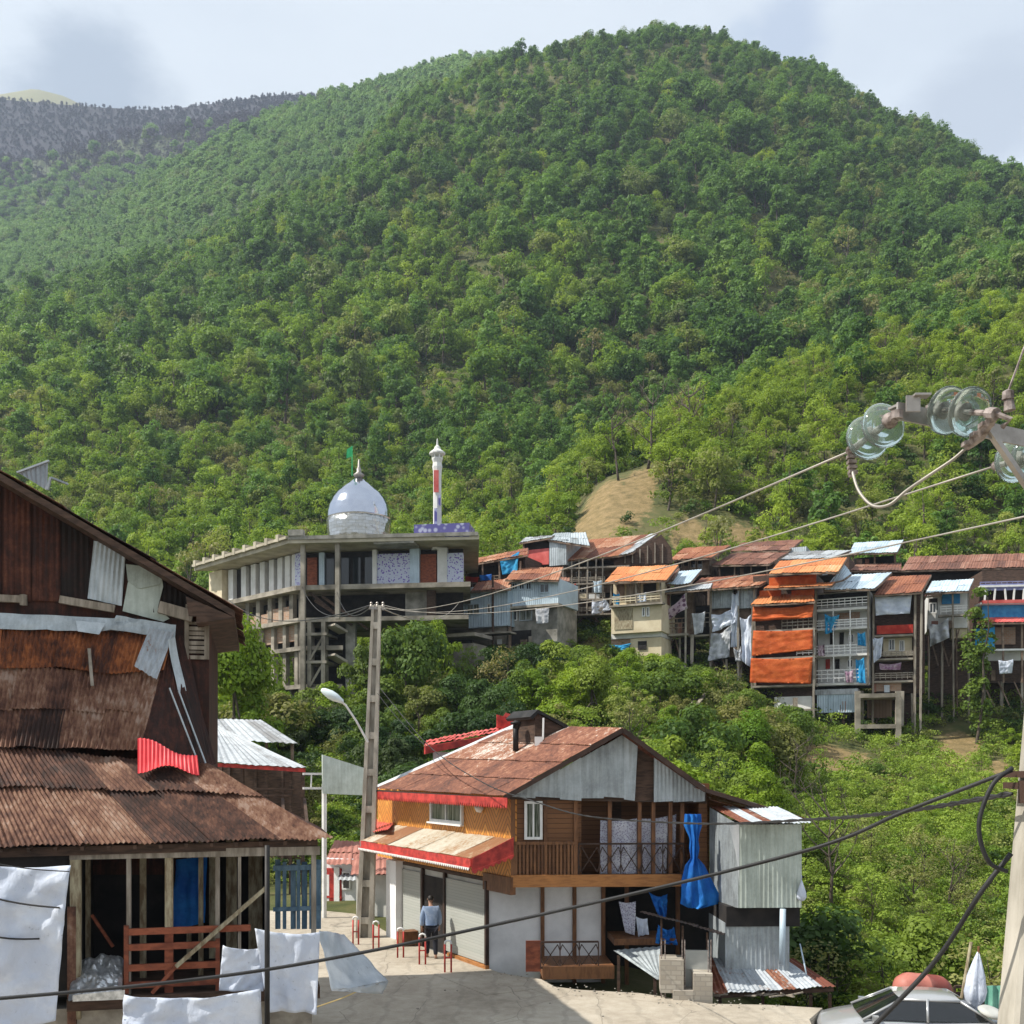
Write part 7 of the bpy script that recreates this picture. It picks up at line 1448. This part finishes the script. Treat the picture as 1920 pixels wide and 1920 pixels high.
# far concrete pole
FPO = thing('utility_pole', 'tall concrete pole standing in front of the shop house with a street lamp arm', 'pole', P(684, 1757, 33.3))
b0, t0 = P(684, 1760, 33.3), P(706, 1136, 33.6); b0.z = -.1
mb = MB()
def ring(c, w, dpt): return [c + Vector((-w / 2, -dpt / 2, 0)), c + Vector((w / 2, -dpt / 2, 0)), c + Vector((w / 2, dpt / 2, 0)), c + Vector((-w / 2, dpt / 2, 0))]
for off in (-.36, .36):
    A = ring(b0 + Vector((off * .56, 0, 0)), .15, .4); B = ring(t0 + Vector((off * .30, 0, 0)), .09, .2); mb.add(A + B, [(0, 1, 5, 4), (1, 2, 6, 5), (2, 3, 7, 6), (3, 0, 4, 7), (4, 5, 6, 7)])
A = ring(b0 + Vector((0, .06, 0)), .30, .16); B = ring(t0 + Vector((0, .03, 0)), .16, .08); mb.add(A + B, [(0, 1, 5, 4), (1, 2, 6, 5), (2, 3, 7, 6), (3, 0, 4, 7), (4, 5, 6, 7)])
for k in range(9): c = b0.lerp(t0, .06 + k * .11); w = .56 - .26 * (.06 + k * .11); mb.box(c, (w * .72, .34 - .15 * k / 9, .22))
mb.build('shaft', M['pole_concrete'], FPO)
mb = MB(); mb.tube([P(690, 1392, 33.3), P(668, 1352, 33.1), P(648, 1322, 33.0), P(634, 1312, 32.9)], .035, 6); mb.build('lamp_arm', M['white_paint'], FPO)
mb = MB(); c = P(624, 1305, 32.9); mb.lathe([(.01, -.40), (.07, -.36), (.14, -.1), (.15, .1), (.10, .34), (.05, .42), (.01, .43)], c, 12, (P(608, 1297, 32.9) - P(644, 1318, 32.9)).normalized()); mb.build('lamp_head', M['lamp_cover'], FPO, True)
mb = MB(); mb.beam(P(692, 1140, 33.5), P(722, 1142, 33.6), .08)
for x in (696, 707, 718): mb.lathe([(.02, 0), (.05, .02), (.05, .08), (.03, .12), (.05, .16), (.02, .2)], P(x, 1140, 33.55), 8)
mb.build('top_bracket', M['steel'], FPO)

tp = lambda x: P(x, 1134, 33.55)
wire(sagged(i1b, tp(696), .45), .0062, 'high bare wire from the left glass insulator to the far concrete pole', 'cable_bare', 'power_line', 3, cat='wire')
wire(sagged(i3b, tp(707), .5), .0062, 'bare wire from the partly hidden insulator to the far concrete pole', 'cable_bare', 'power_line', 3, cat='wire')
wire(sagged(P(2080, 934, 5.7), tp(718), .45), .0062, 'lowest bare wire crossing above the right hand village roofs', 'cable_bare', 'power_line', 3, cat='wire')
for k, (px_, py_, d_) in enumerate(((1285, 978, 10.5), (1080, 1046, 15.5))):
    pass
wire([P(1898, 1444, 5.5), P(1700, 1520, 5.9), P(1500, 1598, 6.3), P(1000, 1718, 6.7), P(500, 1818, 6.5), P(0, 1872, 6.1), P(-320, 1888, 5.9)], .0125, 'long black cable sweeping across the whole lower picture', twist=0)
wire([P(1896, 1488, 5.5), P(1700, 1520, 7), P(1530, 1536, 9.5), P(1300, 1544, 14), P(1100, 1530, 19.5), P(1000, 1502, 23), P(907, 1468, 26), P(806, 1400, 30), P(712, 1290, 33.2)], .010, 'twisted black cable running to the far concrete pole past the gable', n=24, twist=.008)
wire([P(1896, 1600, 5.45), P(1840, 1672, 5.5), P(1755, 1800, 5.7), P(1640, 1922, 5.9), P(1500, 2060, 6.2)], .014, 'thick black cable falling steeply in front of the silver car')
wire([P(1898, 1440, 5.45), P(1862, 1470, 5.42), P(1838, 1530, 5.42), P(1838, 1575, 5.42), P(1856, 1618, 5.42), P(1888, 1634, 5.45)], .012, 'black cable loop beside the near concrete pole')
wire(sagged(tp(698), P(566, 1100, 85), 1.2), .025, 'wire from the far pole to the mosque corner column', name='power_line', n=3, cat='wire'); wire(sagged(tp(700), P(632, 1110, 85), 1.0), .022, 'wire from the far pole to the second mosque column', name='power_line', n=3, cat='wire')
wire(sagged(tp(702), P(868, 1118, 92), 1.2), .022, 'wire from the far pole to the pale blue tin house', 'cable_bare', 'power_line', 3, cat='wire'); wire(sagged(tp(698), P(430, 1126, 80), 1.0), .025, 'wire from the far pole running left behind the timber house', name='power_line', n=3, cat='wire')
wire(sagged(P(708, 1300, 33.3), P(800, 1400, 30), .1), .010, 'short slack wire between the far pole and the shop roof', name='power_line', n=3, cat='wire')

# bollards: narrow red hoops with pale tops
for k, (x, y) in enumerate(((667, 1771), (705, 1781), (751, 1796), (792, 1809), (840, 1824))):
    g_ = GP(x, y); b = thing('hoop_bollard', ['red hoop bollard at the foot of the concrete pole', 'red hoop bollard between the pole and the white pier', 'red hoop bollard in front of the white corner pier', 'red hoop bollard beside the walking man', 'red hoop bollard nearest to the balcony corner'][k], 'bollard', g_, 'red hoop bollards before the shop')
    mb = MB(); w = .085; h = .78
    mb.tube([g_ + Vector((-w, 0, 0)), g_ + Vector((-w, 0, h))], .025, 8); mb.tube([g_ + Vector((w, 0, 0)), g_ + Vector((w, 0, h))], .025, 8); mb.tube([g_ + Vector((-w, 0, .4)), g_ + Vector((w, 0, .4))], .02, 6); mb.build('hoop', M['red_paint'], b, True)
    mb = MB(); mb.tube([g_ + Vector((-w, 0, h - .01)), g_ + Vector((-w * .85, 0, h + .06)), g_ + Vector((0, 0, h + .09)), g_ + Vector((w * .85, 0, h + .06)), g_ + Vector((w, 0, h - .01))], .027, 8); mb.build('top', M['white_paint'], b, True)
mb = MB(); c = FA.pt(765, HY, .35); c.z = .22; mb.box(c, (.5, .4, .42), .4); mb.box(c + Zv * .22, (.54, .44, .03), .4); tag(mb.build('crate', M['wood_brown']), 'brown wooden crate against the shop shutter', 'crate')
# the man walking to the doorway, seen from behind, a little bent forward
PB = GP(809, 1797); man = thing('person', 'man seen from behind in a blue-grey shirt and dark trousers at the shop doorway', 'person', PB, rz=R(12))
def skinned(name, verts, edges, rad, mat, parent, sub=2, root=0):
    me = bpy.data.meshes.new(name); me.from_pydata(verts, edges, []); me.materials.append(mat); o = bpy.data.objects.new(name, me); COL.objects.link(o); o.parent = parent
    sk = o.modifiers.new('skin', 'SKIN'); sk.use_smooth_shade = True; me.skin_vertices.new() if not len(me.skin_vertices) else None
    for k, v in enumerate(me.skin_vertices[0].data): rr = rad[k]; v.radius = rr if isinstance(rr, tuple) else (rr, rr); v.use_root = (k == root)
    ss = o.modifiers.new('smooth', 'SUBSURF'); ss.levels = sub; ss.render_levels = sub; return o
J = {}; vl = []; rl = []; el = []
def jn(n, p, r, par=None):
    J[n] = len(vl); vl.append(p); rl.append(r)
    if par is not None: el.append((J[par], J[n]))
jn('pelvis', (0, 0, .95), (.155, .115)); jn('waist', (0, .03, 1.10), (.145, .105), 'pelvis'); jn('chest', (0, .10, 1.30), (.175, .12), 'waist'); jn('neckbase', (0, .16, 1.47), (.085, .075), 'chest'); jn('neck', (0, .20, 1.54), .056, 'neckbase'); jn('jaw', (0, .235, 1.60), (.068, .075), 'neck'); jn('head', (0, .245, 1.68), (.078, .095), 'jaw'); jn('crown', (0, .235, 1.75), (.06, .07), 'head')
for s, sx in (('l', -1), ('r', 1)):
    jn(s + 'sh', (sx * .19, .13, 1.43), .065, 'chest'); jn(s + 'el', (sx * .245, .12, 1.15), .047, s + 'sh'); jn(s + 'wr', (sx * .25, .22 if sx > 0 else .16, .92), .031, s + 'el'); jn(s + 'pm', (sx * .25, .25 if sx > 0 else .18, .84), (.036, .022), s + 'wr')
    for q, (dx, ln) in enumerate(((-.027, .066), (-.009, .078), (.009, .072), (.026, .056))):
        b_ = vl[J[s + 'pm']]; jn(s + 'f%da' % q, (b_[0] + dx, b_[1] + .012, b_[2] - .035), .0095, s + 'pm'); jn(s + 'f%db' % q, (b_[0] + dx * 1.05, b_[1] + .026, b_[2] - .035 - ln * .55), .0088, s + 'f%da' % q); jn(s + 'f%dc' % q, (b_[0] + dx, b_[1] + .045, b_[2] - .035 - ln), .007, s + 'f%db' % q)
    b_ = vl[J[s + 'pm']]; jn(s + 'ta', (b_[0] - sx * .036, b_[1] + .02, b_[2] + .012), .011, s + 'pm'); jn(s + 'tb', (b_[0] - sx * .05, b_[1] + .045, b_[2] - .025), .009, s + 'ta')
    f = .16 if sx < 0 else -.12
    jn(s + 'hip', (sx * .095, 0, .88), .098, 'pelvis'); jn(s + 'kn', (sx * .105, .04 + f * .5, .50), .062, s + 'hip'); jn(s + 'an', (sx * .105, f - .02, .10), .042, s + 'kn'); jn(s + 'he', (sx * .105, f - .03, .045), .042, s + 'an'); jn(s + 'toe', (sx * .12, f + .15, .035), .035, s + 'he')
skinned('body', vl, el, rl, M['skin'], man)
def sub_skin(name, names, grow, mat, edit=None):
    ids = [J[n] for n in names]; mp_ = {i: k for k, i in enumerate(ids)}; vv = [vl[i] for i in ids]; rr = [(tuple(q + grow for q in rl[i]) if isinstance(rl[i], tuple) else rl[i] + grow) for i in ids]; ee = [(mp_[a], mp_[b]) for a, b in el if a in mp_ and b in mp_]
    if edit: edit(vv, rr, mp_)
    return skinned(name, vv, ee, rr, M[mat], man)
sub_skin('shirt', ['waist', 'chest', 'neckbase', 'lsh', 'lel', 'lwr', 'rsh', 'rel', 'rwr', 'pelvis'], .042, 'shirt_blue')
sub_skin('trousers', ['pelvis', 'lhip', 'lkn', 'lan', 'rhip', 'rkn', 'ran'], .022, 'trousers')
for s in 'lr': sub_skin('shoe', [s + 'he', s + 'toe'], .012, 'shoe')
mb = MB(); c = Vector((0, .225, 1.705)); hv = []
for j in range(7):
    th_ = math.pi * .62 * j / 6
    for k in range(16): ph = 2 * math.pi * k / 16; rr = 1.0 - .25 * max(0, math.sin(ph)) * (j / 6); hv.append(c + Vector((math.cos(ph) * math.sin(th_) * .088, math.sin(ph) * math.sin(th_) * .106 * rr - .01, math.cos(th_) * .098)))
mb.add(hv, [(j * 16 + k, (j + 1) * 16 + k, (j + 1) * 16 + (k + 1) % 16, j * 16 + (k + 1) % 16) for j in range(6) for k in range(16)])
me_loc = [v.copy() for v in mb.v]; mb.v = [v + PB for v in me_loc]; mb.build('hair', M['hair'], man, True)
mb = MB(); a = PB + Vector((-.25, .26, .80)); 
for sx in (-1, 1): mb.lathe([(.003, 0), (.012, .01), (.018, .03), (.01, .05), (.002, .055)], PB + Vector((sx * .082, .235, 1.655)), 8)
mb.build('ear', M['skin'], man, True)

# silver saloon car
CARP = Vector((8.61, 22.4, -.8)); HD = Vector((-.985, .17, 0)).normalized(); SD = Vector((-HD.y, HD.x, 0))     # forward, left
CAR = thing('saloon_car', 'silver white saloon car parked at the road edge, seen from its left side', 'car', CARP)
def cp(x, y, z):
    x = 1.0 + (x - 1.0) * .74 if x > 1.0 else x
    return CARP + HD * x + SD * y + Zv * z
st = [(2.20, .60, .28, .52), (2.16, .72, .22, .66), (2.0, .79, .20, .76), (1.5, .83, .20, .86), (.95, .85, .20, .94), (.3, .86, .20, .97), (-.6, .86, .20, .98), (-1.3, .855, .20, 1.0), (-1.75, .84, .22, .99), (-2.05, .79, .26, .95), (-2.16, .70, .32, .80), (-2.2, .6, .38, .6)]
mb = MB(); vs = []
for (x, hw, zb_, zt_) in st:
    h = [(0, zb_), (hw * .9, zb_), (hw, zb_ + .12), (hw * 1.01, zb_ + (zt_ - zb_) * .55), (hw * .975, zt_ - .07), (hw * .90, zt_ - .01), (hw * .45, zt_ + .025), (0, zt_ + .035)]
    vs += [cp(x, y, z) for y, z in h] + [cp(x, -y, z) for y, z in h[-2:0:-1]]
n_ = 14; mb.add(vs, [(i * n_ + k, i * n_ + (k + 1) % n_, (i + 1) * n_ + (k + 1) % n_, (i + 1) * n_ + k) for i in range(len(st) - 1) for k in range(n_)] + [tuple(range(n_))[::-1], tuple(range((len(st) - 1) * n_, len(st) * n_))]); mb.build('body', M['car_paint'], CAR, True)
gh = [(1.02, .80, .95), (.16, .60, 1.385), (-.35, .61, 1.42), (-.95, .60, 1.385), (-1.62, .78, .98)]
mb = MB(); ro_ = [cp(.16, s * .60, 1.385) for s in (1, -1)]
def q4(a, b_, c, d, mb_): mb_.add([a, b_, c, d], [(0, 1, 2, 3)])
vs = []
for (x, hw, z) in ((.24, .60, 1.36), (.20, .60, 1.375), (-.08, .605, 1.415), (-.45, .605, 1.425), (-.8, .60, 1.41), (-1.0, .59, 1.375)): vs += [cp(x, hw, z - .045), cp(x, hw * .93, z - .008), cp(x, 0, z + .012), cp(x, -hw * .93, z - .008), cp(x, -hw, z - .045)]
mb.add(vs, [(i * 5 + k, (i + 1) * 5 + k, (i + 1) * 5 + k + 1, i * 5 + k + 1) for i in range(5) for k in range(4)])
for s in (1, -1):
    for (a, b_) in (((1.04, .80, .94), (.22, .597, 1.36)), ((-.28, .845, .95), (-.32, .60, 1.39)), ((-1.62, .79, .97), (-.98, .59, 1.36))): mb.beam(cp(a[0], s * a[1], a[2]), cp(b_[0], s * b_[1], b_[2]), .05, .045)
    mb.beam(cp(.22, s * .597, 1.36), cp(-.98, s * .592, 1.36), .05, .05)
mb.build('roof', M['car_paint'], CAR, True)
mb = MB(); mb.patch(cp(.20, .56, 1.365), cp(.20, -.56, 1.365), cp(1.02, -.74, .955), cp(1.02, .74, .955), 8, 4, lambda u, v, n: (HD * .05 + Zv * .02) * math.sin(math.pi * u)); mb.build('windscreen', M['car_glass'], CAR, True)
mb = MB(); mb.patch(cp(-.98, -.55, 1.365), cp(-.98, .55, 1.365), cp(-1.62, .72, .985), cp(-1.62, -.72, .985), 8, 4, lambda u, v, n: (HD * -.04 + Zv * .02) * math.sin(math.pi * u)); mb.build('rear_window', M['car_glass'], CAR, True)
for s in (1, -1):
    mb = MB(); q4(cp(.20, s * .598, 1.35), cp(-.30, s * .606, 1.37), cp(-.26, s * .842, .97), cp(.92, s * .80, .965), mb); mb.build('side_window', M['car_glass'], CAR)
    mb = MB(); q4(cp(-.34, s * .606, 1.37), cp(-.97, s * .592, 1.345), cp(-1.5, s * .79, .99), cp(-.30, s * .842, .97), mb); mb.build('side_window', M['car_glass'], CAR)
    mb = MB(); mb.box(cp(.78, s * .93, 1.0), (.12, .2, .12), math.atan2(HD.y, HD.x)); mb.build('wing_mirror', M['car_paint'], CAR)
    mb = MB(); mb.box(cp(2.06, s * .56, .62), (.12, .30, .13), math.atan2(HD.y, HD.x)); mb.build('headlight', M['lamp_cover'], CAR)
    mb = MB(); mb.box(cp(-2.12, s * .58, .82), (.12, .3, .16), math.atan2(HD.y, HD.x)); mb.build('tail_light', M['red_paint'], CAR)
    for x in (1.35, -1.25):
        c = cp(x, s * .76, .30); mb = MB(); mb.lathe([(.18, -.09), (.27, -.1), (.305, -.06), (.305, .06), (.27, .1), (.18, .09)], c, 24, SD * s); w = mb.build('wheel', M['rubber'], CAR, True)
        mb = MB(); mb.lathe([(.01, .085), (.05, .095), (.17, .08), (.19, .1), (.19, .02), (.01, .02)], c, 20, SD * s); mb.build('rim', M['steel'], w, True)
mb = MB(); r = random.Random(31)
for k in range(170):
    e = edge[r.randrange(len(edge) - 6)] if k < 150 else GP(r.uniform(620, 1500), r.uniform(1770, 1915)); c = e + Vector((r.gauss(0, .5), r.gauss(-.15, .25), .0)); s_ = r.uniform(.008, .026)
    if e.x > 6.5: continue
    c.z = s_ * .5; mb.box(c, (s_ * 2, s_ * r.uniform(1, 2), s_), r.uniform(0, 3), r.random())
tag(mb.build('gravel', M['stone']), 'loose stones scattered along the road edge', 'gravel', kind='stuff')
# red fuel tank behind the car on a cradle
TK = thing('fuel_tank', 'dusty red cylindrical fuel tank lying behind the silver car', 'tank', (9.6, 24.2, -.8))
c0, c1 = P(1697, 1852, 24.2), P(1762, 1858, 24.5); ax = (c1 - c0).normalized(); L_ = (c1 - c0).length; mb = MB()
mb.lathe([(.01, -.26), (.16, -.23), (.28, -.14), (.35, .0), (.37, .1), (.37, L_ * .45), (.378, L_ * .46), (.378, L_ * .5)], c0, 28, ax, 1.0); mb.lathe([(.378, L_ * .5), (.37, L_ * .52), (.37, L_ - .1), (.35, L_), (.28, L_ + .14), (.16, L_ + .23), (.01, L_ + .26)], c0, 28, ax, -.2); mb.build('drum', M['tank_red'], TK, True)
for t in (.15, .85): mb = MB(); c = c0.lerp(c1, t); mb.box((c.x, c.y, (c.z - 1.0) / 2), (.1, .5, c.z + .6)); mb.build('cradle', M['iron_dark'], TK)
# folded white parasol, stall and leaning stick
UM = thing('folded_parasol', 'folded white parasol tied to its pole beside the near concrete pole', 'parasol', P(1832, 1980, 22.2)); mb = MB(); b = P(1832, 1900, 22.2)
vs = []; prof = [(1784, .015), (1800, .07), (1830, .16), (1860, .20), (1876, .17), (1884, .10), (1890, .14), (1902, .16)]
for (y, r_) in prof:
    p = P(1834 - (y - 1784) * .06, y, 22.2)
    for k in range(20): a = k / 20 * 6.283; rr = r_ * (1 + .28 * math.cos(a * 5 + y * .02)); vs.append(p + Vector((math.cos(a) * rr, math.sin(a) * rr, 0)))
mb.add(vs, [(j * 20 + k, (j + 1) * 20 + k, (j + 1) * 20 + (k + 1) % 20, j * 20 + (k + 1) % 20) for j in range(len(prof) - 1) for k in range(20)]); mb.build('canopy', M['tarp_white'], UM, True)
a = P(1835, 1774, 22.2); mb = MB(); mb.tube([a, Vector((a.x - .1, a.y, -.8))], .025, 8); mb.build('pole', M['wood_brown'], UM); mb = MB(); mb.lathe([(.05, 0), (.3, 0), (.3, .08), (.08, .14)], Vector((a.x - .1, a.y, -.8)), 14); mb.build('base', M['concrete'], UM)
mb = MB(); mb.tube([P(1821, 1766, 22.8), P(1800, 1890, 22.7), P(1795, 1985, 22.6)], .035, 6); tag(mb.build('stick', M['wood_mossy']), 'pale leaning stick between the red tank and the parasol', 'stick')
ST = thing('market_stall', 'small dark stall table with a green cloth behind the parasol', 'stall', P(1850, 1980, 23.0)); mb = MB(); s0 = P(1790, 1850, 23.2); s1 = P(1900, 1850, 23.6)
for k in range(7): p = s0.lerp(s1, k / 6); mb.beam(Vector((p.x, p.y, -.8)), p, .05)
mb.beam(s0, s1, .05, .06); mb.beam(s0 - Zv * .4, s1 - Zv * .4, .04, .05); mb.prism([s0 - Zv * .12, s1 - Zv * .12, Vector((s1.x, s1.y, -.8)), Vector((s0.x, s0.y, -.8))], (0, .03, 0)); mb.build('frame', M['wood_dark'], ST)
mb = MB(); a = P(1850, 1852, 20.8); mb.patch(P(1848, 1848, 23.1), P(1885, 1848, 23.2), P(1888, 1892, 23.0), P(1846, 1896, 22.9), 10, 8, lambda u, v, n: n * .04 * math.sin(u * 14), None, .01); mb.build('cloth', M['green_cloth'], ST)
mb = MB(); mb.lathe([(.10, -.04), (.22, -.05), (.27, 0), (.22, .05), (.10, .04)], P(1858, 1898, 21.4), 20, (.2, -.3, 1)); tag(mb.build('tyre', M['plaster_grey'], smooth=True), 'grey old tyre by the parasol foot', 'tyre')
